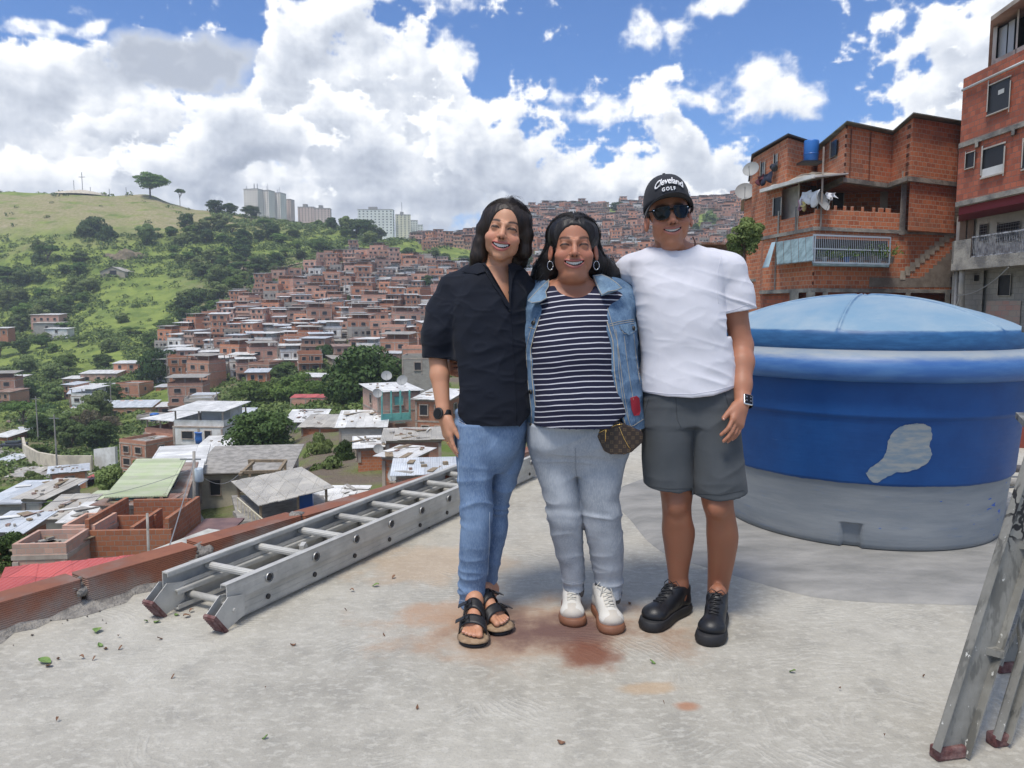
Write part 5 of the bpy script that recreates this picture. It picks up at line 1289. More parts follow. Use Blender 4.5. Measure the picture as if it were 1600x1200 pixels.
# ---- utility poles and wires
def pole(px,pyt,pyb,Y,r,label,arms=True):
 a=P(px,pyb,Y);b_=P(px,pyt,Y);z=min(a[2],landz(a[0],Y)) ;root=empty('utility_pole',(a[0],Y,z),0,label,'utility pole','utility poles in the valley')
 mb=MB();mb.tube([(0,0,-.5),(b_[0]-a[0],0,b_[2]-z)],[r,r*.7],10);mb.build('post',M['concrete'],root,smooth=True)
 if arms:
  mb=MB();h=b_[2]-z;mb.bar((-.5,0,h-.4),(.5,0,h-.4),.07,.07);mb.build('crossarm',M['steel'],root)
 return np.array([b_[0],Y,b_[2]])
t1=pole(303,705,845,37,.10,'tall light pole beside the narrow street',True)
t0=pole(230,802,862,26,.06,'short iron pole on the roofless brick rooms',False)
q=P(302,745,36.6);root=empty('transformer',tuple(q),0,'pale blue transformer can with tangled cables hanging on the tall pole','transformer')
mb=MB();mb.lathe([(.01,-.35),(.17,-.34),(.2,-.3),(.2,.28),(.17,.33),(.01,.34)],20,(.28,0,.1));mb.build('can',simple('pale_blue_enamel',(.45,.52,.58),.4),root,smooth=True)
def wire(a,b_,sag,r,name='cable',label=None,group='cables across the valley'):
 pts=[np.array(a)+(np.array(b_)-np.array(a))*t_-np.array([0,0,sag*4*t_*(1-t_)]) for t_ in np.linspace(0,1,16)]
 mb=MB();mb.tube(pts,r,5);return tag(mb.build(name,M['dark'] if False else M['steel']),label,'cable',group)
wire(t1+np.array([0,0,-.4]),P(262,862,24),.1,.022,label='pale cable running from the tall pole down to the parapet')
wire(t1+np.array([0,0,-.8]),P(0,786,30),.5,.014,label='cable strung from the tall pole to the left picture edge')
wire(t1+np.array([0,0,-.9]),P(372,742,40),.6,.014,label='slack cable strung from the tall pole to the canopy')
wire(P(0,640,60),P(470,575,90),1.0,.02,label='thin black cable high across the trees on the left') if False else None
# ---- dishes near the shacks
M['dish']=simple('grey_dish',(.30,.31,.31),.6)
def dish(c,r,az,el,label,post=.35,group='satellite dishes'):
 root=empty('satellite_dish',tuple(c),0,label,'satellite dish',group)
 d=np.array([math.sin(az)*math.cos(el),-math.cos(az)*math.cos(el),math.sin(el)])
 mb=MB();mb.lathe([(r*k/8,.28*r*(k/8)**2) for k in range(9)]+[(r*1.02,.30*r),(r,.26*r)]+[(r*(8-k)/8+1e-4,.28*r*((8-k)/8)**2-.02*r) for k in range(9)],28,axis=tuple(d));mb.build('reflector',M['dish'],root,smooth=True)
 mb=MB();u_=np.cross(d,(0,0,1));u_ /= np.linalg.norm(u_);v_=np.cross(u_,d);mb.tube([-v_*r*.95*1+d*r*.25,d*r*1.05-v_*r*.2],r*.03,6);mb.box(tuple(d*r*1.05-v_*r*.18),(r*.14,r*.14,r*.2));mb.build('feed_arm',M['dish'],root)
 mb=MB();mb.tube([-d*r*.05,-d*r*.3,-d*r*.3+np.array([0,0,-post])],r*.05,6);mb.build('bracket',M['steel'],root)
dish(P(591,702,50),.32,.3,.5,'dark satellite dish on the edge of the bright white shack roof')
dish(P(617,742,38),.36,-.5,.5,'pale satellite dish against the small brick gable')
dish(P(604,588,72),.5,.2,.6,'grey satellite dish on the left corner of the white roofed house')
dish(P(629,595,70),.5,-.2,.5,'grey satellite dish in the middle of the white roofed house')
dish(P(589,615,71),.45,.5,.5,'satellite dish hanging on the balcony side of the white roofed house')
# turquoise balcony
Y=73;q=P(620,640,Y);root=empty('balcony',tuple(q),.42,'turquoise framed balcony under the white roof','balcony');mb=MB()
for k in range(4): mb.box((-1.6+k*.9,-.6,.6),(.14,.14,2.6))
mb.box((-.25,-.6,-.6),(2.9,.08,.7));mb.build('railing',M['turq'],root)
mb=MB();mb.box((-.25,-.2,-1.05),(3.1,1.0,.16));mb.build('floor',M['concrete'],root)
# blue tanks scattered on roofs
def small_tank(px,py,Y,r,label):
 c=P(px,py,Y);root=empty('roof_water_tank',tuple(c),0,label,'water tank','small water tanks on roofs')
 mb=MB();mb.lathe([(r*.85,0),(r,.05),(r*1.03,r*.7),(r,r*1.4),(r*1.06,r*1.45)],20);mb.build('barrel',M['blue_plastic'],root,smooth=True)
 mb=MB();mb.lathe([(r*1.06,r*1.45),(r*1.05,r*1.55),(r*.6,r*1.75),(.01,r*1.8)],20);mb.build('lid',M['blue_plastic'],root,smooth=True)
small_tank(21,781,46,.38,'small blue tank on the grey roof at the left edge')
small_tank(242,657,158,.9,'blue tank on the low grey block building')
small_tank(316,692,90,.9,'pale blue tank behind the blue and white roof')
small_tank(485,562,300,1.2,'blue tank between the two dark round trees')
small_tank(311,506,285,1.2,'blue tank at the top left corner of the town')
# laundry dots, people scale clutter: sheets on shack roofs
# ------------------------------------------------------------------ trees
def leaf_mat(name,c1,c2,c3):
 m,t,b=material(name);p=t.n('ShaderNodeTexCoord').outputs['Object'];rn=t.n('ShaderNodeObjectInfo').outputs['Random']
 uv=t.n('ShaderNodeTexCoord').outputs['UV'];ux=t.sep(uv)[0]
 n=t.noise(p,1.1,3,.6)
 col=t.mix(t.step(ux,.1,.9),c1,c2);col=t.mix(t.math('MULTIPLY',t.step(n,.5,.75),.55),col,c3)
 hs=t.n('ShaderNodeHueSaturation');t.set(hs.inputs['Value'],t.math('ADD',.72,t.math('MULTIPLY',rn,.6)));t.set(hs.inputs['Hue'],t.math('ADD',.485,t.math('MULTIPLY',t.math('FRACT',t.math('MULTIPLY',rn,9.7)),.03)));t.set(hs.inputs['Color'],col)
 t.set(b.inputs['Base Color'],hs.outputs[0]);b.inputs['Roughness'].default_value=.6;b.inputs['Specular IOR Level'].default_value=.25
 tr_=t.n('ShaderNodeBsdfTranslucent');t.set(tr_.inputs[0],hs.outputs[0]);mx=t.n('ShaderNodeMixShader');mx.inputs[0].default_value=.22
 t.link(b.outputs[0],mx.inputs[1]);t.link(tr_.outputs[0],mx.inputs[2])
 out=[n_ for n_ in m.node_tree.nodes if n_.type=='OUTPUT_MATERIAL'][0];t.link(mx.outputs[0],out.inputs[0])
 return m
LM=[leaf_mat('dark_leaves',(.045,.085,.022),(.08,.135,.036),(.12,.18,.05)),leaf_mat('mid_leaves',(.075,.135,.028),(.13,.21,.045),(.19,.25,.06)),leaf_mat('pale_leaves',(.12,.165,.05),(.19,.25,.08),(.24,.28,.12)),leaf_mat('dry_leaves',(.14,.12,.07),(.20,.17,.11),(.26,.22,.15))]
M['bark']=simple('bark',(.16,.12,.085),.95,c2=(.09,.07,.055),scale=3,bumps=.5)
def quads(C,N,S,A,rs):
 """leaf quads at centres C facing N with size S"""
 n=len(C);t_=np.cross(N,rs.randn(n,3));t_ /= np.linalg.norm(t_,axis=1,keepdims=True)+1e-9;b_=np.cross(N,t_)
 S=S[:,None];A=A[:,None]
 V=np.stack([C-t_*S-b_*S*A*.15,C+b_*S*A*.9,C+t_*S+b_*S*A*.15,C-b_*S*A*.7],1);return V.reshape(-1,3)
def mesh_quads(name,V,mat_,u=None):
 n=len(V)//4;me=bpy.data.meshes.new(name);me.vertices.add(len(V));me.vertices.foreach_set('co',V.astype(np.float32).ravel())
 me.loops.add(n*4);me.loops.foreach_set('vertex_index',np.arange(n*4,dtype=np.int32));me.polygons.add(n);me.polygons.foreach_set('loop_start',np.arange(n,dtype=np.int32)*4)
 me.update(calc_edges=True);l=me.uv_layers.new(name='UVMap')
 if u is None: u=np.random.RandomState(1).rand(n)
 uv=np.zeros((n*4,2),np.float32);uv[:,0]=np.repeat(u,4);l.data.foreach_set('uv',uv.ravel());me.materials.append(mat_);return me
def crown_pts(seed,n,shape,clumps):
 """leaf centres on clumps that fill a crown of unit radius / height; returns C, N, tone"""
 rs=np.random.RandomState(seed);cl=[]
 k=0
 while len(cl)<clumps and k<4000:
  k+=1;p=rs.uniform(-1,1,3);q=p.copy()
  if shape=='round': ok=np.linalg.norm(q)<.80 and (q[2]>-.75)
  elif shape=='umbrella': q[2]=abs(q[2])*.5+.1;ok=np.hypot(q[0],q[1])<.86 and q[2]<.55*math.sqrt(max(0,1-q[0]**2-q[1]**2))+.1
  elif shape=='tall': ok=np.hypot(q[0]/.62,q[1]/.62)**2+q[2]**2<.8
  else: ok=np.linalg.norm(q*np.array([1,1,1.15]))<.84
  if ok: cl.append(q)
 cl=np.array(cl);rad=rs.uniform(.20,.38,len(cl))*(1.0 if shape != 'umbrella' else .8)
 w=rad**2;idx=rs.choice(len(cl),n,p=w/w.sum())
 d=rs.randn(n,3);d /= np.linalg.norm(d,axis=1,keepdims=True);d[:,2]=np.where(rs.rand(n)<.65,np.abs(d[:,2]),d[:,2])
 rr_=rs.uniform(.72,1.08,n)**.7;C=cl[idx]+d*(rad[idx]*rr_)[:,None]*np.array([1,1,.8])
 N=d+rs.randn(n,3)*.45;N /= np.linalg.norm(N,axis=1,keepdims=True)
 tone=np.clip(.5+.35*(rs.rand(n)-.5)+rs.uniform(-.35,.35,len(cl))[idx],0,1)
 return C,N,tone,cl,rs
def make_tree(seed,n,shape,clumps,lm,R_,Hc,trunk,leaf,parent_name='tree',trunkr=.03):
 C,N,tone,cl,rs=crown_pts(seed,n,shape,clumps);C=C*np.array([R_,R_,Hc/2])
 zc=trunk+Hc/2;C[:,2]+=zc;S=rs.uniform(.6,1.3,n)*leaf;V=quads(C,N,S,rs.uniform(.6,1.1,n),rs)
 root=empty(parent_name);me=mesh_quads('crown',V,LM[lm],tone);o=bpy.data.objects.new('crown',me);COL.objects.link(o);o.parent=root
 mb=MB();top=zc-Hc*.1;r0=max(.03,R_*trunkr*1.6);lean=rs.uniform(-.1,.1)*trunk
 mb.tube([(0,0,-1.5),(lean*.5,0,trunk*.6),(lean,0,top)],[r0*1.3,r0,r0*.5],8)
 for k in range(min(9,len(cl))):
  c=cl[rs.randint(len(cl))]*np.array([R_,R_,Hc/2]);c[2]+=zc;s_=rs.uniform(.5,.9)
  st=np.array([lean*s_,0,max(.3,trunk*.55+(top-trunk*.55)*rs.uniform(0,.6))]);mb.tube([st,(st+c)/2+np.array([0,0,.1*R_]),c],[r0*.45,r0*.3,r0*.1],6)
 mb.build('trunk',M['bark'],root,smooth=True)
 return root
# named trees near the town: unique or copies of a few kinds, unit crown radius 1 scaled up
TP={}
def proto_tree(k):
 if k in TP: return TP[k]
 spec={'mango': (1,9000,'round',60,0,1.0,1.9,.35,.050),'broad': (2,9000,'flat',55,1,1.0,1.35,.25,.05),'round_pale': (3,6000,'round',34,2,1.0,1.7,.15,.06),'tall': (4,5000,'tall',34,0,.8,2.4,.5,.06),
   'umbrella': (5,4500,'umbrella',30,1,1.0,1.2,.5,.055),'shrub': (6,3500,'round',24,1,1.0,1.5,.05,.07),'dry': (7,2200,'round',26,3,1.0,1.8,.5,.05),'pale_shrub': (8,3500,'flat',26,2,1.0,1.2,.05,.07),'dark': (9,6000,'flat',40,0,1.0,1.7,.08,.055)}[k]
 TP[k]=[make_tree(*spec),False];return TP[k]
def plant(kind,x,y,z,r,hscale,label,group,name='tree',cat='tree',rz=None):
 p=proto_tree(kind)
 if not p[1]: o=p[0];p[1]=True
 else: o=copy_tree(p[0])
 o.name=name;o.location=(x,y,z);o.scale=(r,r,r*hscale);o.rotation_euler=(0,0,rnd.uniform(0,6.28) if rz is None else rz)
 o['label']=label;o['category']=cat;o['group']=group;return o
HT={'mango': 2.25,'broad': 1.5,'round_pale': 1.85,'tall': 2.9,'umbrella': 1.5,'shrub': 1.55,'dry': 2.3,'pale_shrub': 1.2,'dark': 1.75}
def tree_px(kind,px0,px1,pyt,pyb,Y,label,group='trees among the houses',name='tree',cat='tree'):
 OCC.append((px0,px1,pyt,pyb));s=Y/1200;r=(px1-px0)*s/2/.95;x=XP((px0+px1)/2,Y,pyt);zt=ZP(pyt,Y);zb=ZP(pyb,Y)
 plant(kind,x,Y,zb,r,(zt-zb)/(r*HT[kind])/.93,label,group,name,cat)
T=tree_px
T('mango',352,458,643,745,80,'dense round dark mango tree behind the bleached canopy')
T('mango',352,392,705,745,76,'small dark tree tucked against the left foot of the round mango tree')
T('mango',500,630,542,690,118,'huge domed tree, biggest in the valley, left of the white roofed house')
T('broad',358,440,600,655,150,'bright spreading tree above the round mango tree, left one of two')
T('broad',428,510,590,650,146,'bright spreading tree above the round mango tree, right one of two')
T('dark',214,280,548,640,215,'tall dark green tree filling the gap left of the town')
T('dark',418,475,566,606,190,'dark round tree above the bright spreading trees')
T('dark',488,528,540,590,200,'dark tree peeping over the left shoulder of the huge domed tree')
T('round_pale',470,520,680,760,66,'yellow green bushy tree right of the round mango tree')
T('pale_shrub',486,562,715,775,56,'grey green leafy bush beside the canopy','bushes beside the canopy','bush','bush')
T('dark',520,560,690,770,60,'dark narrow tree behind the grey green bush')
T('shrub',560,590,620,670,90,'bush at the foot of the white roofed house')
T('round_pale',145,205,728,790,66,'loose olive tree right of the brick and block house')
T('shrub',207,230,718,745,84,'small bright tree in front of the tall brick block')
T('round_pale',28,68,738,778,90,'light green tree below the road at the left edge')
T('dark',-15,16,766,795,60,'dark tree cut by the left picture edge above the workshop')
T('dark',-25,50,836,900,30,'dark thorny tree at the left edge above the red roof')
T('shrub',65,105,780,806,40,'creeper bush climbing over the crumbling roof','bushes beside the canopy','bush','bush')
T('dry',95,140,650,722,152,'bare grey tree on the left of the roadside grove')
T('dry',120,160,640,725,154,'bare brownish tree in the middle of the roadside grove')
T('dry',150,192,650,700,156,'rounded bare tree at the right of the roadside grove')
T('dark',28,78,672,728,148,'dark tree at the left end of the roadside grove')
T('dark',70,120,685,734,145,'dense dark tree above the retaining wall, second from the left')
T('shrub',100,150,705,736,142,'low green bush hanging over the retaining wall')
T('dark',140,190,685,730,146,'dense dark tree above the short white wall')
T('shrub',160,186,700,728,140,'leafy bush at the right end of the roadside grove')
T('dark',152,192,600,632,190,'tree growing in front of the wide white roof')
T('round_pale',60,100,600,640,200,'pale tree on the slope above the long zinc terrace')
T('dark',20,66,600,650,205,'dark tree below the pale roofed house at the left edge')
T('broad',-10,40,630,665,190,'broad tree above the huts at the left edge')
T('dark',50,100,632,672,185,'dark tree left of the long zinc terrace')
T('shrub',300,345,612,640,195,'banana like bush beside the lower street')
T('tall',617,629,430,455,330,'thin dark tree standing in the upper town')
T('tall',652,682,432,466,320,'dark trees beside the tall brick blocks left of the woman in black')
T('dark',618,656,388,422,400,'big dark tree in the gap below the yellow topped tower')
T('round_pale',664,690,388,408,395,'bright tree on the upper town slope')
T('dark',684,706,396,420,390,'dark tree close to the left shoulder of the woman in black')
T('dark',712,740,400,425,385,'dark tree behind the hair of the woman in black')
T('dark',630,654,515,560,270,'dark tree in the town left of the rolled up sleeve')
T('shrub',610,640,478,505,300,'shrub in the middle of the town slope left of the black shirt')
T('shrub',538,552,462,484,300,'small round tree on a terrace of the town')
T('dark',360,392,525,560,250,'tree in the left part of the town')
T('dark',296,322,508,530,280,'tree at the upper left corner of the town')
T('dark',380,410,432,462,350,'tree on the left border of the town')
T('dark',804,832,390,430,380,'dark tree between the two women')
T('dark',1078,1096,350,374,470,'dark round tree on the hill beside the man\'s ear')
T('round_pale',1098,1125,330,360,500,'light green trees on the hill between cap and brick buildings')
T('dark',895,912,316,326,600,'round tree on the skyline above the woman in denim')
T('dark',952,978,316,330,600,'dark trees on the skyline left of the cap')
T('round_pale',838,856,346,360,520,'bright tree behind the grey streak of hair')
# towers and hill skyline
T('broad',208,258,273,304,474,'lone broad tree on the crest of the green hill','trees on the green hill')
T('umbrella',273,288,297,316,478,'small flat topped tree on the ridge right of the lone broad tree','trees on the green hill')
T('dark',322,350,313,332,480,'dark tree on the ridge left of the towers','trees on the green hill')
T('dark',345,372,318,336,482,'dark trees on the ridge at the foot of the tallest tower','trees on the green hill')
T('dark',378,408,322,340,478,'rounded dark tree right in front of the tallest tower','trees on the green hill')
T('dark',118,172,340,395,418,'dark clump of trees above the rock scar','trees on the green hill')
T('dark',150,186,355,400,412,'dark tree hanging over the rock scar','trees on the green hill')
T('dark',540,572,343,372,450,'dense dark tree on the ridge left of the wide white slab','trees on the green hill')
T('dark',556,588,344,374,448,'dense dark tree on the ridge in front of the wide white slab','trees on the green hill')
T('dark',276,340,452,510,330,'large grey green tree at the foot of the lit grass bank','trees on the green hill')
T('dry',410,452,428,455,350,'pale leafless tree beside the dirt path','trees on the green hill')
# scattered hill trees, one object each
hill_lab={}
def scatter_trees():
 r=random.Random(99);n=0;placed=[]
 kinds=['dark','round_pale','round_pale','shrub','umbrella','round_pale','broad','shrub']
 regions=[([(0,400),(60,385),(120,395),(150,430),(150,480),(60,520),(0,520)],26,'dark wood left of the barn'),([(0,520),(130,470),(240,500),(240,545),(100,600),(0,600)],22,'lower left hillside'),
      ([(200,360),(330,345),(420,345),(520,350),(610,380),(540,398),(440,432),(330,450),(290,420),(250,400)],60,'wooded slope below the towers'),([(320,395),(440,400),(450,450),(360,480),(280,520),(250,540),(240,500),(320,450)],26,'gully between hill and town'),
      ([(30,660),(180,650),(185,720),(60,715)],10,'grove above the road')]
 for poly,cnt,nm in regions:
  xs=[p[0] for p in poly];ys=[p[1] for p in poly];k=0;tr_=0
  while k<cnt and tr_<3000:
   tr_+=1;px,py=r.uniform(min(xs),max(xs)),r.uniform(min(ys),max(ys))
   if not in_poly(px,py,poly): continue
   q=hill_point(px,py)
   if q is None or any((q[0]-a)**2+(q[1]-b_)**2<20 for a,b_ in placed): continue
   placed.append((q[0],q[1]));kd=r.choice(kinds);R_=r.uniform(3.2,6.0)*(q[1]/400)**.4;kn={'dark': 'dark leafy tree','round_pale': 'olive green tree','shrub': 'low green tree','umbrella': 'flat crowned tree','broad': 'broad green tree'}[kd]
   if kd=='shrub': R_ *= .7
   hgt='upper' if py<min(ys)+(max(ys)-min(ys))*.4 else 'lower'
   lb=f'{kn}, {hgt} part of {nm}';o=plant(kd,q[0],q[1],q[2]-.6,R_,r.uniform(.75,1.1),lb,'trees on the green hill');hill_lab.setdefault(lb,[]).append((o,px,py));k+=1;n+=1
 unify(hill_lab);print('hill trees',n)
scatter_trees()
def bushes():
 """undergrowth: thousands of leaf clumps rooted on the land, one object"""
 rs=np.random.RandomState(3);Vs=[];tones=[]
 us,ys=rs.uniform(-.80,.32,46000),np.exp(rs.uniform(math.log(90),math.log(520),46000))
 xs=us*ys;zs=land(xs,ys);keep=[]
 nz=_vn(xs/28,ys/28)+.6*_vn(xs/11+9,ys/11)
 for i in range(len(xs)):
  px,py=project(xs[i],ys[i],zs[i])
  if px<-40 or px>1230 or py>760: continue
  if in_poly(px,py,TOWN) or in_poly(px,py,FARS):
   if rs.rand()>.10: continue
  openg=(py<372-(px-0)*.0 and px<330 and zs[i]>40)
  if openg and rs.rand()>.03: continue
  grass=((px-240)/95)**2+((py-455)/22)**2<1 or ((px-210)/75)**2+((py-500)/18)**2<1 or ((px-90)/110)**2+((py-560)/25)**2<1
  if grass and rs.rand()>.12: continue
  if nz[i]<-.75 and rs.rand()>.3: continue
  if py>600 and rs.rand()>.35: continue
  keep.append(i)
 keep=np.array(keep);print('bushes',len(keep));x=xs[keep];y=ys[keep];z=zs[keep]
 K=22;R_=rs.uniform(.9,2.4,len(keep))*(y/350)**.5;n=len(keep)*K
 idx=np.repeat(np.arange(len(keep)),K);d=rs.randn(n,3);d /= np.linalg.norm(d,axis=1,keepdims=True);d[:,2]=np.abs(d[:,2])
 C=np.stack([x[idx],y[idx],z[idx]-.2],1)+d*(R_[idx]*rs.uniform(.7,1.05,n))[:,None]*np.array([1,1,.85]);N=d+rs.randn(n,3)*.4;N /= np.linalg.norm(N,axis=1,keepdims=True)
 V=quads(C,N,R_[idx]*rs.uniform(.18,.34,n),rs.uniform(.7,1,n),rs);tone=np.clip(np.repeat(rs.rand(len(keep)),K)+rs.uniform(-.2,.2,n),0,1)
 me=mesh_quads('undergrowth',V,LM[1],tone);me.materials[0]=leaf_mat('undergrowth_leaves',(.065,.11,.03),(.15,.21,.06),(.20,.25,.085))
 o=bpy.data.objects.new('undergrowth',me);COL.objects.link(o);tag(o,'green scrub and low bushes covering the hillsides','undergrowth',None,'stuff')
bushes()
# ------------------------------------------------------------------ near brick buildings on the right
class Fac:
 """a straight facade between two bearings; boxes are laid on it in wall measure"""
 def __init__(s,a,b_,o=(0,0,0)):
  s.a=np.array([XP(a[0],a[1]),a[1]]);s.b=np.array([XP(b_[0],b_[1]),b_[1]]);s.d=(s.b-s.a)/np.linalg.norm(s.b-s.a)
  s.n=np.array([s.d[1],-s.d[0]]);s.o=np.array(o,float)
  if s.n[1]>0: s.n=-s.n
 def at(s,px,off=0):
  k=(px-800)/1200*(1/(cP)) ;r=ray(px,400);k=r[0]/r[1]
  a=s.a+s.n*off;t_=(k*a[1]-a[0])/(s.d[0]-k*s.d[1]);return a+s.d*t_
 def z(s,px,py): return ZP(py,s.at(px)[1])
 def box(s,mb,x0,x1,y0,y1,o0,o1,mi=0,slant=False):
  q=[s.at(x0,o0),s.at(x1,o0),s.at(x1,o1),s.at(x0,o1)]
  xm=(x0+x1)/2
  if slant: zb,zt=s.z(xm,y1),s.z(xm,y0)
  else: zb,zt=s.z(xm,y1),s.z(xm,y0)
  mb.prism([tuple(p-s.o[:2]) for p in q],zb-s.o[2],zt-s.o[2],mi);return mb
 def boxz(s,mb,x0,x1,zb,zt,o0,o1,mi=0):
  q=[s.at(x0,o0),s.at(x1,o0),s.at(x1,o1),s.at(x0,o1)];mb.prism([tuple(p-s.o[:2]) for p in q],zb-s.o[2],zt-s.o[2],mi);return mb
M['brick_near']=brick_mat('orange_clay_brick',(.60,.195,.085),(.38,.105,.048),(.48,.35,.26),bw=.30,bh=.20,ms=.015,stain=(.27,.14,.09),stain_amt=.7,hue=False,big=.5)
M['brick_dark']=brick_mat('deep_red_clay_brick',(.50,.140,.075),(.31,.080,.045),(.23,.13,.10),bw=.30,bh=.20,ms=.014,stain=(.18,.085,.06),stain_amt=.5,hue=False,big=.5)
M['slab']=simple('streaked_concrete',(.38,.35,.30),.9,c2=(.16,.15,.14),scale=1.1,bumps=.4,bscale=12)
M['palewall']=simple('stained_pale_wall',(.55,.50,.44),.9,c2=(.30,.28,.25),scale=.9,bumps=.2,lo=.4,hi=.75)
M['tarp']=simple('blue_grey_tarp',(.23,.33,.37),.7,c2=(.13,.19,.21),scale=2.5,bumps=.3)
M['bars']=simple('pale_blue_bars',(.40,.47,.55),.5)
M['whitecloth']=simple('white_cloth',(.75,.76,.80),.8)
def pick(px,Y): return (XP(px,Y),Y)
def mid_building():
 o=np.array([XP(1330,35),35,-3.0])
 root=empty('brick_house',tuple(o),0,'big near brick house with a caged window and laundry terrace behind the tank','house')
 pp=lambda l: [(XP(a,b_)-o[0],b_-o[1]) for a,b_ in l]
 zl=ZP(452,33.5);zc=ZP(356,33.5);zu0=ZP(279,34.6);zt=ZP(196,34.6)
 body=[(1190,38.2),(1270,33.6),(1491,36.2),(1500,46),(1180,46)]
 mb=MB();mb.prism(pp(body),zl-o[2],zc-o[2]);mb.build('lower_wall',M['brick_near'],root)
 mb=MB();mb.prism(pp([(1192,38.6),(1271,34.3),(1488,36.8),(1500,46),(1180,46)]),-6,zl-.1-o[2]);mb.build('ground_wall',M['brick_dark'],root)
 sl=MB();
 FL=Fac((1190,38.2),(1270,33.6),o);FR=Fac((1270,33.6),(1491,36.2),o)
 for f,a,b_ in ((FL,1188,1271),(FR,1269,1491)):
  f.boxz(sl,a,b_,zl-.12,zl+.05,-.3,.10);f.boxz(sl,a,b_,zc-.10,zc+.06,-.2,.07)
 for px in (1236,1262): FL.boxz(sl,px,px+14,zl-.55,zl-.12,-.3,.12)
 for px in (1288,1418,1480): FR.boxz(sl,px,px+8,zl-3,zl-.12,-.3,.12)
 FR.boxz(sl,1403,1412,ZP(366,34.8),ZP(266,34.8),-.3,.10)     # the plastered column
 for px in (1213,1240): FL.boxz(sl,px,px+2.5,zc,ZP(322,35),-.1,.05)
 for px in (1211,): FL.boxz(sl,px,px+2,zl,zc,-.05,.04)
 sl.build('concrete_frame',M['slab'],root)
 # terrace: low parapet walls
 zp=ZP(329,34.2);mb=MB();FL.boxz(mb,1194,1271,zc+.06,zp-.15,-.18,.0);FR.boxz(mb,1270,1403,zc+.06,zp,-.18,0)
 k=1278
 while k<1398: FR.boxz(mb,k,k+rnd.uniform(4,9),zp,zp+.19,-.17,-.01);k+=rnd.uniform(9,20)
 FL.boxz(mb,1194,1218,zp-.15,ZP(293,36.8),-.2,0)
 mb.build('terrace_wall',M['brick_near'],root)
 # terrace back wall, floor, plaster panel, column-right wall
 mb=MB();FB=Fac((1232,39.4),(1415,38.2),o);FB.boxz(mb,1228,1418,zc,zu0+.3,-.2,0);mb.build('terrace_back_wall',M['brick_near'],root)
 mb=MB();mb.prism(pp([(1196,38.2),(1271,34.0),(1410,35.5),(1412,45),(1190,45)]),zc+.061-o[2],zc+.09-o[2]);mb.build('terrace_floor',M['concrete'],root)
 mb=MB();FL.boxz(mb,1219,1246,zp-.15,ZP(290,36),-.55,-.40);
 mb.build('plaster_panel',M['palewall'],root);mb=MB();FB.box(mb,1371,1383,295,325,0,.03);mb.build('plaster_panel',M['palewall'],root)
 for (a,b_,c,d,f,nm) in ((1206,1217,309,337,FL,'window'),(1298,1314,291,325,FB,'doorway'),(1262,1292,290,325,FB,'doorway')):
  mb=MB();f.box(mb,a,b_,c,d,-.1,.02);w=mb.build(nm,M['dark'],root)
  mb=MB();f.box(mb,a-1.5,a,c,d,0,.06);f.box(mb,b_,b_+1.5,c,d,0,.06);mb.build('frame',M['palewall'],w)
 # posts and the sheet roof over the terrace
 mb=MB();FL.boxz(mb,1243,1245,zc,ZP(287,35.4),-.05,.02);FR.boxz(mb,1279,1282,zc,ZP(232,34),-.02,.06);mb.build('post',M['brick_trim'],root)
 q0,q1,q2,q3=np.array([*FL.at(1186,.4),ZP(303,38.6)]),np.array([*FL.at(1272,.45),ZP(279,33.5)]),np.array([*FL.at(1318,-1.0),ZP(272,35)]),np.array([XP(1235,42),42,ZP(279,42)+.4])
 q1=np.array([*FL.at(1266,.5),ZP(282,34)])
 def sheet(q,th=.06):
  top=[np.array(v)-o for v in q];return MB().add([v-np.array([0,0,th]) for v in top]+top,[(4,5,6,7),(3,2,1,0),(0,1,5,4),(1,2,6,5),(2,3,7,6),(3,0,4,7)])
 q2=np.array([XP(1316,34.4),34.4,ZP(271,34.4)])
 sheet([q0,q1,q2,q3]).build('terrace_roof',M['sheet_grey'],root)
 mb=MB();mb.bar(q0-o+np.array([0,0,.02]),q1-o+np.array([0,0,.02]),.16,.16);mb.bar(q1-o,q2-o,.06,.06);mb.build('gutter',M['white'],root)
 # upper storey with its folded front
 up_=[(1270,38.4),(1312,34.6),(1382,36.3),(1412,34.3),(1491,36.0),(1500,46),(1260,46)]
 mb=MB();mb.prism(pp(up_),zu0-o[2],[zt-.35-o[2],zt-o[2],zt-.05-o[2],zt+.25-o[2],zt+.30-o[2],zt-.3-o[2],zt-.3-o[2]]);mb.build('upper_wall',M['brick_near'],root)
 mb=MB();mb.prism(pp([(1412,34.45),(1491,36.15),(1500,46),(1412,46)]),zc-o[2],zu0-o[2]-.02);mb.build('side_wall',M['brick_near'],root)
 mb=MB()
 for a,b_ in zip(up_[:4],up_[1:5]):
  f=Fac(a,b_,o);f.boxz(mb,a[0]+.3,b_[0]-.3,zu0-.16,zu0+.04,-.2,.05)
 mb.build('ring_beam',M['slab'],root)
 mb=MB();r_=[(1262,38.2),(1311,34.1),(1382,35.8),(1412,33.8),(1494,35.6),(1502,46),(1258,46)]
 zz=[zt-.3,zt+.04,zt+.02,zt+.32,zt+.36,zt-.2,zt-.2];pl=pp(r_);mb.add([(*pl[i],zz[i]-o[2]) for i in range(7)]+[(*pl[i],zz[i]-o[2]+.05) for i in range(7)],[tuple(range(6,-1,-1)),tuple(range(7,14))]+[(i,(i+1) % 7,7+(i+1) % 7,7+i) for i in range(7)])
 mb.build('roof',simple('dark_green_sheet',(.10,.12,.10),.6,c2=(.18,.19,.17),scale=1.5),root)
 f=Fac((1270,38.4),(1312,34.6),o);mb=MB();f.box(mb,1291,1300,222,246,-.1,.03);w=mb.build('window',M['glass'],root)
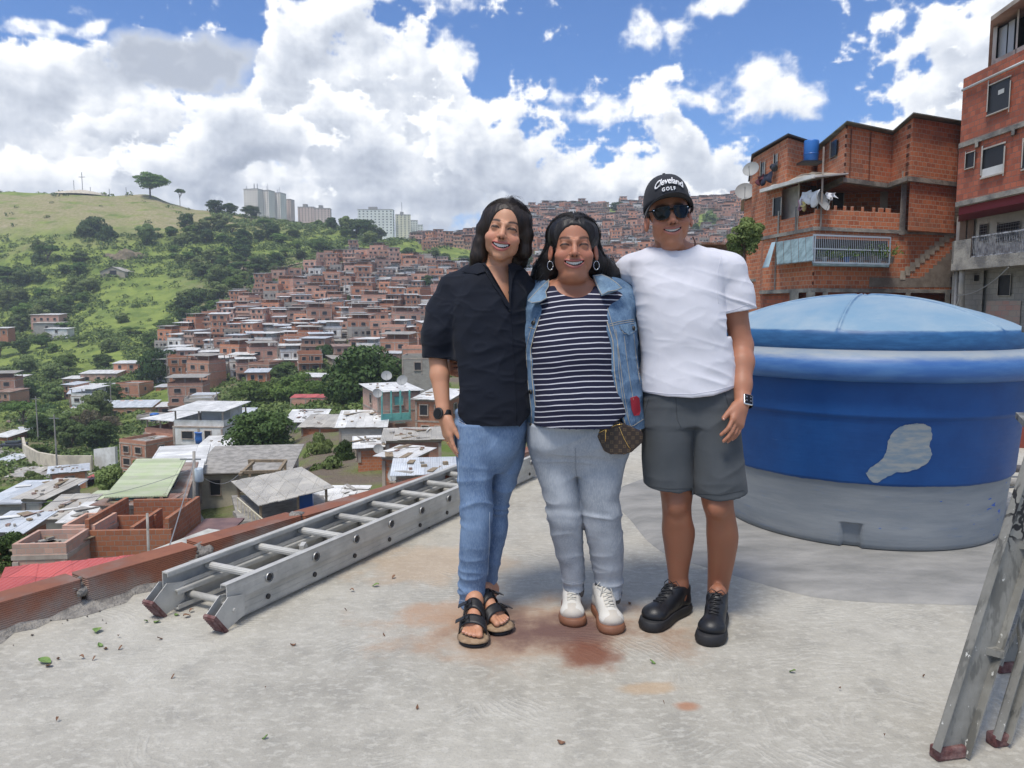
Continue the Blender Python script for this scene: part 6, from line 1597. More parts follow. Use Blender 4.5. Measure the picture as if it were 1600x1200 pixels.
 mb=MB();f.box(mb,1289,1291,220,248,0,.07);f.box(mb,1300,1302,220,248,0,.07);f.box(mb,1289,1302,246,249,0,.08);mb.build('frame',M['palewall'],w)
 mb=MB();f2=Fac((1312,34.6),(1382,36.3),o)
 for px in (1322,1352): f2.boxz(mb,px,px+1.2,zu0,zt-.1,0,.05)
 mb.build('drain_pipe',simple('rust_pipe',(.20,.07,.04),.7),root)
 # bonding blocks: dark hollow ends up the corners
 mb=MB();f3=Fac((1382,36.3),(1412,34.3),o);f4=Fac((1412,34.3),(1491,36.0),o)
 k=0;z=zu0+.15
 while z<zt-.1:
  f3.boxz(mb,1408,1412,z,z+.13,-.05,.015);f2.boxz(mb,1312.6,1316,z,z+.13,-.05,.015);z+=.40
 mb.build('hollow_block_ends',simple('hollow_block_dark',(.10,.035,.02),.9),root)
 mb=MB();z=zl+.2
 while z<zc-.2: FR.boxz(mb,1270.5,1273,z,z+.14,-.05,.012);z+=.4
 mb.build('hollow_block_ends',simple('hollow_block_dark',(.10,.035,.02),.9),root)
 # stair scar and grey render on the right
 mb=MB();n=11
 for k in range(n):
  x=1408+80*k/n;y=430-72*k/n;FR.box(mb,x,x+80/n+1.2,y-7,y+7,0,.035)
 mb.build('stair_scar',simple('pale_mortar',(.48,.42,.34),.95,c2=(.38,.32,.25),scale=5,bumps=.4),root)
 mb=MB();
 for k in range(8): x=1440+50*k/8;FR.box(mb,x,x+6.4,432-6*k,449,0,.02)
 FR.box(mb,1360,1440,434,449,0,.018)
 mb.build('grey_render',simple('grey_render',(.27,.23,.19),.95,c2=(.20,.16,.13),scale=3,bumps=.3),root)
 for a,b_,c,d in ((1200,1212,470,490),(1226,1238,470,482)):
  mb=MB();FL.box(mb,a,b_,c,d,-.9,-.55);mb.build('window',M['glass'],root)
 # caged window
 cage=MB();za,zb=ZP(369,33),ZP(409,33)
 FR.boxz(cage,1270,1390,za,za+.07,.55,.65);FR.boxz(cage,1270,1390,zb-.07,zb,.55,.65);FR.boxz(cage,1270,1390,(za+zb)/2-.02,(za+zb)/2+.03,.56,.64)
 for k in range(41): x=1271+118*k/40;FR.boxz(cage,x-.35,x+.35,zb,za,.58,.62)
 for x in (1269,1389.5,1272): FR.boxz(cage,x,x+1.6,zb-.05,za+.06,0,.66)
 cg=cage.build('window_cage',M['bars'],root)
 mb=MB();FR.boxz(mb,1273,1386,zb+.15,za-.05,.0,.025);mb.build('window',M['dark'],root)
 mb=MB();FR.boxz(mb,1270,1390,zb-.16,zb-.08,0,.68);mb.build('cage_floor',M['tarp'],cg)
 fl=MB();z1=ZP(371,34);z0=ZP(411,34)
 for k in range(5):
  a0,a1=1212+11.5*k,1223+11.5*k
  p0=np.array([*FL.at(a0,.05),z1]);p1=np.array([*FL.at(a1,.05),z1]);p2=np.array([*FL.at(a1+2,.75),z0]);p3=np.array([*FL.at(a0+2,.75),z0])
  fl.add([v-o+e for e in (np.array([0,0,0]),np.array([0,0,.04])) for v in (p0,p1,p2,p3)],[(4,5,6,7),(3,2,1,0),(0,1,5,4),(1,2,6,5),(2,3,7,6),(3,0,4,7)])
 fl.build('slanted_shutter',M['tarp'],root)
 mb=MB();p0=np.array([*FL.at(1205,.1),z1]);p1=np.array([*FL.at(1211,.1),z1]);p2=np.array([*FL.at(1202,1.0),z0-.1]);p3=np.array([*FL.at(1192,.9),z0-.1])
 mb.add([v-o+e for e in (np.array([0,0,0]),np.array([0,0,.05])) for v in (p0,p1,p2,p3)],[(4,5,6,7),(3,2,1,0),(0,1,5,4),(1,2,6,5),(2,3,7,6),(3,0,4,7)]);mb.build('side_awning',simple('pale_blue_board',(.36,.50,.58),.7),root)
 return FL,FR,FB,o,zc,zp
FL,FR,FB,MO,zc_,zp_=mid_building()
FL.o=FR.o=FB.o=np.zeros(3)
# pots and plants on the cage floor
def pot_plant(px,Y,zb,s,label,kind):
 c=np.array([XP(px,Y),Y,zb]);root=empty('potted_plant',tuple(c),0,label,'potted plant','potted plants in the window cage')
 mb=MB();mb.lathe([(.09*s,0),(.13*s,.22*s),(.14*s,.22*s)],14);mb.build('pot',[M['white'],M['blue_plastic'],M['brick_trim']][kind],root,smooth=True)
 rs=np.random.RandomState(int(px));n=150;d=rs.randn(n,3);d[:,2]=np.abs(d[:,2]);d /= np.linalg.norm(d,axis=1,keepdims=True)
 C=d*(rs.uniform(.1,.42,n)*s)[:,None]+np.array([0,0,.25*s]);N=rs.randn(n,3);N /= np.linalg.norm(N,axis=1,keepdims=True)
 me=mesh_quads('foliage',quads(C,N,rs.uniform(.03,.07,n),rs.uniform(.5,1,n),rs),LM[1]);oo=bpy.data.objects.new('foliage',me);COL.objects.link(oo);oo.parent=root
def right_props():
 zf=ZP(409,33)
 labs=['white pot plant at the left end of the window cage','small leafy pot behind the blue bars','blue tub plant in the middle of the window cage','trailing pot plant right of the blue tub','tall leafy pot plant near the right end of the cage','white box planter at the right end of the cage','plant spilling out of the right corner of the cage']
 for k,px in enumerate((1285,1303,1320,1342,1362,1370,1387)):
  f=FR.at(px,.35);pot_plant(px,float(f[1]),zf,(1.0,.8,1.1,1.2,1.5,.9,1.4)[k],labs[k],(0,2,1,2,2,0,2)[k])
 # laundry on the terrace
 def cloth(px0,px1,py0,py1,mat_,label,off=.1,f=FL,group='washing on the brick terrace',seed=0):
  a=np.array([*f.at(px0,off)]);b_=np.array([*f.at(px1,off)]);Y=a[1];zt_,zb_=ZP(py0,Y),ZP(py1,Y);n=12;m_=8;vs=[];r=random.Random(seed)
  for i in range(n+1):
   u=i/n
   for j in range(m_+1):
    v=j/m_;q=a+(b_-a)*u;w=.07*math.sin(u*9+seed+v*2)*(.3+v);hem=(.75+.25*math.sin(u*7+seed*2))
    vs.append((q[0]+f.n[0]*w+.05*math.sin(v*5+seed),q[1]+f.n[1]*w,zt_+(zb_-zt_)*v*hem-.04*math.sin(math.pi*u)))
  fs=[(i*(m_+1)+j,(i+1)*(m_+1)+j,(i+1)*(m_+1)+j+1,i*(m_+1)+j+1) for i in range(n) for j in range(m_)]
  o=MB().add(vs,fs).build('hanging_cloth',mat_,smooth=True);s_=o.modifiers.new('thick','SOLIDIFY');s_.thickness=.012;tag(o,label,'cloth',group)
 cloth(1249,1262,300,322,M['whitecloth'],'white shirt spread at the left of the terrace laundry',seed=1)
 cloth(1260,1275,300,325,M['whitecloth'],'white garment in the middle of the terrace laundry',seed=2)
 cloth(1288,1302,300,312,M['whitecloth'],'white garment blown sideways right of the terrace pole',.1,FR,seed=3)
 cloth(1245,1251,312,330,simple('pink_cloth',(.55,.30,.42),.8),'pink and yellow striped towel on the terrace wall',seed=4)
 cloth(1251,1256,314,330,simple('yellow_cloth',(.65,.55,.25),.8),'small yellow cloth on the terrace wall',seed=5)
 FA=Fac((1170,42.5),(1222,37.6))
 cloth(1180,1190,276,291,simple('dark_red_cloth',(.10,.02,.03),.8),'dark red garment on the window line of the upper left house',.25,FA,'washing on the upper left house',6)
 cloth(1188,1201,273,291,simple('navy_cloth',(.02,.025,.05),.8),'navy garment on the window line of the upper left house',.25,FA,'washing on the upper left house',7)
 cloth(1200,1209,256,270,M['dark'],'black garment hanging from the small upper window',.2,FA,'washing on the upper left house',8)
 return FA
FA=right_props()
def upper_left():
 o=np.array([XP(1220,40),40,0]);root=empty('brick_house',tuple(o),0,'narrow upper brick house with two slim windows and dark laundry, left of the blue barrel','house')
 pp=lambda l: [(XP(a,b_)-o[0],b_-o[1]) for a,b_ in l]
 zt=ZP(215,37.6);mb=MB();mb.prism(pp([(1170,42.5),(1222,37.6),(1269,39.6),(1275,48),(1165,48)]),0,[ZP(247,42.5),zt,zt-.05,zt-.3,zt-.5]);mb.build('wall',M['brick_near'],root)
 mb=MB();r_=[(1167,42.2),(1222,37.2),(1272,39.3),(1278,48),(1163,48)];pl=pp(r_);zz=[ZP(246,42.5)+.05,zt+.05,zt,zt-.2,zt-.4]
 mb.add([(*pl[i],zz[i]) for i in range(5)]+[(*pl[i],zz[i]+.07) for i in range(5)],[tuple(range(4,-1,-1)),tuple(range(5,10))]+[(i,(i+1) % 5,5+(i+1) % 5,5+i) for i in range(5)]);mb.build('roof',M['dark'],root)
 f=Fac((1170,42.5),(1222,37.6),o)
 for a,b_,c,d in ((1184,1190,254,276),(1204,1209,242,262)):
  mb=MB();f.box(mb,a,b_,c,d,-.1,.02);w=mb.build('window',M['glass'],root);mb=MB();f.box(mb,a-1,a,c-1,d+1,0,.06);f.box(mb,b_,b_+1,c-1,d+1,0,.06);f.box(mb,a-1,b_+1,d,d+1.5,0,.07);mb.build('frame',M['palewall'],w)
 # lower left annex
 o2=np.array([XP(1178,43),43,-4]);root=empty('brick_house',tuple(o2),0,'narrow brick annex at the left end of the near houses, behind a bush','house')
 pp=lambda l: [(XP(a,b_)-o2[0],b_-o2[1]) for a,b_ in l]
 mb=MB();mb.prism(pp([(1158,45),(1177,42.8),(1179,48),(1158,50)]),-4,ZP(306,42.8)+4);mb.prism(pp([(1180,44.5),(1196,42.2),(1200,48),(1180,50)]),ZP(365,43)+4,ZP(300,43)+4);mb.prism(pp([(1164,42.8),(1192,41.0),(1200,48),(1164,50)]),ZP(437,42)+4,ZP(368,42)+4);mb.build('wall',M['brick_near'],root)
 mb=MB();mb.prism(pp([(1153,45),(1178,42.0),(1198,41.8),(1200,50),(1153,50)]),ZP(305,42.8)+4.02,ZP(305,42.8)+4.1);mb.build('roof',M['sheet_grey'],root)
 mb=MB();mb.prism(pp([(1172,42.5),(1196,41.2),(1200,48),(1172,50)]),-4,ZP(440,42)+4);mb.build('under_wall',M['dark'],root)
 f=Fac((1164,42.8),(1192,41.0),o2)
 mb=MB();f.box(mb,1178,1183,382,415,0,.03);mb.build('window',M['glass'],root);mb=MB();f.boxz(mb,1186,1189,ZP(412,42),ZP(396,42),.02,.1);mb.build('downpipe',M['blue_plastic'],root)
 mb=MB();f.boxz(mb,1180,1184,ZP(490,42),ZP(437,42),-.2,.1);f.boxz(mb,1166,1194,ZP(440,42),ZP(436,42),-.2,.15);mb.build('concrete_column',M['slab'],root)
upper_left()
# tree in front of the annex
TREES_RIGHT=True
def right_block():
 o=np.array([XP(1550,28),28,-2.5]);root=empty('apartment_house',tuple(o),0,'tall dark red block house cut by the right picture edge, with balcony and open windows','house')
 F=Fac((1490,30),(1600,26),o);X1=1760
 z2,z3,zt=ZP(227,30),ZP(321,30),ZP(121,30);zb1,zb0=ZP(379,30),ZP(424,30)
 mb=MB();F.boxz(mb,1490,X1,z2+.1,zt,-9,0);F.boxz(mb,1489,X1,z3+.08,z2-.1,-9,.0);mb.build('upper_wall',M['brick_dark'],root)
 # real openings read as deep dark boxes set in frames
 sl=MB();F.boxz(sl,1488,X1,z2-.10,z2+.08,-9,.10);F.boxz(sl,1488,X1,z3-.10,z3+.08,-9,.35)
 for px in (1513,1568): F.boxz(sl,px,px+5,z2-.28,z2-.10,-.1,.13)
 F.boxz(sl,1487,X1,zb0,zb0+.25,-9,.55);F.boxz(sl,1487,1516,zb0+.25,zb1,.40,.55);F.boxz(sl,1516,X1,zb0+.25,zb0+.42,.40,.55);F.boxz(sl,1487,1490,zb0+.25,zb1,-1.5,.55)
 sl.build('balcony_slab',M['slab'],root)
 mb=MB();F.boxz(mb,1492,X1,zb0+.2,z3-.1,-9,-1.5);mb.build('balcony_wall',simple('off_white_wall',(.66,.60,.52),.9,c2=(.5,.45,.4),scale=.8),root)
 mb=MB();F.boxz(mb,1490,X1,-4,zb0,-9,-.6);F.boxz(mb,1533,1539,-4,zb0,-.6,-.45);mb.build('ground_wall',M['block'],root)
 mb=MB();F.boxz(mb,1546,1600,ZP(525,27),ZP(470,27),-.6,-.57);mb.build('pink_block_panel',brick_mat('pink_block',(.42,.24,.20),(.36,.31,.26),(.30,.28,.25),bw=.4,stain=(.3,.28,.25),hue=False),root)
 def win(a,b_,c,d,base=0.0,mat_='dark',lower=None,bars=None,fr=1.6):
  mb=MB();F.box(mb,a,b_,c,d,base-.2,base+.015);w=mb.build('window',M[mat_],root)
  mb=MB();F.box(mb,a-fr,a,c-1,d+1,base-.1,base+.07);F.box(mb,b_,b_+fr,c-1,d+1,base-.1,base+.07);F.box(mb,a-fr,b_+fr,d,d+fr,base-.1,base+.09);F.box(mb,a-fr,b_+fr,c-fr,c,base-.1,base+.06);mb.build('frame',M['palewall'],w)
  if lower: mb=MB();F.box(mb,a,b_,lower,d,base+.015,base+.04);mb.build('lower_panel',M['white'],w)
  if bars:
   mb=MB()
   for k in range(bars): x=a+(b_-a)*(k+.5)/bars;F.box(mb,x-.25,x+.25,c,d,base+.02,base+.05)
   for k in range(6): y=c+(d-c)*(k+.5)/6;F.box(mb,a,b_,y-.3,y+.3,base+.02,base+.045)
   mb.build('grille',M['steel'],w)
 win(1529,1561,128,175);win(1592,1612,125,142);win(1500,1513,239,263,fr=1.2);win(1526,1558,230,274,lower=261,fr=2.4);win(1588,1615,218,262,mat_='glass',fr=2)
 win(1528,1540,340,368,-1.5,bars=3,fr=.6);win(1555,1590,337,368,-1.5,bars=9,fr=.6);win(1562,1581,428,461,-.6,fr=.6);win(1524,1532,428,438,-.6,fr=.4)
 mb=MB();F.box(mb,1544,1553,140,147,.02,.03);mb.build('bright_window_patch',M['white'],root)  # white block stands in for the brightness seen inside the dark opening
 # ochre brown doors and red beam of the balcony
 mb=MB()
 for a in (1497,1509): F.boxz(mb,a,a+10,zb0+.25,z3-.1,-1.5,-1.4)
 mb.build('door',simple('brown_door',(.20,.14,.10),.6),root)
 mb=MB();F.boxz(mb,1494,X1,z3-.38,z3-.1,-1.3,.1);mb.build('red_beam',simple('red_painted_beam',(.22,.02,.03),.6),root)
 mb=MB();F.boxz(mb,1517,X1,zb1+.02,zb1+.07,.42,.50);F.boxz(mb,1517,X1,zb0+.42,zb0+.46,.42,.50)
 x=1518
 while x<1640: F.boxz(mb,x,x+.9,zb0+.42,zb1+.05,.45,.48);x+=2.6
 mb.build('balcony_railing',simple('chipped_white_rail',(.45,.45,.46),.7,c2=(.08,.08,.09),scale=6),root)
 mb=MB()
 for a in (1500,1503.5): F.boxz(mb,a-.2,a+1.0,-3,zb0,.1,.22) if False else None
 mb.tube([np.array([*F.at(1497,.1),-2])-o+np.array([0,0,0]) for _ in (0,)]+[np.array([*F.at(1497,.1),zb0])-o],.06,10);mb.tube([np.array([*F.at(1507,.1),-2])-o,np.array([*F.at(1507,.1),zb0-1.0])-o,np.array([*F.at(1505,.3),zb0-.7])-o,np.array([*F.at(1505,.3),zb0])-o],.10,10)
 mb.tube([np.array([*F.at(1497,.15),zb0-1.6])-o,np.array([*F.at(1505,.2),zb0-.9])-o],.04,8)
 mb.build('downpipe',M['palewall'],root,smooth=True)
 mb=MB();a=np.array([*F.at(1489,.08),ZP(140,30)])-o;c=np.array([*F.at(1700,.08),ZP(140,30)])-o;mb.tube([a,c],.05,8);mb.build('white_pipe',M['white'],root,smooth=True)
 # ground strip under the top course
 # roof room
 mb=MB();F.boxz(mb,1531,1537,zt,zt+1.75,-1.0,-.8);F.boxz(mb,1532,X1,zt,zt+.55,-1.0,-.8);F.boxz(mb,1531,1534,zt,zt+1.75,-7,-1.0);F.boxz(mb,1566,1569,zt,zt+1.9,-1.0,-.8);mb.build('roof_room_wall',M['palewall'],root)
 mb=MB();F.boxz(mb,1569,X1,zt+.55,zt+2.0,-1.6,-1.5);F.boxz(mb,1537,1566,zt+.4,zt+1.75,-1.02,-.97);mb.build('roof_room_opening',M['dark'],root)
 mb=MB();F.boxz(mb,1540,1552,zt+.35,zt+1.65,-.96,-.92);F.boxz(mb,1554,1563,zt+.3,zt+1.7,-.96,-.92);mb.build('roof_room_pane',simple('dusty_glass',(.40,.42,.42),.3),root)
 z0=zt+1.76;a=F.at(1526,-.3)-o[:2];c=F.at(1700,-.3)-o[:2];d=F.at(1700,-8)-o[:2];e=F.at(1526,-8)-o[:2]
 mb=MB();zz=[z0-o[2],z0-o[2]+.5,z0-o[2]+.5,z0-o[2]];pl=[a,c,d,e];mb.add([(*pl[i],zz[i]) for i in range(4)]+[(*pl[i],zz[i]+.16) for i in range(4)],[(3,2,1,0),(4,5,6,7)]+[(i,(i+1) % 4,4+(i+1) % 4,4+i) for i in range(4)]);mb.build('roof',M['brick_trim'],root)
 return F
FD=right_block()
FD.o=np.zeros(3)
# blue barrel in the gap, dishes, cables
c=P(1267,250,37.2);root=empty('water_barrel',(c[0],c[1],ZP(252,37.2)),0,'upright blue water barrel wedged between the two upper brick houses','water tank')
mb=MB();mb.lathe([(.30,0),(.33,.03),(.34,.9),(.33,.95),(.01,.96)],24);mb.build('barrel',simple('bright_blue_plastic',(.03,.16,.50),.4),root,smooth=True)
mb=MB();mb.lathe([(.35,.3),(.36,.32),(.35,.34)],24);mb.build('hoop',M['blue_plastic'],root);mb=MB();mb.box((0,.1,-.06),(1.0,.8,.1));mb.build('shelf',M['dark'],root)
dish(P(1174,266,41.5),.42,-.6,.45,'black satellite dish on the corner of the narrow upper brick house',group='dishes on the near brick houses')
dish(P(1164,301,43),.52,-.3,.5,'big grey satellite dish above the narrow brick annex',group='dishes on the near brick houses')
dish(P(1282,316,33.6),.45,.7,.4,'grey satellite dish on the terrace corner beside the white laundry',group='dishes on the near brick houses')
mb=MB()
a=P(1486,406,30);b_=a+np.array([0,0,-.9]);
cl_=MB().add([(a[0],a[1],a[2]),(a[0]+.35,a[1],a[2]-.1),(a[0]+.45,a[1],a[2]-1.0),(a[0]+.2,a[1]-.05,a[2]-.75)],[(0,1,2,3)]).build('flag',simple('flag_cloth',(.05,.08,.2),.8,c2=(.6,.6,.6),scale=1.2));s_=cl_.modifiers.new('t','SOLIDIFY');s_.thickness=.01;tag(cl_,'white and dark blue cloth hanging at the balcony corner','cloth')
wire(np.array([*FD.at(1577,.6),ZP(420,27)]),np.array([*FD.at(1498,.3),ZP(462,30)]),.25,.02,label='white cable sagging between the balcony and the downpipes',group='cables on the near buildings')
# street level clutter right of the tank
mb=MB();mb.box((5.2,9.8,-.30),(3.2,2.2,.1));tag(mb.build('sheet_roof',M['sheet_white']),'corrugated white roof showing between tank and step ladder','roof')
mb=MB();mb.box((10.6,14,-1.2),(3.0,.3,3.0));tag(mb.build('wall',simple('pale_teal_wall',(.42,.50,.48),.9,c2=(.5,.5,.45),scale=1)),'pale greenish wall beyond the white roof right of the tank','wall')
mb=MB();mb.box((9.5,20,.4),(6,2,.3));tag(mb.build('sheet_roof',M['sheet_red']),'thin strip of red roof above the pale greenish wall','roof')
mb=MB();mb.box((XP(1130,46),46,ZP(386,46)),(4.6,5,.12),.1);mb.box((XP(1130,46),46.5,ZP(410,46)),(4.2,4,1.8),.1);tag(mb.build('low_house',M['sheet_rust']),'low house with a dark rusty roof behind the man\'s shoulder','house')
mb=MB();mb.box((XP(1260,30),30,ZP(640,30)),(9,6,5),.1);tag(mb.build('low_house',M['block']),'grey block house hidden behind the people and the tank','house')
# trees that belong to the right hand side
tree_px('round_pale',1134,1194,342,408,36,'loose flowering shrub growing against the narrow brick annex')
# ------------------------------------------------------------------ houses filling the valley floor between the ones already named
def infill():
 r=random.Random(4);polys=[[(0,585),(90,590),(180,560),(245,640),(250,660),(180,690),(60,665),(0,680)],[(0,700),(60,745),(180,750),(330,700),(380,640),(470,600),(560,600),(680,560),(700,700),(560,760),(300,800),(0,800)],[(250,640),(340,590),(480,545),(660,540),(690,600),(560,640),(330,700)],[(660,530),(830,470),(1160,470),(1160,640),(700,690)]]
 lab={};n=0;used=[]
 Y=36.0
 while Y<205:
  u=-.70
  while u<.28:
   Yj=Y+r.uniform(-1.5,1.5);x=u*Yj;z=landz(x,Yj);px,py=project(x,Yj,z);u+=(5.6+r.uniform(0,1.2))/Yj
   if not any(in_poly(px,py,p) for p in polys) or px>1010 or 690<px<985 or (400<px<710 and Yj<165): continue
   hh=1200*2.6/Yj;wpx=1200*5/Yj
   bad=False
   for (a,b_,c,d) in OCC:
    if a-wpx*.1<px<b_+wpx*.1 and c+.25*(d-c)<py<d+hh*.4: bad=True;break
   if bad: continue
   kind=r.choice([0,1,2,4,6,0,7,9,11,1,5,2]);sc=r.uniform(.66,.84)
   o,lb=place_house(kind,x,Yj,z,r.uniform(-.5,.5),sc,True,None)
   full=f"{lab_short(lb)}, {'valley floor at the left edge' if px < 150 else 'valley floor near the road' if py > 690 else 'valley floor among round trees' if px < 660 else 'valley right of the black shirt'}"
   o['label']=full;o['category']='house';o['group']='houses on the valley floor';lab.setdefault(full,[]).append((o,px,py));n+=1
  Y+=5.2
 unify(lab);print('infill',n)
def lab_short(s): return s
infill()
# street level haze of small things: posts and cables
def clutter():
 r=random.Random(8)
 for i,(px,py) in enumerate(((60,690),(175,655),(262,600),(330,560),(415,530),(520,500),(90,742),(540,470),(610,470))):
  q=hill_point(px,py)
  if q is None: continue
  root=empty('utility_pole',tuple(q),0,['pole beside the bend of the road','pole above the long zinc terrace','pole on the lower street','pole at the left corner of the town','pole on the lower left part of the town','pole in the middle of the town','pole at the road wall','pole in the steep middle of the town','pole high in the right part of the town'][i],'utility pole','utility poles in the valley')
  mb=MB();mb.tube([(0,0,-1),(0,0,8.5)],[.14,.09],8);mb.build('post',M['concrete'],root);mb=MB();mb.bar((-.7,0,8),(.7,0,8),.1,.1);mb.build('crossarm',M['steel'],root)
clutter()
# ------------------------------------------------------------------ organic modelling: smooth distance fields turned into one surface
def herm(zs,vs,z):
 zs=np.array(zs,float);vs=np.array(vs,float);o=np.argsort(zs);zs,vs=zs[o],vs[o]
 m=np.gradient(vs,zs) if len(zs)>2 else np.full(len(zs),(vs[-1]-vs[0])/(zs[-1]-zs[0]))
 i=np.clip(np.searchsorted(zs,z)-1,0,len(zs)-2);h=zs[i+1]-zs[i];t=np.clip((z-zs[i])/h,0,1)
 return (2*t**3-3*t**2+1)*vs[i]+(t**3-2*t**2+t)*h*m[i]+(-2*t**3+3*t**2)*vs[i+1]+(t**3-t**2)*h*m[i+1]
class Field:
 def __init__(s,lo,hi,step):
  s.lo=np.array(lo,float);s.hi=np.array(hi,float);s.step=step;s.n=np.ceil((s.hi-s.lo)/step).astype(int)+1
  s.ax=[s.lo[k]+np.arange(s.n[k])*step for k in range(3)];s.f=np.full(s.n,.5,np.float32)
 def _sub(s,lo,hi,pad):
  sl=[]
  for k in range(3):
   a=int(max(0,math.floor((lo[k]-pad-s.lo[k])/s.step)));b=int(min(s.n[k],math.ceil((hi[k]+pad-s.lo[k])/s.step)+1))
   if b <= a: return None
   sl.append(slice(a,b))
  return tuple(sl)
 def apply(s,fn,lo,hi,k=.01,mode='add'):
  sl=s._sub(lo,hi,k+.03 if mode != 'clip' else 10)
  if sl is None: return s
  X,Y,Z=np.meshgrid(s.ax[0][sl[0]],s.ax[1][sl[1]],s.ax[2][sl[2]],indexing='ij',sparse=True)
  d=fn(X,Y,Z).astype(np.float32);f=s.f[sl]
  if mode=='add':
   h=np.clip(.5+.5*(f-d)/k,0,1);s.f[sl]=f*(1-h)+d*h-k*h*(1-h)
  else:   # cut: keep outside d ; clip: keep inside d
   e=-d if mode=='cut' else d;h=np.clip(.5-.5*(f-e)/k,0,1);s.f[sl]=f*(1-h)+e*h+k*h*(1-h)
  return s
 def cap(s,p0,r0,p1,r1,k=.01,mode='add'):
  p0=np.array(p0,float);p1=np.array(p1,float);d=p1-p0;L2=float(d@d)+1e-12
  def fn(X,Y,Z):
   x,y,z=X-p0[0],Y-p0[1],Z-p0[2];t=np.clip((x*d[0]+y*d[1]+z*d[2])/L2,0,1)
   return np.sqrt((x-t*d[0])**2+(y-t*d[1])**2+(z-t*d[2])**2)-(r0+(r1-r0)*t)
  r=max(r0,r1);return s.apply(fn,np.minimum(p0,p1)-r,np.maximum(p0,p1)+r,k,mode)
 def chain(s,pts,k=.01,mode='add'):
  for a,b in zip(pts[:-1],pts[1:]): s.cap(a[0],a[1],b[0],b[1],k,mode)
  return s
 def ell(s,c,r,Rm=None,k=.01,mode='add'):
  c=np.array(c,float);r=np.array(r,float);Rm=np.eye(3) if Rm is None else np.array(Rm)
  def fn(X,Y,Z):
   x,y,z=X-c[0],Y-c[1],Z-c[2]
   a=x*Rm[0,0]+y*Rm[1,0]+z*Rm[2,0];b=x*Rm[0,1]+y*Rm[1,1]+z*Rm[2,1];g=x*Rm[0,2]+y*Rm[1,2]+z*Rm[2,2]
   k0=np.sqrt((a/r[0])**2+(b/r[1])**2+(g/r[2])**2);k1=np.sqrt((a/r[0]**2)**2+(b/r[1]**2)**2+(g/r[2]**2)**2)+1e-9
   return k0*(k0-1)/k1
  return s.apply(fn,c-max(r),c+max(r),k,mode)
 def loft(s,rows,k=.01,mode='add',n=2.3,grow=0.0,capr=.01):
  """rows: (z, cx, cy, rx, ry)"""
  A=np.array(rows,float);zmin,zmax=A[:,0].min(),A[:,0].max()
  def fn(X,Y,Z):
   z=np.clip(Z,zmin,zmax);cx,cy,rx,ry=(herm(A[:,0],A[:,j],z) for j in (1,2,3,4));rx=rx+grow;ry=ry+grow
   q=(np.abs((X-cx)/rx)**n+np.abs((Y-cy)/ry)**n)**(1/n);d=(q-1)*np.minimum(rx,ry)
   e=np.maximum(Z-zmax,zmin-Z)
   return np.where(e>0,np.sqrt(np.maximum(d,0)**2+e**2),d) if False else np.maximum(d,e)
  lo=[(A[:,1]-A[:,3]).min()-grow,(A[:,2]-A[:,4]).min()-grow,zmin];hi=[(A[:,1]+A[:,3]).max()+grow,(A[:,2]+A[:,4]).max()+grow,zmax]
  return s.apply(fn,lo,hi,k,mode)
 def mesh(s):
  f=s.f;n=f.shape;neg=f<0
  V=np.zeros(n,bool)
  # cells that the surface crosses
  c=np.zeros((n[0]-1,n[1]-1,n[2]-1),np.int8)
  for i in (0,1):
   for j in (0,1):
    for k in (0,1): c+=neg[i:n[0]-1+i,j:n[1]-1+j,k:n[2]-1+k]
  act=(c>0) & (c<8);idx=-np.ones(act.shape,np.int64);ii=np.argwhere(act);idx[act]=np.arange(len(ii))
  acc=np.zeros((len(ii),3));cnt=np.zeros(len(ii));corner={}
  for i in (0,1):
   for j in (0,1):
    for k in (0,1): corner[i,j,k]=f[ii[:,0]+i,ii[:,1]+j,ii[:,2]+k]
  for a in range(3):
   for u in (0,1):
    for v in (0,1):
     o=[0,0,0];b,c_=[q for q in range(3) if q != a];o[b],o[c_]=u,v;p=tuple(o);o2=list(o);o2[a]=1;q=tuple(o2)
     f0,f1=corner[p],corner[q];m=(f0<0) != (f1<0);t=np.where(m,f0/np.where(m,f0-f1,1),0)
     pt=np.zeros((len(ii),3));pt[:,b]=u;pt[:,c_]=v;pt[:,a]=t;acc[m]+=pt[m];cnt+=m
  P_=s.lo+(ii+acc/cnt[:,None])*s.step
  F=[]
  for a in range(3):
   b,c_=(a+1) % 3,(a+2) % 3;sl0=[slice(None)]*3;sl1=[slice(None)]*3;sl0[a]=slice(0,-1);sl1[a]=slice(1,None)
   m=neg[tuple(sl0)] != neg[tuple(sl1)];e=np.argwhere(m)
   ok=(e[:,b]>0) & (e[:,b]<n[b]-1) & (e[:,c_]>0) & (e[:,c_]<n[c_]-1);e=e[ok]
   flip=neg[tuple(sl0)][tuple(e.T)]
   def at(db,dc): q=e.copy();q[:,b]+=db;q[:,c_]+=dc;return idx[tuple(q.T)]
   q=np.stack([at(-1,-1),at(0,-1),at(0,0),at(-1,0)],1);q[~flip]=q[~flip][:,::-1];F.append(q)
  F=np.concatenate(F);F=F[(F >= 0).all(1)];return P_,F
def vnormals(V,F):
 a=V[F[:,2]]-V[F[:,0]];b=V[F[:,3]]-V[F[:,1]];n=np.cross(a,b);N=np.zeros_like(V)
 for k in range(4): np.add.at(N,F[:,k],n)
 return N/(np.linalg.norm(N,axis=1,keepdims=True)+1e-12)
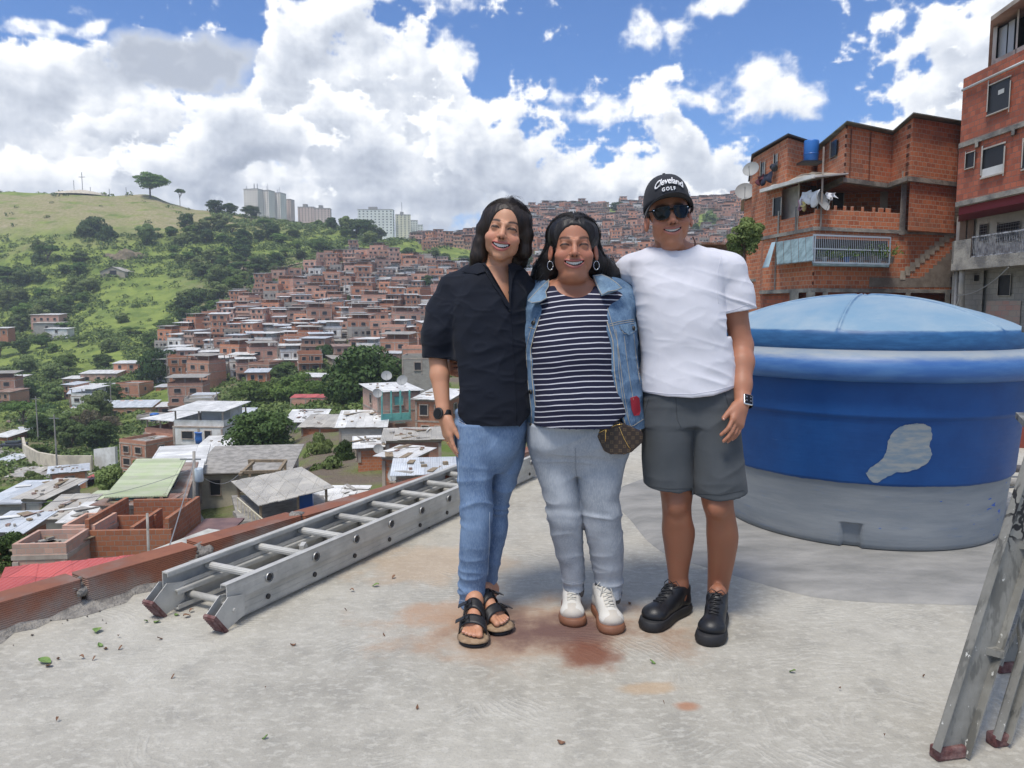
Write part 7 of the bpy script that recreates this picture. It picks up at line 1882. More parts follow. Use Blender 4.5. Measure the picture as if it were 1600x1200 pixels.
def smooth(V,F,it=2,lam=.5):
 E=np.concatenate([F[:,[0,1]],F[:,[1,2]],F[:,[2,3]],F[:,[3,0]]]);E=np.concatenate([E,E[:,::-1]])
 deg=np.bincount(E[:,0],minlength=len(V)).astype(float)+1e-9
 for _ in range(it):
  for l in (lam,-lam*1.03):
   acc=np.stack([np.bincount(E[:,0],weights=V[E[:,1],k],minlength=len(V)) for k in range(3)],1);V=V+l*(acc/deg[:,None]-V)
 return V
_n3=np.random.RandomState(17).rand(32,32,32)
def vn3(P_):
 i=np.floor(P_).astype(int);f=P_-i;f=f*f*(3-2*f);g=lambda a,b,c: _n3[(i[:,0]+a) % 32,(i[:,1]+b) % 32,(i[:,2]+c) % 32]
 l=lambda a,b,t: a+(b-a)*t
 return l(l(l(g(0,0,0),g(1,0,0),f[:,0]),l(g(0,1,0),g(1,1,0),f[:,0]),f[:,1]),l(l(g(0,0,1),g(1,0,1),f[:,0]),l(g(0,1,1),g(1,1,1),f[:,0]),f[:,1]),f[:,2])
def ridge(P_,sc,seed=0,sharp=2.0):
 q=P_*np.array(sc)+seed*7.31;w=vn3(q*.6+3)*1.3;n=vn3(q+w[:,None]);return (1-np.abs(2*n-1))**sharp
def org(name,V,F,mat_,parent=None,base=(0,0,0),col=None,sm=True):
 me=bpy.data.meshes.new(name);V=V-np.array(base);me.vertices.add(len(V));me.vertices.foreach_set('co',V.astype(np.float32).ravel())
 me.loops.add(len(F)*4);me.loops.foreach_set('vertex_index',F.astype(np.int32).ravel());me.polygons.add(len(F));me.polygons.foreach_set('loop_start',np.arange(len(F),dtype=np.int32)*4)
 me.update(calc_edges=True);me.polygons.foreach_set('use_smooth',[sm]*len(F))
 if col is not None:
  a=me.color_attributes.new('Col','FLOAT_COLOR','POINT');c=np.ones((len(V),4),np.float32);c[:,:3]=col;a.data.foreach_set('color',c.ravel())
 for m_ in (mat_ if isinstance(mat_,(list,tuple)) else [mat_]): me.materials.append(m_)
 o=bpy.data.objects.new(name,me);COL.objects.link(o);o.parent=parent;return o
def gauss(d,w): return np.exp(-(d/w)**2)
def rows_px(rows,n=None):
 """(py, pxL, pxR, Y, ry[, dy]) -> (z, cx, cy, rx, ry)"""
 out=[]
 for r in rows:
  py,a,b,Y,ry=r[:5];x0,x1=XP(a,Y,py),XP(b,Y,py);out.append((ZP(py,Y),(x0+x1)/2,Y,(x1-x0)/2,ry))
 return out
from mathutils.bvhtree import BVHTree
class Surf:
 """finds where a sight line meets a garment so that seams and buttons sit on it"""
 def __init__(s,V,F): s.t=BVHTree.FromPolygons([tuple(v) for v in V],[tuple(f) for f in F])
 def hit(s,px,py,lift=.0015):
  r=ray(px,py);q=s.t.ray_cast(Vector((0,0,CAMH)),Vector(r).normalized())
  if q[0] is None: return None,None
  n=np.array(q[1]);n=n if n @ r<0 else -n;return np.array(q[0])+n*lift,n
 def line(s,pts,r=.0010,step=3.0,lift=.001):
  P_=[]
  for a,b in zip(pts[:-1],pts[1:]):
   m=max(1,int(math.hypot(b[0]-a[0],b[1]-a[1])/step))
   for k in range(m): P_.append((a[0]+(b[0]-a[0])*k/m,a[1]+(b[1]-a[1])*k/m))
  P_.append(pts[-1]);out=[]
  for q in P_:
   h,n=s.hit(*q,lift=lift)
   if h is not None and (not out or np.linalg.norm(h-out[-1])<.06): out.append(h)
  return out
# ---- materials for people
def vcol_mat(name,rough=.5,sss=.0,bmp=.0,spec=.4):
 m,t,b=material(name);a=t.n('ShaderNodeVertexColor');a.layer_name='Col';p=t.n('ShaderNodeTexCoord').outputs['Object']
 n=t.noise(p,30,4,.6);c=t.mix(t.math('MULTIPLY',t.step(n,.3,.75),.3),a.outputs[0],t.mix(1.0,a.outputs[0],(1.12,.86,.80),'MULTIPLY')) if sss else a.outputs[0]
 t.set(b.inputs['Base Color'],c);b.inputs['Roughness'].default_value=rough;b.inputs['Specular IOR Level'].default_value=spec
 if sss: b.inputs['Subsurface Weight'].default_value=sss;b.inputs['Subsurface Radius'].default_value=(.012,.005,.003);b.inputs['Subsurface Scale'].default_value=.22
 if bmp: bump(t,b,t.noise(p,350,3,.6),bmp,.001)
 return m
M['skin']=vcol_mat('skin',.52,.12,.10)
def cloth_mat(name,c,c2,scale=6,weave=500,wstr=.25,rough=.9,sheen=.2):
 m,t,b=material(name);p=t.n('ShaderNodeTexCoord').outputs['Object'];n=t.noise(p,scale,5,.6);w=t.noise(p,weave,2,.6)
 col=t.mix(t.step(n,.35,.65),c,c2);t.set(b.inputs['Base Color'],col);b.inputs['Roughness'].default_value=rough;b.inputs['Sheen Weight'].default_value=sheen*.3;b.inputs['Specular IOR Level'].default_value=.2
 bump(t,b,t.math('ADD',w,t.math('MULTIPLY',t.noise(p,38,4,.6),1.2)),wstr,.0015);return m
def denim_mat(name,c,c2,fade,scale=9):
 m,t,b=material(name);p=t.n('ShaderNodeTexCoord').outputs['Object'];n=t.noise(t.vmath('MULTIPLY',p,(1,1,.55)),scale,5,.62);s_=t.noise(t.vmath('MULTIPLY',p,(1,1,.12)),420,3,.6);w=t.noise(t.vmath('MULTIPLY',p,(1,1,.5)),160,3,.7)
 col=t.mix(t.step(n,.36,.64),c,c2);col=t.mix(t.math('MULTIPLY',t.step(s_,.4,.7),.35),col,fade);col=t.mix(t.math('MULTIPLY',t.step(w,.45,.75),.30),col,fade)
 t.set(b.inputs['Base Color'],col);b.inputs['Roughness'].default_value=.9;b.inputs['Specular IOR Level'].default_value=.2;bump(t,b,t.math('ADD',s_,t.math('MULTIPLY',t.noise(p,30,4,.65),1.5)),.35,.002);return m
M['linen']=cloth_mat('dark_navy_linen',(.0045,.0065,.013),(.008,.011,.020),5,400,.5,.8)
M['jeans']=denim_mat('mid_blue_denim',(.095,.155,.27),(.155,.235,.37),(.30,.39,.52))
M['greyjeans']=denim_mat('pale_grey_denim',(.27,.30,.34),(.36,.39,.43),(.50,.52,.55))
M['denim']=denim_mat('washed_blue_denim',(.060,.115,.205),(.12,.20,.31),(.24,.34,.45),22)
M['denim_lt']=denim_mat('washed_collar_denim',(.085,.15,.24),(.15,.24,.34),(.28,.38,.47),30)
M['tee']=cloth_mat('white_cotton',(.60,.60,.65),(.66,.66,.71),4,500,.15,.9)
M['shorts']=cloth_mat('charcoal_shorts_cloth',(.058,.066,.074),(.072,.080,.088),4,500,.25,.85)
M['black']=simple('matt_black',(.012,.012,.014),.5)
M['black_gloss']=simple('glossy_black',(.006,.006,.007),.22,spec=.3)
M['thread']=simple('pale_thread',(.42,.36,.26),.8);M['thread_lt']=simple('whitish_thread',(.50,.56,.62),.8)
M['gold']=simple('gold',(.75,.50,.18),.25,1.0);M['silver']=simple('silver_metal',(.75,.76,.78),.25,.9)
M['red_nail']=simple('dark_red_nail',(.25,.01,.03),.15)
def hair_mat(name,c,c2):
 m,t,b=material(name);p=t.n('ShaderNodeTexCoord').outputs['Object'];n=t.noise(t.vmath('MULTIPLY',p,(1,1,.15)),160,3,.6)
 t.set(b.inputs['Base Color'],t.mix(t.step(n,.35,.7),c,c2));b.inputs['Roughness'].default_value=.5;b.inputs['Specular IOR Level'].default_value=.35;bump(t,b,n,.5,.002);return m
M['hair']=hair_mat('dark_brown_hair',(.012,.008,.007),(.028,.018,.014));M['hair2']=hair_mat('black_wavy_hair',(.010,.009,.010),(.020,.018,.019));M['hairg']=hair_mat('greying_hair',(.04,.042,.046),(.11,.115,.12))
# ------------------------------------------------------------------ head
def rotm(roll=0,yaw=0,pitch=0):
 return np.array(Matrix.Rotation(yaw,3,'Z') @ Matrix.Rotation(roll,3,'Y') @ Matrix.Rotation(pitch,3,'X'))
class Head:
 def __init__(s,O,roll,yaw,pitch,sc=1.0,wide=1.0,fem=1,full=0.0):
  s.O=np.array(O,float);s.R=rotm(roll,yaw,pitch);s.sc=sc;s.wide=wide;s.fem=fem;s.full=full
 def r(s,q): return (q[0]*s.sc*s.wide,q[1]*s.sc,q[2]*s.sc)
 def w(s,p): p=np.array(p,float)*np.array([s.wide,1,1])*s.sc;return s.O+s.R @ p
 def loc(s,V): return ((V-s.O) @ s.R)/s.sc/np.array([s.wide,1,1])
 def field(s,F_):
  c=s.sc;W=s.wide;R_=s.R;g=s.full
  F_.ell(s.w((0,.022,.035)),(.073*c*W,.090*c,.082*c),R_,.01)
  F_.ell(s.w((0,-.020,-.030)),((.0560+.006*g)*c*W,.064*c,.078*c),R_,.02*c)
  F_.ell(s.w((0,-.040,-.082)),((.025+.012*g)*c*W,.034*c,.028*c),R_,.022*c)     # jaw front
  F_.ell(s.w((0,-.062,-.100)),(.021*c*W,.018*c,.016*c),R_,.016*c)               # chin
  if g: F_.ell(s.w((0,-.030,-.108)),(.036*c*W,.038*c,.018*c),R_,.02*c)
  for sx in (-1,1):
   F_.ell(s.w((sx*.040,-.054,-.036)),((.024+.003*g)*c,.022*c,.021*c),R_,.018*c)   # smiling cheek
   F_.ell(s.w((sx*(.043+.005*g),-.018,-.060)),(.014*c,.030*c,.024*c),R_,.022*c)
   F_.cap(s.w((sx*.012,-.081,.017)),.008*c,s.w((sx*.040,-.066,.019)),.006*c,.014*c)
   F_.ell(s.w((sx*.031,-.100,.000)),(.017*c,.0160*c,.0110*c),R_,.012*c,'cut')
   F_.ell(s.w((sx*.0315,-.0700,.000)),(.0145*c,.0120*c,.0115*c),R_,.009*c)          # lids over the eyeball
   F_.ell(s.w((sx*.076,.008,-.020)),(.007*c,.017*c,.031*c),R_ @ rotm(sx*R(-8),sx*R(-22)),.006*c)
   F_.ell(s.w((sx*.082,.001,-.016)),(.004*c,.009*c,.018*c),R_,.004*c,'cut')
   F_.ell(s.w((sx*.0120,-.095,-.034)),(.0078*c*W,.009*c,.0070*c),R_,.006*c)           # nostril wings
   F_.ell(s.w((sx*.0068,-.1005,-.0405)),(.0034*c,.006*c,.0030*c),R_,.002*c,'cut')
  F_.chain([(s.w((0,-.083,.012)),.0075*c),(s.w((0,-.094,-.014)),.0085*c),(s.w((0,-.106,-.030)),.0105*c)],.010*c)
  F_.ell(s.w((0,-.072,-.062)),(.028*c*W,.018*c,.022*c),R_,.015*c)                 # muzzle
 def finish(s,V,F,skin,lips,brow,eyes,mouth,brow_d=.6,glasses=False,blush=(.50,.16,.12),hairline=None):
  """mouth: (z centre, half width, half opening, lift of the corners)"""
  L=s.loc(V);x,y,z=L.T;N=vnormals(V,F);front=(y<-.03) & (np.abs(x)<.075) & (np.abs(z)<.14)
  zm,mw,mh,up=mouth;zc=zm+up*(np.clip(np.abs(x)/mw,0,1.3)**2);u=np.clip(1-(x/mw)**2,0,1)**.55;hh=mh*u;dz=z-zc
  fm=front & (y<-.05)
  ins=np.clip(1-(np.abs(dz)/np.maximum(hh,1e-5))**3,0,1)*(np.abs(x)<mw)*fm
  upl=gauss(dz-(hh+.0030*u),.0030)*(np.abs(x)<mw*1.04)*fm*(dz>0);lol=gauss(dz+(hh+.0048*u),.0044)*(np.abs(x)<mw*1.02)*fm*(dz<0)
  d=np.zeros(len(V));d+=(upl*.0018+lol*.0030)*s.sc
  # smile lines
  for sx in (-1,1):
   t_=np.clip((z+.036)/(-.078+.036),0,1);xx=sx*(.019+.024*t_**.8);d-=.0022*gauss(x-xx,.0038)*np.clip((-z-.032)/.008,0,1)*np.clip((.080+z)/.012,0,1)*fm
  V=V+N*d[:,None]+(s.R @ np.array([0,1,0]))[None,:]*(ins*.015*s.sc)[:,None]
  col=np.tile(np.array(skin),(len(V),1)).astype(float)
  def put(m_,c):
   nonlocal col;m_=np.clip(m_,0,1)[:,None];col=col*(1-m_)+np.array(c)*m_
  for sx in (-1,1): put(gauss(np.hypot(x-sx*.040,(z+.034)*1.1),.022)*.38*front,blush);
  put(gauss(np.hypot(x,z+.034),.012)*.25*front,blush);put(gauss(z+.108,.012)*.15*front,(skin[0]*.8,skin[1]*.7,skin[2]*.6))
  for sx in (-1,1): put(gauss(np.hypot((x-sx*.076)*1.5,z+.02),.03)*.35*(y>-.03),blush)
  put(np.clip((upl+lol)*1.6,0,1),lips);put(ins*1.3,(.035,.008,.008))
  for sx in (-1,1):
   xe=x-sx*.0315;bz=.0235+.0045*(1-((sx*x-.034)/.022)**2)-.0015;w_=np.clip((sx*x-.010)/.008,0,1)*np.clip((.056-sx*x)/.012,0,1)
   tap=.0056-.0022*np.clip((sx*x-.03)/.025,0,1)
   put(np.clip(1.5*np.exp(-((z-bz)/tap)**2),0,1)*w_*front*brow_d,brow)
   if not glasses:
    oh,ow,arc=eyes;cz=-.0010+arc*(1-(xe/ow)**2);uu=np.clip(1-(xe/ow)**2,0,1);op=oh*uu
    lid=(np.abs(xe)<ow)*front
    put(np.clip((op-np.abs(z-cz))/.0007+.6,0,1)*lid,(.22,.19,.17));put(np.clip((op-np.abs(z-cz))/.0007+.6,0,1)*lid*(np.abs(xe)<.0085),(.008,.005,.004))
    put(np.exp(-((z-(cz+op+.0006))/.0025)**2)*2.0*(np.abs(xe)<ow*1.15)*front,(.015,.010,.009))
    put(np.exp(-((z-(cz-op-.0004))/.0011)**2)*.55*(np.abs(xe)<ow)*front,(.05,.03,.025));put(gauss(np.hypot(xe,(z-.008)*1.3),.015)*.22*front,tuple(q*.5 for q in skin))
  for sx in (-1,1): put(gauss(np.hypot(x-sx*.0068,z+.0395),.0030)*1.2*front,(.03,.012,.010))
  return V,col
 def teeth(s,V,parent,base,mouth,n=8):
  L=s.loc(V);zm,mw,mh,up=mouth;mb=MB();xs=np.linspace(-mw*.80,mw*.80,n+1);y0=-.086
  sel=L[(np.abs(L[:,0])<.006) & (np.abs(L[:,2]-zm+mh+.009)<.003) & (L[:,1]<-.05)]
  if len(sel): y0=np.median(sel[:,1])+.0045
  for k in range(n):
   a,b=xs[k]-.0001,xs[k+1]+.0001;xc=(a+b)/2;u=1-(xc/mw)**2;zc=zm+up*(xc/mw)**2;yy=y0+xc*xc*11;top=zc+mh*u**.5+.001;bot=zc-mh*(.42 if abs(k-(n-1)/2)<2 else .30)*u
   vs=[]
   for (px_,pz) in ((a,top),(b,top),(b-.0003,bot+.0008),(b-.0012,bot),(a+.0012,bot),(a+.0003,bot+.0008)): vs.append((px_,yy,pz))
   vs2=[(p[0],p[1]+.004,p[2]) for p in vs];A=np.array([s.w(p) for p in vs+vs2])-np.array(base)
   mb.add(A,[tuple(range(5,-1,-1)),tuple(range(6,12))]+[(i,(i+1) % 6,6+(i+1) % 6,6+i) for i in range(6)])
  mb.build('teeth',M['teeth'],parent)
M['teeth']=simple('teeth',(.74,.71,.65),.3)
def two_res(build,lo,hi,zcut,step,hstep,hlo,hhi,zf=.0):
 """one field meshed finely above zcut (head) and more coarsely below, overlapping a few millimetres"""
 A=Field((lo[0],lo[1],zf if zf else lo[2]),(hi[0],hi[1],zcut+.008),step);build(A);V1,F1=A.mesh();V1=smooth(V1,F1,2)
 if zf: A=Field(lo,(hi[0],hi[1],zf+.007),.0026);build(A);V3,F3=A.mesh();V3=smooth(V3,F3,1);F1=np.concatenate([F1,F3+len(V1)]);V1=np.concatenate([V1,V3])
 B=Field((hlo[0],hlo[1],zcut),hhi,hstep);build(B);V2,F2=B.mesh();V2=smooth(V2,F2,1)
 return (V1,F1),(V2,F2)
def join2(*parts):
 V=[];F=[];n=0;C=[]
 for p in parts: V.append(p[0]);F.append(p[1]+n);n+=len(p[0]);C.append(p[2])
 return np.concatenate(V),np.concatenate(F),np.concatenate(C)
def strands(paths,r,mat_,name,parent,base,nseg=3):
 mb=MB()
 for k,p in enumerate(paths):
  m=len(p);rr_=[r*(.55+.45*math.sin(math.pi*min(1,.15+i/(m-1)*.85))) for i in range(m)];rr_[-1]=r*.15
  mb.tube([np.array(q)-np.array(base) for q in p],rr_,nseg,cap=False)
 return mb.build(name,mat_,parent,smooth=True)
RINGP=[]
def hand(F_,wrist,dirn,palm_n,side,sc=1.0,curl=(.35,.4,.45,.5),spread=.0,thumb=(.75,.35),thumb_curl=.25,lens=(.072,.080,.074,.058),open_=1.0):
 """adds a hand to the field: wrist point, direction to the knuckles, palm normal (the way the palm faces), side = +1 if the thumb lies along cross(dirn, palm_n). returns fingertips"""
 d=np.array(dirn,float);d /= np.linalg.norm(d);n=np.array(palm_n,float);n-=d*(n @ d);n /= np.linalg.norm(n);t=np.cross(d,n)*side;w=np.array(wrist,float);tips=[]
 k_=.007*sc
 P_=lambda a,b,c: w+(d*a+t*b+n*c)*sc
 F_.cap(P_(-.03,0,0),.0235*sc,P_(.012,0,0),.022*sc,.01)
 for j,b in enumerate((.026,.009,-.009,-.025)):
  F_.cap(P_(.012,b*.6,0),.0155*sc,P_(.078-.004*abs(j-1),b,0),.0118*sc,.012*sc)
 F_.cap(P_(.015,.020,.008),.017*sc,P_(.040,.030,.010),.013*sc,.012*sc)     # thumb mount
 for j,b in enumerate((.027,.009,-.009,-.026)):
  L=lens[j];r=(.0088,.0090,.0086,.0076)[j]*sc;a0=curl[j]*.5;p=P_(.080-.004*abs(j-1),b,0);sp=(1.5-j)*spread
  ang=a0;prev=p;segs=(.46,.30,.24);rad=r
  for q,f in enumerate(segs):
   dd=d*math.cos(ang)+n*math.sin(ang)+t*sp;dd /= np.linalg.norm(dd);nx=prev+dd*L*f*sc;F_.cap(prev,rad,nx,rad*.90,.0022*sc);prev=nx;rad *= .90;ang+=curl[j]*(1.0 if q==0 else .7)
  tips.append((prev,dd,n,rad))
 RINGP[:]=[P_(.080,-.009,0)+(d*math.cos(curl[2]*.5)+n*math.sin(curl[2]*.5))*.020*sc,d]
 # thumb leaves the side of the palm near its base
 b0=P_(.022,.026,.006);a=thumb[0];dd=d*math.cos(a)+t*math.sin(a)+n*thumb[1];dd /= np.linalg.norm(dd);p1=b0+dd*.040*sc;d2=dd*math.cos(thumb_curl)+(d*.8-t*.3)*math.sin(thumb_curl);d2 /= np.linalg.norm(d2);p2=p1+d2*.030*sc
 F_.cap(b0,.0125*sc,p1,.0100*sc,.008*sc);F_.cap(p1,.0100*sc,p2,.0085*sc,.003*sc);tips.append((p2,d2,n,.0085*sc))
 return tips
def nails(tips,mat_,parent,base,sc=1.0,out=None):
 mb=MB()
 for (p,dd,n,r) in tips:
  up=-n;c=p+up*r*.72+dd*r*.35;t=np.cross(dd,up);Rm=np.stack([t,dd,up],1);vs=[]
  for i in range(5):
   for j in range(5):
    a=(i/4-.5)*2;b=(j/4-.5)*2;e=1-.25*b*b*(b>0);vs.append(c-np.array(base)+t*a*r*.62*e+dd*b*r*.8+up*(-.28*a*a*r+.0006))
  mb.add(vs,[(i*5+j,(i+1)*5+j,(i+1)*5+j+1,i*5+j+1) for i in range(4) for j in range(4)])
 o=mb.build('nails',mat_,parent,smooth=True);s_=o.modifiers.new('t','SOLIDIFY');s_.thickness=.0008;return o
if 'whitecloth' not in M: M['whitecloth']=simple('white_cloth',(.75,.76,.80),.8)
def convex_cut(F_,pts,Y,y0,y1,k=.004,mode='cut'):
 """cuts through the field where the sight plane polygon pts lies, between depths y0 and y1"""
 q=np.array([(XP(a,Y,b),ZP(b,Y)) for a,b in pts]);c=q.mean(0);H=[]
 for i in range(len(q)):
  a,b=q[i],q[(i+1) % len(q)];n=np.array([b[1]-a[1],a[0]-b[0]]);n=n/np.linalg.norm(n);n=n if n @ (c-a)<0 else -n;H.append((n,n @ a))
 def fn(X,Yy,Z):
  d=np.maximum(y0-Yy,Yy-y1)
  for n,o in H: d=np.maximum(d,n[0]*X+n[1]*Z-o)
  return d+0*(X+Yy+Z)
 return F_.apply(fn,(q[:,0].min(),y0,q[:,1].min()),(q[:,0].max(),y1,q[:,1].max()),k,mode)
def below(F_,pts,Y,k=.004,above=False):
 xs=[XP(a,Y,b) for a,b in pts];zs=[ZP(b,Y) for a,b in pts];s_=-1 if above else 1
 return F_.apply(lambda X,Yy,Z: s_*(Z-np.interp(X,xs,zs))+0*Yy,F_.lo,F_.hi,k,'cut')
def plane_cut(F_,p,n,k=.003,lo=None,hi=None):
 p=np.array(p,float);n=np.array(n,float);n /= np.linalg.norm(n)
 return F_.apply(lambda X,Y,Z: -((X-p[0])*n[0]+(Y-p[1])*n[1]+(Z-p[2])*n[2]),F_.lo if lo is None else lo,F_.hi if hi is None else hi,k,'cut')
def sew(S,lines,r,mat_,parent,base,name='seam',lift=.0005):
 for pts in lines:
  L_=S.line(pts,lift=lift)
  if len(L_)>1: mb=MB();mb.tube([p-base for p in L_],r,5);mb.build(name,mat_,parent,smooth=True)
def garment(name,build,lo,hi,step,mat_,root,base,fold=None,sm=2):
 F_=Field(lo,hi,step);build(F_);V,Q=F_.mesh();V=smooth(V,Q,sm)
 if fold is not None: V=V+vnormals(V,Q)*fold(V)[:,None];V=smooth(V,Q,1)
 return org(name,V,Q,mat_,root,base),Surf(V,Q)
class Foot:
 def __init__(s,heel,toe,L):
  s.o=np.array([heel[0],heel[1],0.]);u=np.array([toe[0]-heel[0],toe[1]-heel[1],0]);s.u=u/np.linalg.norm(u);s.v=np.array([-s.u[1],s.u[0],0]);s.L=L
 def p(s,a,b,z): return s.o+s.u*a*s.L+s.v*b+np.array([0,0,z])
 def outline(s,grow=0.0,inner=1,n=48):
  """sole outline; inner = side (+1/-1 along v) of the big toe"""
  pts=[]
  for i in range(n):
   t=2*math.pi*i/n;a=.5-.5*math.cos(t);up=math.sin(t)>0;w=np.interp(a,[0,.05,.2,.45,.7,.85,.95,1],[0,.021,.031,.029,.043,.042,.028,0])
   sh=inner*np.interp(a,[0,.5,.8,1],[0,0,.004,.010])+(.0);b=(w+grow*(w>0))*(1 if up else -1)+sh;pts.append((a*(1+2*grow/s.L)-grow/s.L,b))
  return pts
 def slab(s,mb,z0,z1,grow,inner,mi=0,bulge=.0):
  pts=s.outline(grow,inner);n=len(pts);vs=[];lev=[(z0,-.002),(z0+.004,.001),((z0+z1)/2,bulge),(z1-.003,0),(z1,-.002)]
  for z,g in lev:
   for a,b in s.outline(grow+g,inner): vs.append(s.p(a,b,z))
  mb.add(vs,[(k*n+i,k*n+(i+1) % n,(k+1)*n+(i+1) % n,(k+1)*n+i) for k in range(4) for i in range(n)]+[tuple(range(n-1,-1,-1)),tuple(4*n+i for i in range(n))],mi);return mb
def bare_foot(F_,ft,inner,z0=.028,k=.012):
 F_.ell(ft.p(.12,0,z0+.024),(.027,.027,.026),None,k);F_.cap(ft.p(.14,0,z0+.03),.025,ft.p(.22,0,z0+.085),.027,k)
 F_.cap(ft.p(.22,0,z0+.075),.027,ft.p(.62,inner*.004,z0+.028),.024,k);F_.cap(ft.p(.30,-inner*.012,z0+.03),.020,ft.p(.66,-inner*.020,z0+.018),.017,k);F_.cap(ft.p(.6,inner*.018,z0+.022),.021,ft.p(.72,inner*.020,z0+.018),.019,k)
 for j,(b,a1,r) in enumerate(((.027,.95,.0125),(.008,.955,.0088),(-.007,.925,.0084),(-.020,.885,.008),(-.032,.835,.0078))):
  F_.cap(ft.p(.70,inner*b*.85,z0+.017),r*1.05,ft.p(a1-.04,inner*b,z0+.012),r*.95,.0015);F_.ell(ft.p(a1-.03,inner*b,z0+.011),(r*1.02,r*1.02,r*.85),None,.002)
def foot_nails(ft,inner,parent,base,z0=.028):
 mb=MB()
 for b,a1,r in ((.027,.95,.0125),(.008,.955,.0088),(-.007,.925,.0084),(-.020,.885,.008),(-.032,.835,.0078)):
  c=ft.p(a1-.015,inner*b,z0+.011+r*.72)-np.array(base);mb.add([c+ft.u*x*r*.55+ft.v*y*r*.62+np.array([0,0,.0005-.3*r*y*y-x*r*.25]) for x in (-1,0,1) for y in (-1,0,1)],[(i*3+j,(i+1)*3+j,(i+1)*3+j+1,i*3+j+1) for i in (0,1) for j in (0,1)])
 mb.build('toenails',M['toenail'],parent,smooth=True)
M['toenail']=simple('toenail',(.62,.36,.30),.3);M['cork']=simple('cork_footbed',(.26,.17,.10),.9,c2=(.34,.24,.15),scale=60)
M['buckle']=simple('dull_black_buckle',(.02,.02,.022),.3,.4)
def sandal(ft,inner,root,base):
 s_=empty('sandal',(0,0,0));s_.parent=root
 B=np.array(base)
 def sh(mb): mb.v=[v-B for v in mb.v];return mb
 mb=MB();ft.slab(mb,.0,.013,.009,inner);o=sh(mb).build('outsole',M['black'],root,smooth=True)
 mb=MB();ft.slab(mb,.0135,.027,.008,inner,0,.009);sh(mb).build('footbed',M['cork'],o,smooth=True)
 for a0,w,top,half in ((.42,.040,.116,.040),(.69,.036,.080,.050)):
  mb=MB();vs=[];n=18;m_=4
  for i in range(n+1):
   t=math.pi*i/n;b=-math.cos(t)*half*1.06;z=.022+(top-.022)*max(0,math.sin(t))**.62
   for j in range(m_+1): a=a0+(j/m_-.5)*w/ft.L*1.0;vs.append(ft.p(a+.03*math.cos(t)*inner*-1,b,z-(j/m_-.5)*w*(.55 if top>.07 else .35)))
  mb.add(vs,[(i*(m_+1)+j,(i+1)*(m_+1)+j,(i+1)*(m_+1)+j+1,i*(m_+1)+j+1) for i in range(n) for j in range(m_)])
  st=sh(mb).build('strap',M['black'],o,smooth=True);q=st.modifiers.new('t','SOLIDIFY');q.thickness=.004;q.offset=1
  # loose strap end and buckle on the outer side
  t=.34*math.pi if inner>0 else .66*math.pi;b=-math.cos(t)*half*1.1;z=.022+(top-.022)*math.sin(t)**.62+.006;mb=MB();c=ft.p(a0,b,z)-B
  side=ft.v*(-inner);dv=side*.9+np.array([0,0,-.45]);dv /= np.linalg.norm(dv);nn=np.cross(dv,ft.u);nn=nn if nn[2]>0 else -nn;Rm=np.stack([ft.u,dv,nn],1)
  for q in (-1,1): mb.box(c+ft.u*q*w*.52,(.003,.026,.005),0,0,Rm);mb.box(c+dv*q*.012,(w*1.05,.003,.005),0,0,Rm)
  mb.build('buckle',M['buckle'],st);mb=MB();mb.box(c+dv*.022+nn*.003,(w*.8,.036,.003),0,0,Rm);mb.build('strap_end',M['black'],st)
 bpy.data.objects.remove(s_)
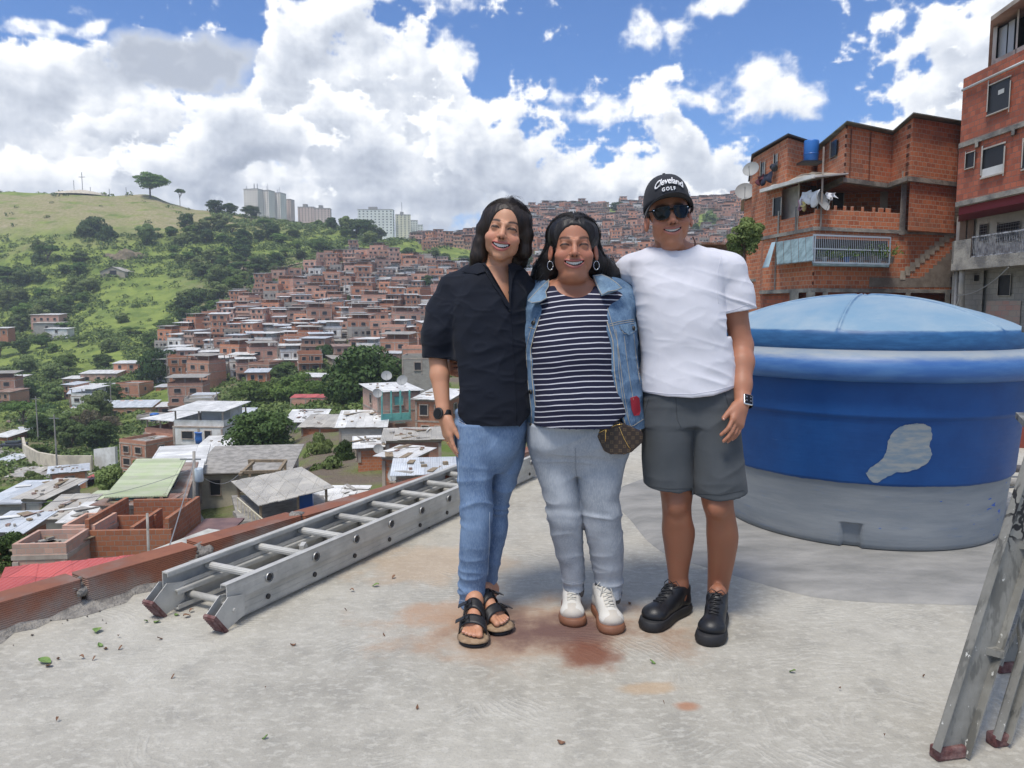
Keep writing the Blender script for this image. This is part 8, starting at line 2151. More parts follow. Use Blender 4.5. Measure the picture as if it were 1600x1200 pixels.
def sneaker(ft,inner,root,base,L,up_h,mats,sole_z,grow,tall,name='shoe',chunky=False):
 B=np.array(base);sc=L/.26;g=grow
 def upper(F_):
  F_.ell(ft.p(.80,inner*.004,sole_z+.016),(.043*sc,.043*sc,.027*sc),None,.02);F_.cap(ft.p(.80,inner*.003,sole_z+.014),.030*sc,ft.p(.45,0,sole_z+.044),.032*sc,.02);F_.cap(ft.p(.80,-inner*.016,sole_z+.010),.024*sc,ft.p(.4,-inner*.010,sole_z+.015),.024*sc,.02);F_.cap(ft.p(.80,inner*.018,sole_z+.010),.024*sc,ft.p(.4,inner*.008,sole_z+.015),.024*sc,.02)
  F_.cap(ft.p(.46,0,sole_z+.048),.031*sc,ft.p(.30,0,sole_z+.060),.036*sc,.02);F_.cap(ft.p(.12,0,sole_z+.02),.031*sc,ft.p(.14,0,sole_z+tall),.030*sc,.02);F_.cap(ft.p(.14,0,sole_z+tall-.008),.032*sc,ft.p(.32,0,sole_z+tall+.004),.034*sc,.015)
  F_.cap(ft.p(.30,0,sole_z+.02),.03*sc,ft.p(.12,0,sole_z+.02),.03*sc,.02)
  plane_cut(F_,ft.p(0,0,sole_z-.004),(0,0,-1));plane_cut(F_,ft.p(.2,0,sole_z+tall+.012),(-ft.u[0]*.15,-ft.u[1]*.15,1.0));F_.ell(ft.p(.21,0,sole_z+tall+.02),(.030*sc,.030*sc,.03),None,.006,'cut')
 c=ft.p(.5,0,.06);F_=Field(c-np.array([.2,.2,.08]),c+np.array([.2,.2,.14]),.003);upper(F_);V,Q=F_.mesh();V=smooth(V,Q,2)
 a=(V-ft.o) @ ft.u/ft.L;bb=(V-ft.o) @ ft.v;z=V[:,2]-sole_z;col=np.tile(np.array(mats[0]),(len(V),1));o=org(name,V,Q,M[mats[3]],root,base,None)
 if mats[1] is not None:
  col=np.tile(np.array(mats[0],float),(len(V),1));t_=(a>.80) & (np.abs(bb)<.016*sc) | (z<.014) & (a>.55) | (a>.90);col[t_]=mats[1];t_=(a>.30) & (a<.70) & (np.abs(bb)<.020*sc) & (z>.03);col[t_]=mats[2]
  at=o.data.color_attributes.new('Col','FLOAT_COLOR','POINT');cc=np.ones((len(V),4),np.float32);cc[:,:3]=col;at.data.foreach_set('color',cc.ravel())
 else:
  at=o.data.color_attributes.new('Col','FLOAT_COLOR','POINT');cc=np.ones((len(V),4),np.float32);cc[:,:3]=mats[0];at.data.foreach_set('color',cc.ravel())
 mb=MB();ft.slab(mb,.0,sole_z+.004,g,inner,0,.004)
 if chunky:
  ft.slab(mb,.012,sole_z+.012,g-.003,inner,0,.010)
  for q in range(9):
   for sd_ in (-1,1):
    a0=.06+q*.08;w=np.interp(a0+.04,[0,.05,.2,.45,.7,.85,.95,1],[0,.021,.031,.029,.043,.042,.028,0])+g+.004;mb.bar(ft.p(a0,sd_*w+inner*.002,.012),ft.p(a0+.07,sd_*w+inner*.002,sole_z),.006,.006)
 mb.v=[v-B for v in mb.v];mb.build('sole',M[mats[4]],o,smooth=True)
 T=BVHTree.FromPolygons([tuple(v) for v in V],[tuple(f) for f in Q]);mb=MB();zs=[]
 def onto(a_,b_,dz=.002):
  h=T.ray_cast(Vector(ft.p(a_,b_,.4)),Vector((0,0,-1)));return (np.array(h[0])+np.array([0,0,dz])-B) if h[0] is not None else ft.p(a_,b_,sole_z+.06)-B
 for q in range(6):
  a0=.72-q*.062;s_=.017*sc
  mb.tube([onto(a0,b_*s_,.003) for b_ in (-1,-.5,0,.5,1)],.0022,6);mb.tube([onto(a0,-s_,.004),onto(a0-.03,0,.005),onto(a0-.06,s_,.004)],.0022,6)
 k=onto(.37,0,.008)
 for sd_ in (-1,1):
  mb.tube([k,k+ft.v*sd_*.018+np.array([0,0,.012]),k+ft.v*sd_*.034+np.array([0,0,-.004]),k+ft.v*sd_*.022+ft.u*.02+np.array([0,0,-.008]),k],.0018,6);mb.tube([k,k+ft.v*sd_*.016+ft.u*.02+np.array([0,0,-.002]),onto(.50,sd_*.026,.004)],.0018,6)
 mb.build('laces',M[mats[5]],o,smooth=True);return o
def watch(F_c,axis,r,parent_root,base,label,square=False,face_dir=(0,-1,0)):
 root=parent_root;B=np.array(base);c=np.array(F_c)-B;ax=np.array(axis,float);ax /= np.linalg.norm(ax);f=np.array(face_dir,float);f-=ax*(f @ ax);f /= np.linalg.norm(f);t=np.cross(ax,f)
 rx,ry=r;mb=MB();n=40;vs=[]
 for i in range(n):
  a=2*math.pi*i/n
  for h,e in ((-.011,0),(-.010,.0022),(.010,.0022),(.011,0)): vs.append(c+ax*h+t*math.cos(a)*(rx+e)+f*math.sin(a)*(ry+e))
 mb.add(vs,[(i*4+j,((i+1) % n)*4+j,((i+1) % n)*4+j+1,i*4+j+1) for i in range(n) for j in range(3)]);band=mb.build('watch_strap',M['black'],root,smooth=True)
 Rm=np.stack([t,ax,f],1);cc=c+f*(ry+.003)
 if square:
  mb=MB();mb.box(cc+f*.003,(.037,.043,.010),0,0,Rm);w=mb.build('watch_case',M['silver'],band,bevel=.007);mb=MB();mb.box(cc+f*.0078,(.031,.037,.0025),0,0,Rm);s_=mb.build('watch_screen',M['black_gloss'],w,bevel=.005)
  mb=MB();
  for q in range(4): mb.box(cc+f*.0093+t*(-.008+.016*(q % 2))+ax*(.006-.014*(q//2)),(.006,.006,.0004),0,0,Rm)
  mb.build('watch_icons',simple('dim_icons',(.10,.11,.14),.3),s_)
 else:
  mb=MB();mb.lathe([(.0001,0),(.021,0),(.023,.004),(.021,.010),(.018,.0095),(.0001,.0095)],32,cc-f*.002,axis=tuple(f));w=mb.build('watch_case',M['black'],band,smooth=True);mb=MB();mb.lathe([(.0001,0),(.0165,0),(.0165,.001),(.0001,.001)],28,cc+f*.0078,axis=tuple(f));mb.build('watch_screen',M['black_gloss'],w)
 return band
# ------------------------------------------------------------------ the woman in the black shirt
def woman_black():
 base=np.array([*G(765,965)[:2],0.0]);root=empty('person',tuple(base),0,'woman with straight dark hair, loose black shirt, blue jeans and black sandals','person','people posing on the roof')
 H=Head(P(788.5,361.5,2.93),R(9.5),R(-3),R(-3),1.0,1.02)
 Y=2.95
 jeansF=rows_px([(640,713,824,2.95,.115),(670,712,823,2.94,.118),(700,714,812,2.93,.108),(735,722,790,2.93,.075)])
 legF=rows_px([(660,712,772,2.90,.095),(700,714,770,2.89,.092),(747,715,769,2.88,.080),(800,720,769,2.87,.068),(830,720,768,2.87,.064),(857,718,765,2.88,.064),(900,717,761,2.90,.062),(930,717,759,2.91,.060),(947,718,758,2.92,.060)])
 legB=rows_px([(650,766,823,2.99,.095),(690,768,822,3.0,.095),(720,768,817,3.0,.09),(747,767,808,3.0,.08),(802,764,793,3.01,.066),(822,762,793,3.0,.064),(857,760,786,3.01,.062),(890,758,779,3.02,.06),(915,757,776,3.03,.058),(932,757,775,3.03,.057)])
 f1=Foot(G(738,962)[:2],G(737,1012)[:2],.235);f1=Foot(G(738,1012)[:2]+np.array([.0,.235]),G(737,1012)[:2],.235)
 t2=G(790,991)[:2];f2=Foot(t2+np.array([-.115,.205]),t2,.235)
 sh=P(714,464,2.97);el=P(683,548,2.95);wr=P(693,645,2.87);kn=P(703,697,2.85)
 ch=rows_px([(418,752,792,2.965,.05),(432,735,808,2.97,.07),(446,716,814,2.965,.085),(470,712,816,2.96,.098),(520,716,816,2.96,.102),(560,718,815,2.965,.09),(600,718,818,2.965,.095),(650,717,818,2.965,.102)])
 def body(F_):
  H.field(F_);F_.cap(H.w((0,.030,-.065)),.048,P(772,430,2.98),.050,.018);F_.loft(ch,.03);F_.cap(P(740,432,2.975),.035,sh,.045,.03);F_.cap(P(800,432,2.975),.035,P(815,446,3.0),.042,.03)
  F_.chain([(sh,.046),(el,.036)],.02);F_.chain([(el,.036),((el*.6+wr*.4),.035),(wr,.0255)],.015)
  F_.chain([(P(816,450,3.02),.044),(P(838,520,3.12),.036),(P(880,545,3.16),.03),(P(915,545,3.15),.028)],.02)
  F_.loft(legF,.02,grow=-.012);F_.loft(legB,.02,grow=-.012);F_.loft(jeansF,.02,grow=-.012)
  for ft,lg,inn in ((f1,legF,1),(f2,legB,-1)): bare_foot(F_,ft,inn);F_.cap(ft.p(.2,0,.10),.030,np.array([lg[-1][1],lg[-1][2],lg[-1][0]+.03]),.037,.02)
 tips=[]
 def hnd(F_): tips[:]=hand(F_,wr+(kn-wr)*.12,kn-wr,(.85,.42,.0),1,.98,(.15,.22,.28,.35),.02,(.30,.30),.2)
 def allb(F_): body(F_);hnd(F_)
 P1,P2=two_res(allb,(-.50,2.62,-.01),(.35,3.28,1.7),ZP(425,2.95),.005,.0017,(-.17,2.78),(.12,3.08,1.68),.14)
 skin=(.50,.265,.165);mouth=(-.066,.0325,.0090,.0105)
 V2,c2=H.finish(P2[0],P2[1],skin,(.45,.14,.13),(.035,.022,.018),(.0036,.0145,.0022),mouth,1.0)
 c1=np.tile(np.array(skin)*np.array([.98,.95,.93]),(len(P1[0]),1));V,Q,C=join2((P1[0],P1[1],c1),(V2,P2[1],c2));b=org('body',V,Q,M['skin'],root,base,C)
 H.teeth(V2,b,base,mouth);nails(tips,M['toenail'],b,base);foot_nails(f1,1,b,base);foot_nails(f2,-1,b,base)
 # jeans
 def fold_j(V):
  x,y,z=V.T;k=gauss(z-.47,.10)*.8+gauss(z-.12,.10)*.9+gauss(z-.80,.09)*.5+.25;return (ridge(V,(7,7,24),1)-.35)*.0085*k+(ridge(V,(16,16,9),2)-.3)*.002
 def jeans(F_):
  F_.loft(legF,.012);F_.loft(legB,.012);F_.loft(jeansF,.02);below(F_,[(700,950),(717,940),(740,947),(759,938),(761,925),(800,915)],2.93)
  F_.loft([(r[0],r[1],r[2],r[3]-.006,r[4]-.006) for r in legF[-2:]]+[(legF[-1][0]-.03,legF[-1][1],legF[-1][2],legF[-1][3]-.006,legF[-1][4]-.006)],.003,'cut')
 o,S=garment('jeans',jeans,(-.32,2.72,.05),(.10,3.14,1.06),.004,M['jeans'],root,base,fold_j)
 sew(S,([(718,938),(738,941),(757,933)],[(761,922),(768,921),(775,915)],[(716,700),(717,780),(722,860),(719,930)],[(765,800),(764,860),(760,930)]),.0009,M['thread_lt'],o,base)
 # rip on the pocket
 mb=MB();r_=random.Random(3);vs=[S.hit(722+r_.uniform(-5,6)+k*.5,655+k*.8,.002)[0] for k in range(12)]
 for v in vs:
  if v is not None: mb.bar(v-base-np.array([.006,0,-.003]),v-base+np.array([.007,0,-.005]),.0016,.0012)
 mb.build('frayed_patch',M['whitecloth'],o)
 # shirt
 rowsS=rows_px([(413,752,796,2.975,.058),(422,736,806,2.975,.085),(434,720,814,2.97,.100),(455,705,821,2.965,.116),(480,703,823,2.96,.128),(520,705,825,2.955,.132),(560,705,828,2.95,.132),(600,703,831,2.95,.136),(640,704,835,2.95,.142),(688,708,838,2.95,.146)])
 def shirt(F_):
  F_.loft(rowsS,.02);F_.chain([(P(736,436,2.98),.052),(P(713,458,2.97),.064),(P(695,488,2.96),.066),(P(686,520,2.95),.060),(P(684,566,2.94),.060)],.03);F_.chain([(P(806,436,2.99),.05),(P(822,460,3.02),.055),(P(838,520,3.10),.05),(P(870,545,3.14),.045)],.03)
  q=P(684,560,2.94);plane_cut(F_,q+np.array([0,0,.0]),(-.05,0,-1),.003,(-.5,2.6,0),(q[0]+.050,3.3,q[2]+.01));F_.cap(q-np.array([0,0,.02]),.047,q+np.array([0,0,.03]),.045,.006,'cut')
  below(F_,[(690,640),(704,640),(713,646),(731,661),(750,674),(772,681),(794,676),(816,660),(840,640)],2.84);F_.ell(P(773,405,2.975),(.062,.062,.062),None,.008,'cut')
  convex_cut(F_,[(751,405),(795,400),(796,430),(796,481)],2.87,2.6,2.975)
 def fold_s(V):
  x,y,z=V.T;W_=np.stack([x*.8+z*.35,y,z-x*.5],1);return (ridge(W_,(6,6,11),4,1.5)-.45)*.010*(.45+.6*gauss(z-.80,.16)+1.1*gauss(x+.26,.06))+(ridge(V,(14,14,30),5,3)-.25)*.0035
 o,S=garment('shirt',shirt,(-.42,2.68,.78),(.28,3.24,1.48),.004,M['linen'],root,base,fold_s)
 mb=MB()
 def plate(mb,pts,Yd,th=.004):
  A=[P(a,b_,Yd+(c if True else 0))-base for a,b_,c in pts];n=len(A);Bk=[a+np.array([0,th,-.001]) for a in A]
  mb.add(A+Bk,[tuple(range(n-1,-1,-1)),tuple(range(n,2*n))]+[(i,(i+1) % n,n+(i+1) % n,n+i) for i in range(n)])
 plate(mb,[(721,424,.03),(733,417,.02),(746,410,.03),(752,411,.0),(758,424,-.03),(746,428,-.03),(733,427,.0)],2.90);plate(mb,[(752,411,.0),(758,424,-.03),(775,452,-.055),(790,477,-.065),(797,482,-.07),(796,474,-.07),(780,446,-.055),(764,419,-.03),(757,410,.0)],2.90)
 plate(mb,[(794,413,-.01),(800,410,.03),(815,416,.05),(817,420,.05),(806,423,.01),(800,440,-.04),(797,482,-.07),(795,470,-.07)],2.90)
 c=mb.build('collar',M['linen'],o,bevel=.001)
 mb=MB();
 for pq in ((796,486),): h,n_=S.hit(*pq,lift=.002);mb.lathe([(.0001,.002),(.0045,.002),(.005,0)],14,h-base,axis=tuple(n_))
 mb.build('button',M['black_gloss'],o)
 mb=MB();L_=S.line([(797,484),(800,520),(803,570),(806,620),(806,668)])
 if len(L_)>1: mb.tube([p-base for p in L_],.0016,5)
 L_=S.line([(664,556),(684,559),(705,558)]);
 if len(L_)>1: mb.tube([p-base for p in L_],.0018,5)
 mb.build('placket_seam',M['linen'],o)
 watch(P(693,647,2.872),wr-el,(.030,.024),root,base,'',False,(-.55,-.85,0));
 q=tips[1][0];mb=MB();k2=wr+(kn-wr)*1.0;
 rp=RINGP[0];mb.lathe([(.0098,-.0025),(.0112,-.0015),(.0112,.0015),(.0098,.0025)],20,rp-base,axis=tuple(RINGP[1]));mb.build('ring',M['gold'],root,smooth=True)
 for ft,inn in ((f1,1),(f2,-1)): sandal(ft,inn,root,base)
 # hair: cap volume, then strands
 def hair(F_):
  Rm=H.R;F_.ell(H.w((0,.030,.036)),H.r((.0880,.0980,.0892)),Rm,.01)
  for sx in (-1,1): F_.chain([(H.w((sx*.062,.005,.05)),.030),(H.w((sx*.080,.010,.0)),.024),(H.w((sx*.083,.018,-.06)),.024)],.02)
  F_.chain([(H.w((-.083,.018,-.06)),.026),(P(748,400,2.95),.030),(P(741,424,2.97),.024)],.02);F_.chain([(H.w((.083,.020,-.06)),.026),(P(813,390,2.97),.030),(P(806,408,2.98),.030)],.02)
  F_.cap(H.w((0,.075,.0)),.055,P(775,440,3.04),.055,.03)
  F_.ell(H.w((0,-.080,-.014)),H.r((.0655,.058,.091)),Rm,.008,'cut');F_.cap(H.w((0,-.02,-.12)),.055,P(773,440,2.96),.05,.01,'cut')
 hr,_=garment('hair',hair,(-.22,2.80,1.2),(.14,3.12,1.72),.003,M['hair'],root,base,lambda V: (ridge(V,(90,90,5),9)-.4)*.0018)
 r_=random.Random(12);paths=[];fly=[]
 for k in range(900):
  sx=r_.choice((-1,1));y0=r_.uniform(-.056,.10);p=[];lean=r_.uniform(-.004,.006);out_=r_.random()<.14;off=r_.uniform(.006,.013) if out_ else r_.uniform(.001,.005)
  for i in range(13):
   t=i/12;ph=t*R(112);yy=y0+t*(.018-y0)*(1 if y0<.018 else .4);q=math.sqrt(max(.05,1-((yy-.030)/.094)**2));rx,rz=.0835*q+off,.0845*q+off;p.append(H.w((sx*(.0015+rx*math.sin(ph)),yy,.036+rz*math.cos(ph))))
  e=p[-1];L=r_.uniform(.14,.20) if sx<0 else r_.uniform(.08,.13);tx=-.016 if sx<0 else -.012
  for i in range(1,9): t=i/8;p.append(e+np.array([tx*t*1.4+lean*t*2+(.008*math.sin(t*3))*sx,.030*t,-L*t]))
  (fly if out_ else paths).append(p)
 for k in range(26):      # flyaways
  a=r_.uniform(-1,1);s0=H.w((.01*a,r_.uniform(-.02,.05),.119));p=[s0];d=np.array([r_.uniform(-.6,.8),0,1.0]);
  for i in range(6): d=d*.85+np.array([r_.uniform(-.3,.5),0,-.28*i*.6]);p.append(p[-1]+d*.009)
  fly.append(p)
 strands(paths,.0012,M['hair'],'hair_strands',hr,base);strands(fly,.00035,M['hair'],'loose_strands',hr,base)
woman_black()
# ------------------------------------------------------------------ the man with the cap
def man():
 base=np.array([*G(1090,970)[:2],0.0]);root=empty('person',tuple(base),0,'man in black cap, sunglasses, white T-shirt and grey shorts','person','people posing on the roof')
 H=Head(P(1044,336,2.93),R(-6),R(-4),R(0),1.06,1.0,1,.25)
 legL=rows_px([(622,1008,1090,2.96,.105),(690,1010,1078,2.93,.090),(735,1022,1078,2.92,.078),(772,1032,1082,2.92,.066),(790,1034,1080,2.92,.062),(808,1035,1081,2.92,.058),(827,1034,1085.5,2.94,.062),(857,1038,1082,2.96,.060),(893,1043,1076,2.97,.045),(922,1046,1075,2.98,.040),(950,1047,1074,2.98,.040)])
 legR=rows_px([(622,1078,1150,2.95,.105),(690,1090,1152,2.90,.088),(735,1094,1148,2.87,.078),(776,1095,1145,2.86,.066),(792,1098,1146,2.86,.062),(808,1103,1149,2.87,.060),(835,1104,1153,2.89,.063),(871,1106,1148,2.92,.056),(908,1105.6,1140.5,2.95,.043),(938,1105,1135,2.97,.040),(955,1105,1135,2.98,.041)])
 tor=rows_px([(388,1035,1092,2.95,.060),(400,1010,1112,2.97,.085),(425,992,1132,2.97,.100),(460,996,1128,2.95,.112),(520,1004,1134,2.94,.112),(580,1008,1140,2.94,.112),(640,1008,1146,2.94,.100)])
 sh=P(1136,422,2.97);el=P(1159,540,2.96);wr=P(1160,628,2.83);kn=P(1146,682,2.75)
 t1=G(1008,985)[:2];f1=Foot(t1+np.array([.20,.20]),t1,.285);t2=G(1110,1010)[:2];f2=Foot(t2+np.array([.10,.265]),t2,.285)
 def body(F_):
  H.field(F_);F_.cap(H.w((0,.045,-.070)),.053,P(1057,406,3.00),.060,.016);F_.loft(tor,.03,grow=-.008);F_.cap(P(1075,400,2.98),.045,sh,.052,.03)
  F_.chain([(sh,.055),((sh+el)/2,.047),(el,.041)],.02);F_.chain([(el,.041),(el*.7+wr*.3,.044),(el*.3+wr*.7,.034),(wr,.0285)],.02)
  F_.chain([(P(1020,405,3.0),.048),(P(975,432,3.13),.046),(P(905,440,3.20),.040),(P(850,430,3.20),.032)],.03)
  F_.loft(legL,.012,grow=-.0015);F_.loft(legR,.012,grow=-.0015);F_.cap(P(1075,640,2.95),.09,P(1080,670,2.94),.08,.03)
  for px,py,Yk in ((1057,790,2.865),(1121,795,2.805)): F_.ell(P(px,py,Yk),(.030,.020,.032),None,.03)
  for q in (f1,f2): F_.cap(q.p(.2,0,.12),.034,q.p(.25,0,.07),.034,.02)
 tips=[]
 def allb(F_): body(F_);tips[:]=hand(F_,wr+(kn-wr)*.10,kn-wr,(-.50,.85,.05),-1,1.04,(.38,.30,.30,.32),.015,(.42,.20),.15)
 P1,P2=two_res(allb,(.28,2.55,.02),(1.02,3.32,1.72),ZP(398,2.95),.0048,.0018,(.46,2.76),(.78,3.10,1.76))
 skin=(.38,.175,.105);mouth=(-.063,.0300,.0052,.0095)
 V2,c2=H.finish(P2[0],P2[1],skin,(.40,.16,.13),(.02,.013,.01),(.002,.01,.001),mouth,.8,True,(.38,.12,.08))
 L=H.loc(V2);hairm=np.clip(((L[:,1]>-.012+.35*np.maximum(0,.02-L[:,2])) & (L[:,2]>-.045)).astype(float),0,1)*np.clip((np.abs(L[:,0])<.074).astype(float)+(L[:,1]>.03),0,1);c2=c2*(1-hairm[:,None]*.93)+np.array((.010,.008,.008))*hairm[:,None]*.93
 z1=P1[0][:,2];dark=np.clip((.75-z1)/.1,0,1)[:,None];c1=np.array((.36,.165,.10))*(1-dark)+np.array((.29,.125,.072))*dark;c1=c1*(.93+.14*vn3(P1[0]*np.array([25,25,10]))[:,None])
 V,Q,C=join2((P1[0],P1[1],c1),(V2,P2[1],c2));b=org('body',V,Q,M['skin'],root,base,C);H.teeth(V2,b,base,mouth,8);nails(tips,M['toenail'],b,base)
 # T-shirt
 def fold_t(V):
  x,y,z=V.T;cx=XP(1075,2.95);fl=gauss(z-.98,.10)*np.clip((x-cx+.02)/.10,0,1)+.55*gauss(z-1.22,.08)*np.clip((x-cx)/.1,0,1);W_=np.stack([x,y,z+x*.30],1)
  W2=np.stack([x+z*.45,y,z-x*.3],1)
  return (ridge(W_,(4,4,26),6,1.6)-.42)*(.0018+.0080*fl)+(ridge(W2,(7,7,10),7,1.4)-.4)*.0030+(ridge(V,(14,14,22),8)-.3)*.0016
 teeR=rows_px([(384,1040,1090,2.97,.062),(390,1018,1104,2.975,.085),(402,992,1128,2.975,.104),(420,985,1136,2.975,.116),(450,990,1130,2.96,.126),(500,997,1136,2.95,.130),(555,1003,1143,2.95,.128),(600,1001,1149,2.95,.142),(632,1001,1150,2.95,.146)])
 def tee(F_):
  F_.loft(teeR,.02);F_.chain([(P(1110,412,2.98),.060),(P(1136,424,2.975),.066),(P(1148,462,2.97),.067),(P(1154,490,2.96),.068)],.03);F_.chain([(P(1015,408,2.99),.052),(P(990,422,3.05),.060),(P(972,436,3.12),.058),(P(945,442,3.16),.055)],.03)
  q=P(1153,486,2.965);plane_cut(F_,q,(.16,0,-1),.003,(q[0]-.030,2.6,q[2]-.06),(1.1,3.3,q[2]+.06));F_.cap(q+np.array([-.001,0,-.04]),.053,q+np.array([-.006,0,.025]),.050,.006,'cut')
  below(F_,[(990,612),(1008,616),(1040,620),(1080,621),(1115,616),(1150,607),(1160,606)],2.82);F_.ell(P(1057,377,2.955),(.078,.085,.072),None,.006,'cut');F_.cap(P(1050,330,2.96),.066,P(1058,392,2.97),.068,.006,'cut')
 o,S=garment('tshirt',tee,(.30,2.66,.84),(1.06,3.30,1.50),.0038,M['tee'],root,base,fold_t)
 sew(S,([(1008,611),(1040,615),(1080,616),(1115,611),(1147,602)],[(1134,487),(1150,483),(1172,474)],[(1127,400),(1121,425),(1120,455),(1123,475)]),.0010,M['tee'],o,base,'hem_stitching')
 # shorts
 sL=rows_px([(600,1008,1095,2.95,.112),(640,1003,1092,2.95,.120),(700,1004,1082,2.94,.118),(740,1006,1082,2.93,.110),(775,1008,1084,2.925,.106)]);sR=rows_px([(600,1070,1148,2.95,.112),(640,1068,1152,2.94,.120),(700,1078,1157,2.91,.118),(740,1083,1162,2.885,.110),(785,1086,1166,2.875,.106)])
 def shorts(F_):
  F_.loft(sL,.006);F_.loft(sR,.006);F_.loft(rows_px([(600,1008,1148,2.95,.108),(660,1006,1152,2.94,.114)]),.02);below(F_,[(1000,762),(1010,765),(1045,770),(1083,768)],2.84) if False else None
  for r_,g in ((sL,768),(sR,776)): F_.loft([(r_[-1][0]-.03,r_[-1][1],r_[-1][2],r_[-1][3]-.008,r_[-1][4]-.008),(ZP(g-10,2.88),r_[-1][1],r_[-1][2],r_[-1][3]-.008,r_[-1][4]-.008)],.003,'cut')
  below(F_,[(1000,764),(1020,768),(1060,771),(1084,769),(1085.5,778),(1120,779),(1166,772),(1175,770)],2.82)
 def fold_sh(V): x,y,z=V.T;W_=np.stack([x+.5*z,y,z-.6*x],1);return (ridge(W_,(8,8,12),10,1.5)-.4)*.0050+(ridge(V,(5,5,20),11)-.3)*.003*gauss(z-.86,.1)
 o,S=garment('shorts',shorts,(.44,2.68,.40),(.98,3.12,.92),.004,M['shorts'],root,base,fold_sh)
 sew(S,([(1056,622),(1057,640),(1058,655),(1064,668)],[(1132,612),(1137,630),(1146,650)],[(1014,622),(1009,640),(1006,655)],[(1010,759),(1045,764),(1080,763)],[(1090,771),(1125,773),(1163,766)]),.0010,simple('shorts_seam',(.035,.04,.045),.8),o,base)
 watch(P(1162,630,2.835),wr-el,(.032,.027),root,base,'',True,(.15,-1,.1))
 for ft,inn in ((f1,1),(f2,-1)): sneaker(ft,inn,root,base,.285,0,((.014,.015,.018),None,None,'trainer_black','black_rubber','black'),.036,.010,.075)
 # cap
 cp=empty('tmp');bpy.data.objects.remove(cp)
 W=H.w;mb=MB();vs=[];nu,nv=49,17;c0=np.array((0,.018,.040));tiltb=R(6)
 def crown(u,v): # u around 0..1 from the back, v 0 rim .. 1 top
  a=u*2*math.pi;ph=v*math.pi/2;r=math.cos(ph)**.80;fr=-math.cos(a);x=.0835*math.sin(a)*r;y=c0[1]-.097*(-math.cos(a))*r if False else c0[1]+.097*math.cos(a)*r;fz=.5-.5*math.cos(a);base_z=.006+.044*fz**1.5;z=base_z+(.143-base_z)*math.sin(ph)**.88
  seam=1-.010*math.exp(-((((u*6+.5) % 1)-.5)/.02)**2);return np.array((x*seam,y*seam+(.003 if math.cos(a)<-.5 else 0)*-1*math.sin(2*ph),z))
 for j in range(nv):
  for i in range(nu-1): vs.append(W(crown(i/(nu-1),j/(nv-1)*.998))-base)
 n=nu-1;mb.add(vs,[(j*n+i,j*n+(i+1) % n,(j+1)*n+(i+1) % n,(j+1)*n+i) for j in range(nv-1) for i in range(n)]);cap_=mb.build('cap',M['capcloth'],root,smooth=True);q=cap_.modifiers.new('t','SOLIDIFY');q.thickness=.003;q.offset=1
 mb=MB();vs=[];nb,nr=31,8       # curved visor
 for j in range(nr):
  for i in range(nb):
   s_=(i/(nb-1)-.5)*2;a=s_*R(72);t=j/(nr-1);x=math.sin(a)*(.084+.012*t*(1-s_*s_));yb=c0[1]-.099*math.cos(a);ext=.072*max(0,1-s_*s_)**.5;y=yb-ext*t;z=.052-.040*s_*s_+.004*t*(1-s_*s_)-.016*t*s_*s_;vs.append(W((x,y,z))-base)
 mb.add(vs,[(j*nb+i,j*nb+i+1,(j+1)*nb+i+1,(j+1)*nb+i) for j in range(nr-1) for i in range(nb-1)]);v_=mb.build('visor',M['capcloth'],cap_,smooth=True);q=v_.modifiers.new('t','SOLIDIFY');q.thickness=.0035
 mb=MB();mb.ell=None;h0=W((0,.018,.146))-base;vs,fs=lumpy(h0,(.006,.006,.003),3,2);mb.add(vs,fs);mb.build('cap_button',M['capcloth'],cap_,smooth=True)
 # lettering embroidered round the crown
 def word(txt,size,u0,zc,shear,bold,arc,mat_,name,spacing=1.0,cu=.5):
  cu_=bpy.data.curves.new(name,'FONT');cu_.body=txt;cu_.size=size;cu_.shear=shear;cu_.offset=bold;cu_.align_x='CENTER';cu_.space_character=spacing;cu_.resolution_u=3;to=bpy.data.objects.new('t',cu_);COL.objects.link(to)
  me=bpy.data.meshes.new_from_object(to.evaluated_get(bpy.context.evaluated_depsgraph_get()));bpy.data.objects.remove(to)
  # cut long faces so that they can bend
  import bmesh as bm_;bm=bm_.new();bm.from_mesh(me);bm_.ops.triangulate(bm,faces=bm.faces);bm_.ops.subdivide_edges(bm,edges=bm.edges,cuts=1);bm.to_mesh(me);bm.free()
  for v in me.vertices:
   x,y=v.co.x,v.co.y;a=x/.092+u0;vv=(zc+y+arc*(1-(x/.05)**2)-.047)/.096;vv=max(0.02,min(.98,vv));ph=math.asin(min(1,vv**(1/.88)));q=crown(.5-a/(2*math.pi),ph/(math.pi/2));c_=np.array((0,.02,.02));q=q+(q-c_)/np.linalg.norm(q-c_)*.0052;v.co=Vector(W(q)-base)
  me.materials.append(mat_);o_=bpy.data.objects.new(name,me);COL.objects.link(o_);o_.parent=cap_;s_=o_.modifiers.new('t','SOLIDIFY');s_.thickness=.0015
 em=simple('white_embroidery',(.78,.78,.80),.7)
 global MIR;word('Cleveland',.0330,0,.084,.30,.0005,.010,em,'script_word',.93);word('GOLF',.0170,-.02,.066,0,.0007,.004,em,'block_word',1.35)
 word('G',.022,1.05,.062,0,.0008,0,em,'side_emblem')
 # sunglasses
 gl=MB();fr=[]
 def lens(sx,g,z_=0):
  out=[];pr=[(.0085,.016),(.020,.0185),(.045,.0175),(.0585,.0160),(.0600,.010),(.056,-.006),(.048,-.0185),(.035,-.0225),(.020,-.0200),(.0105,-.008)]
  cx,cz=.034,-.001
  for x,z in pr: out.append((sx*(cx+(x-cx)*g),cz+(z-cz)*g))
  return out
 def gy(x): return -.101+9.0*x*x
 lo_=MB()
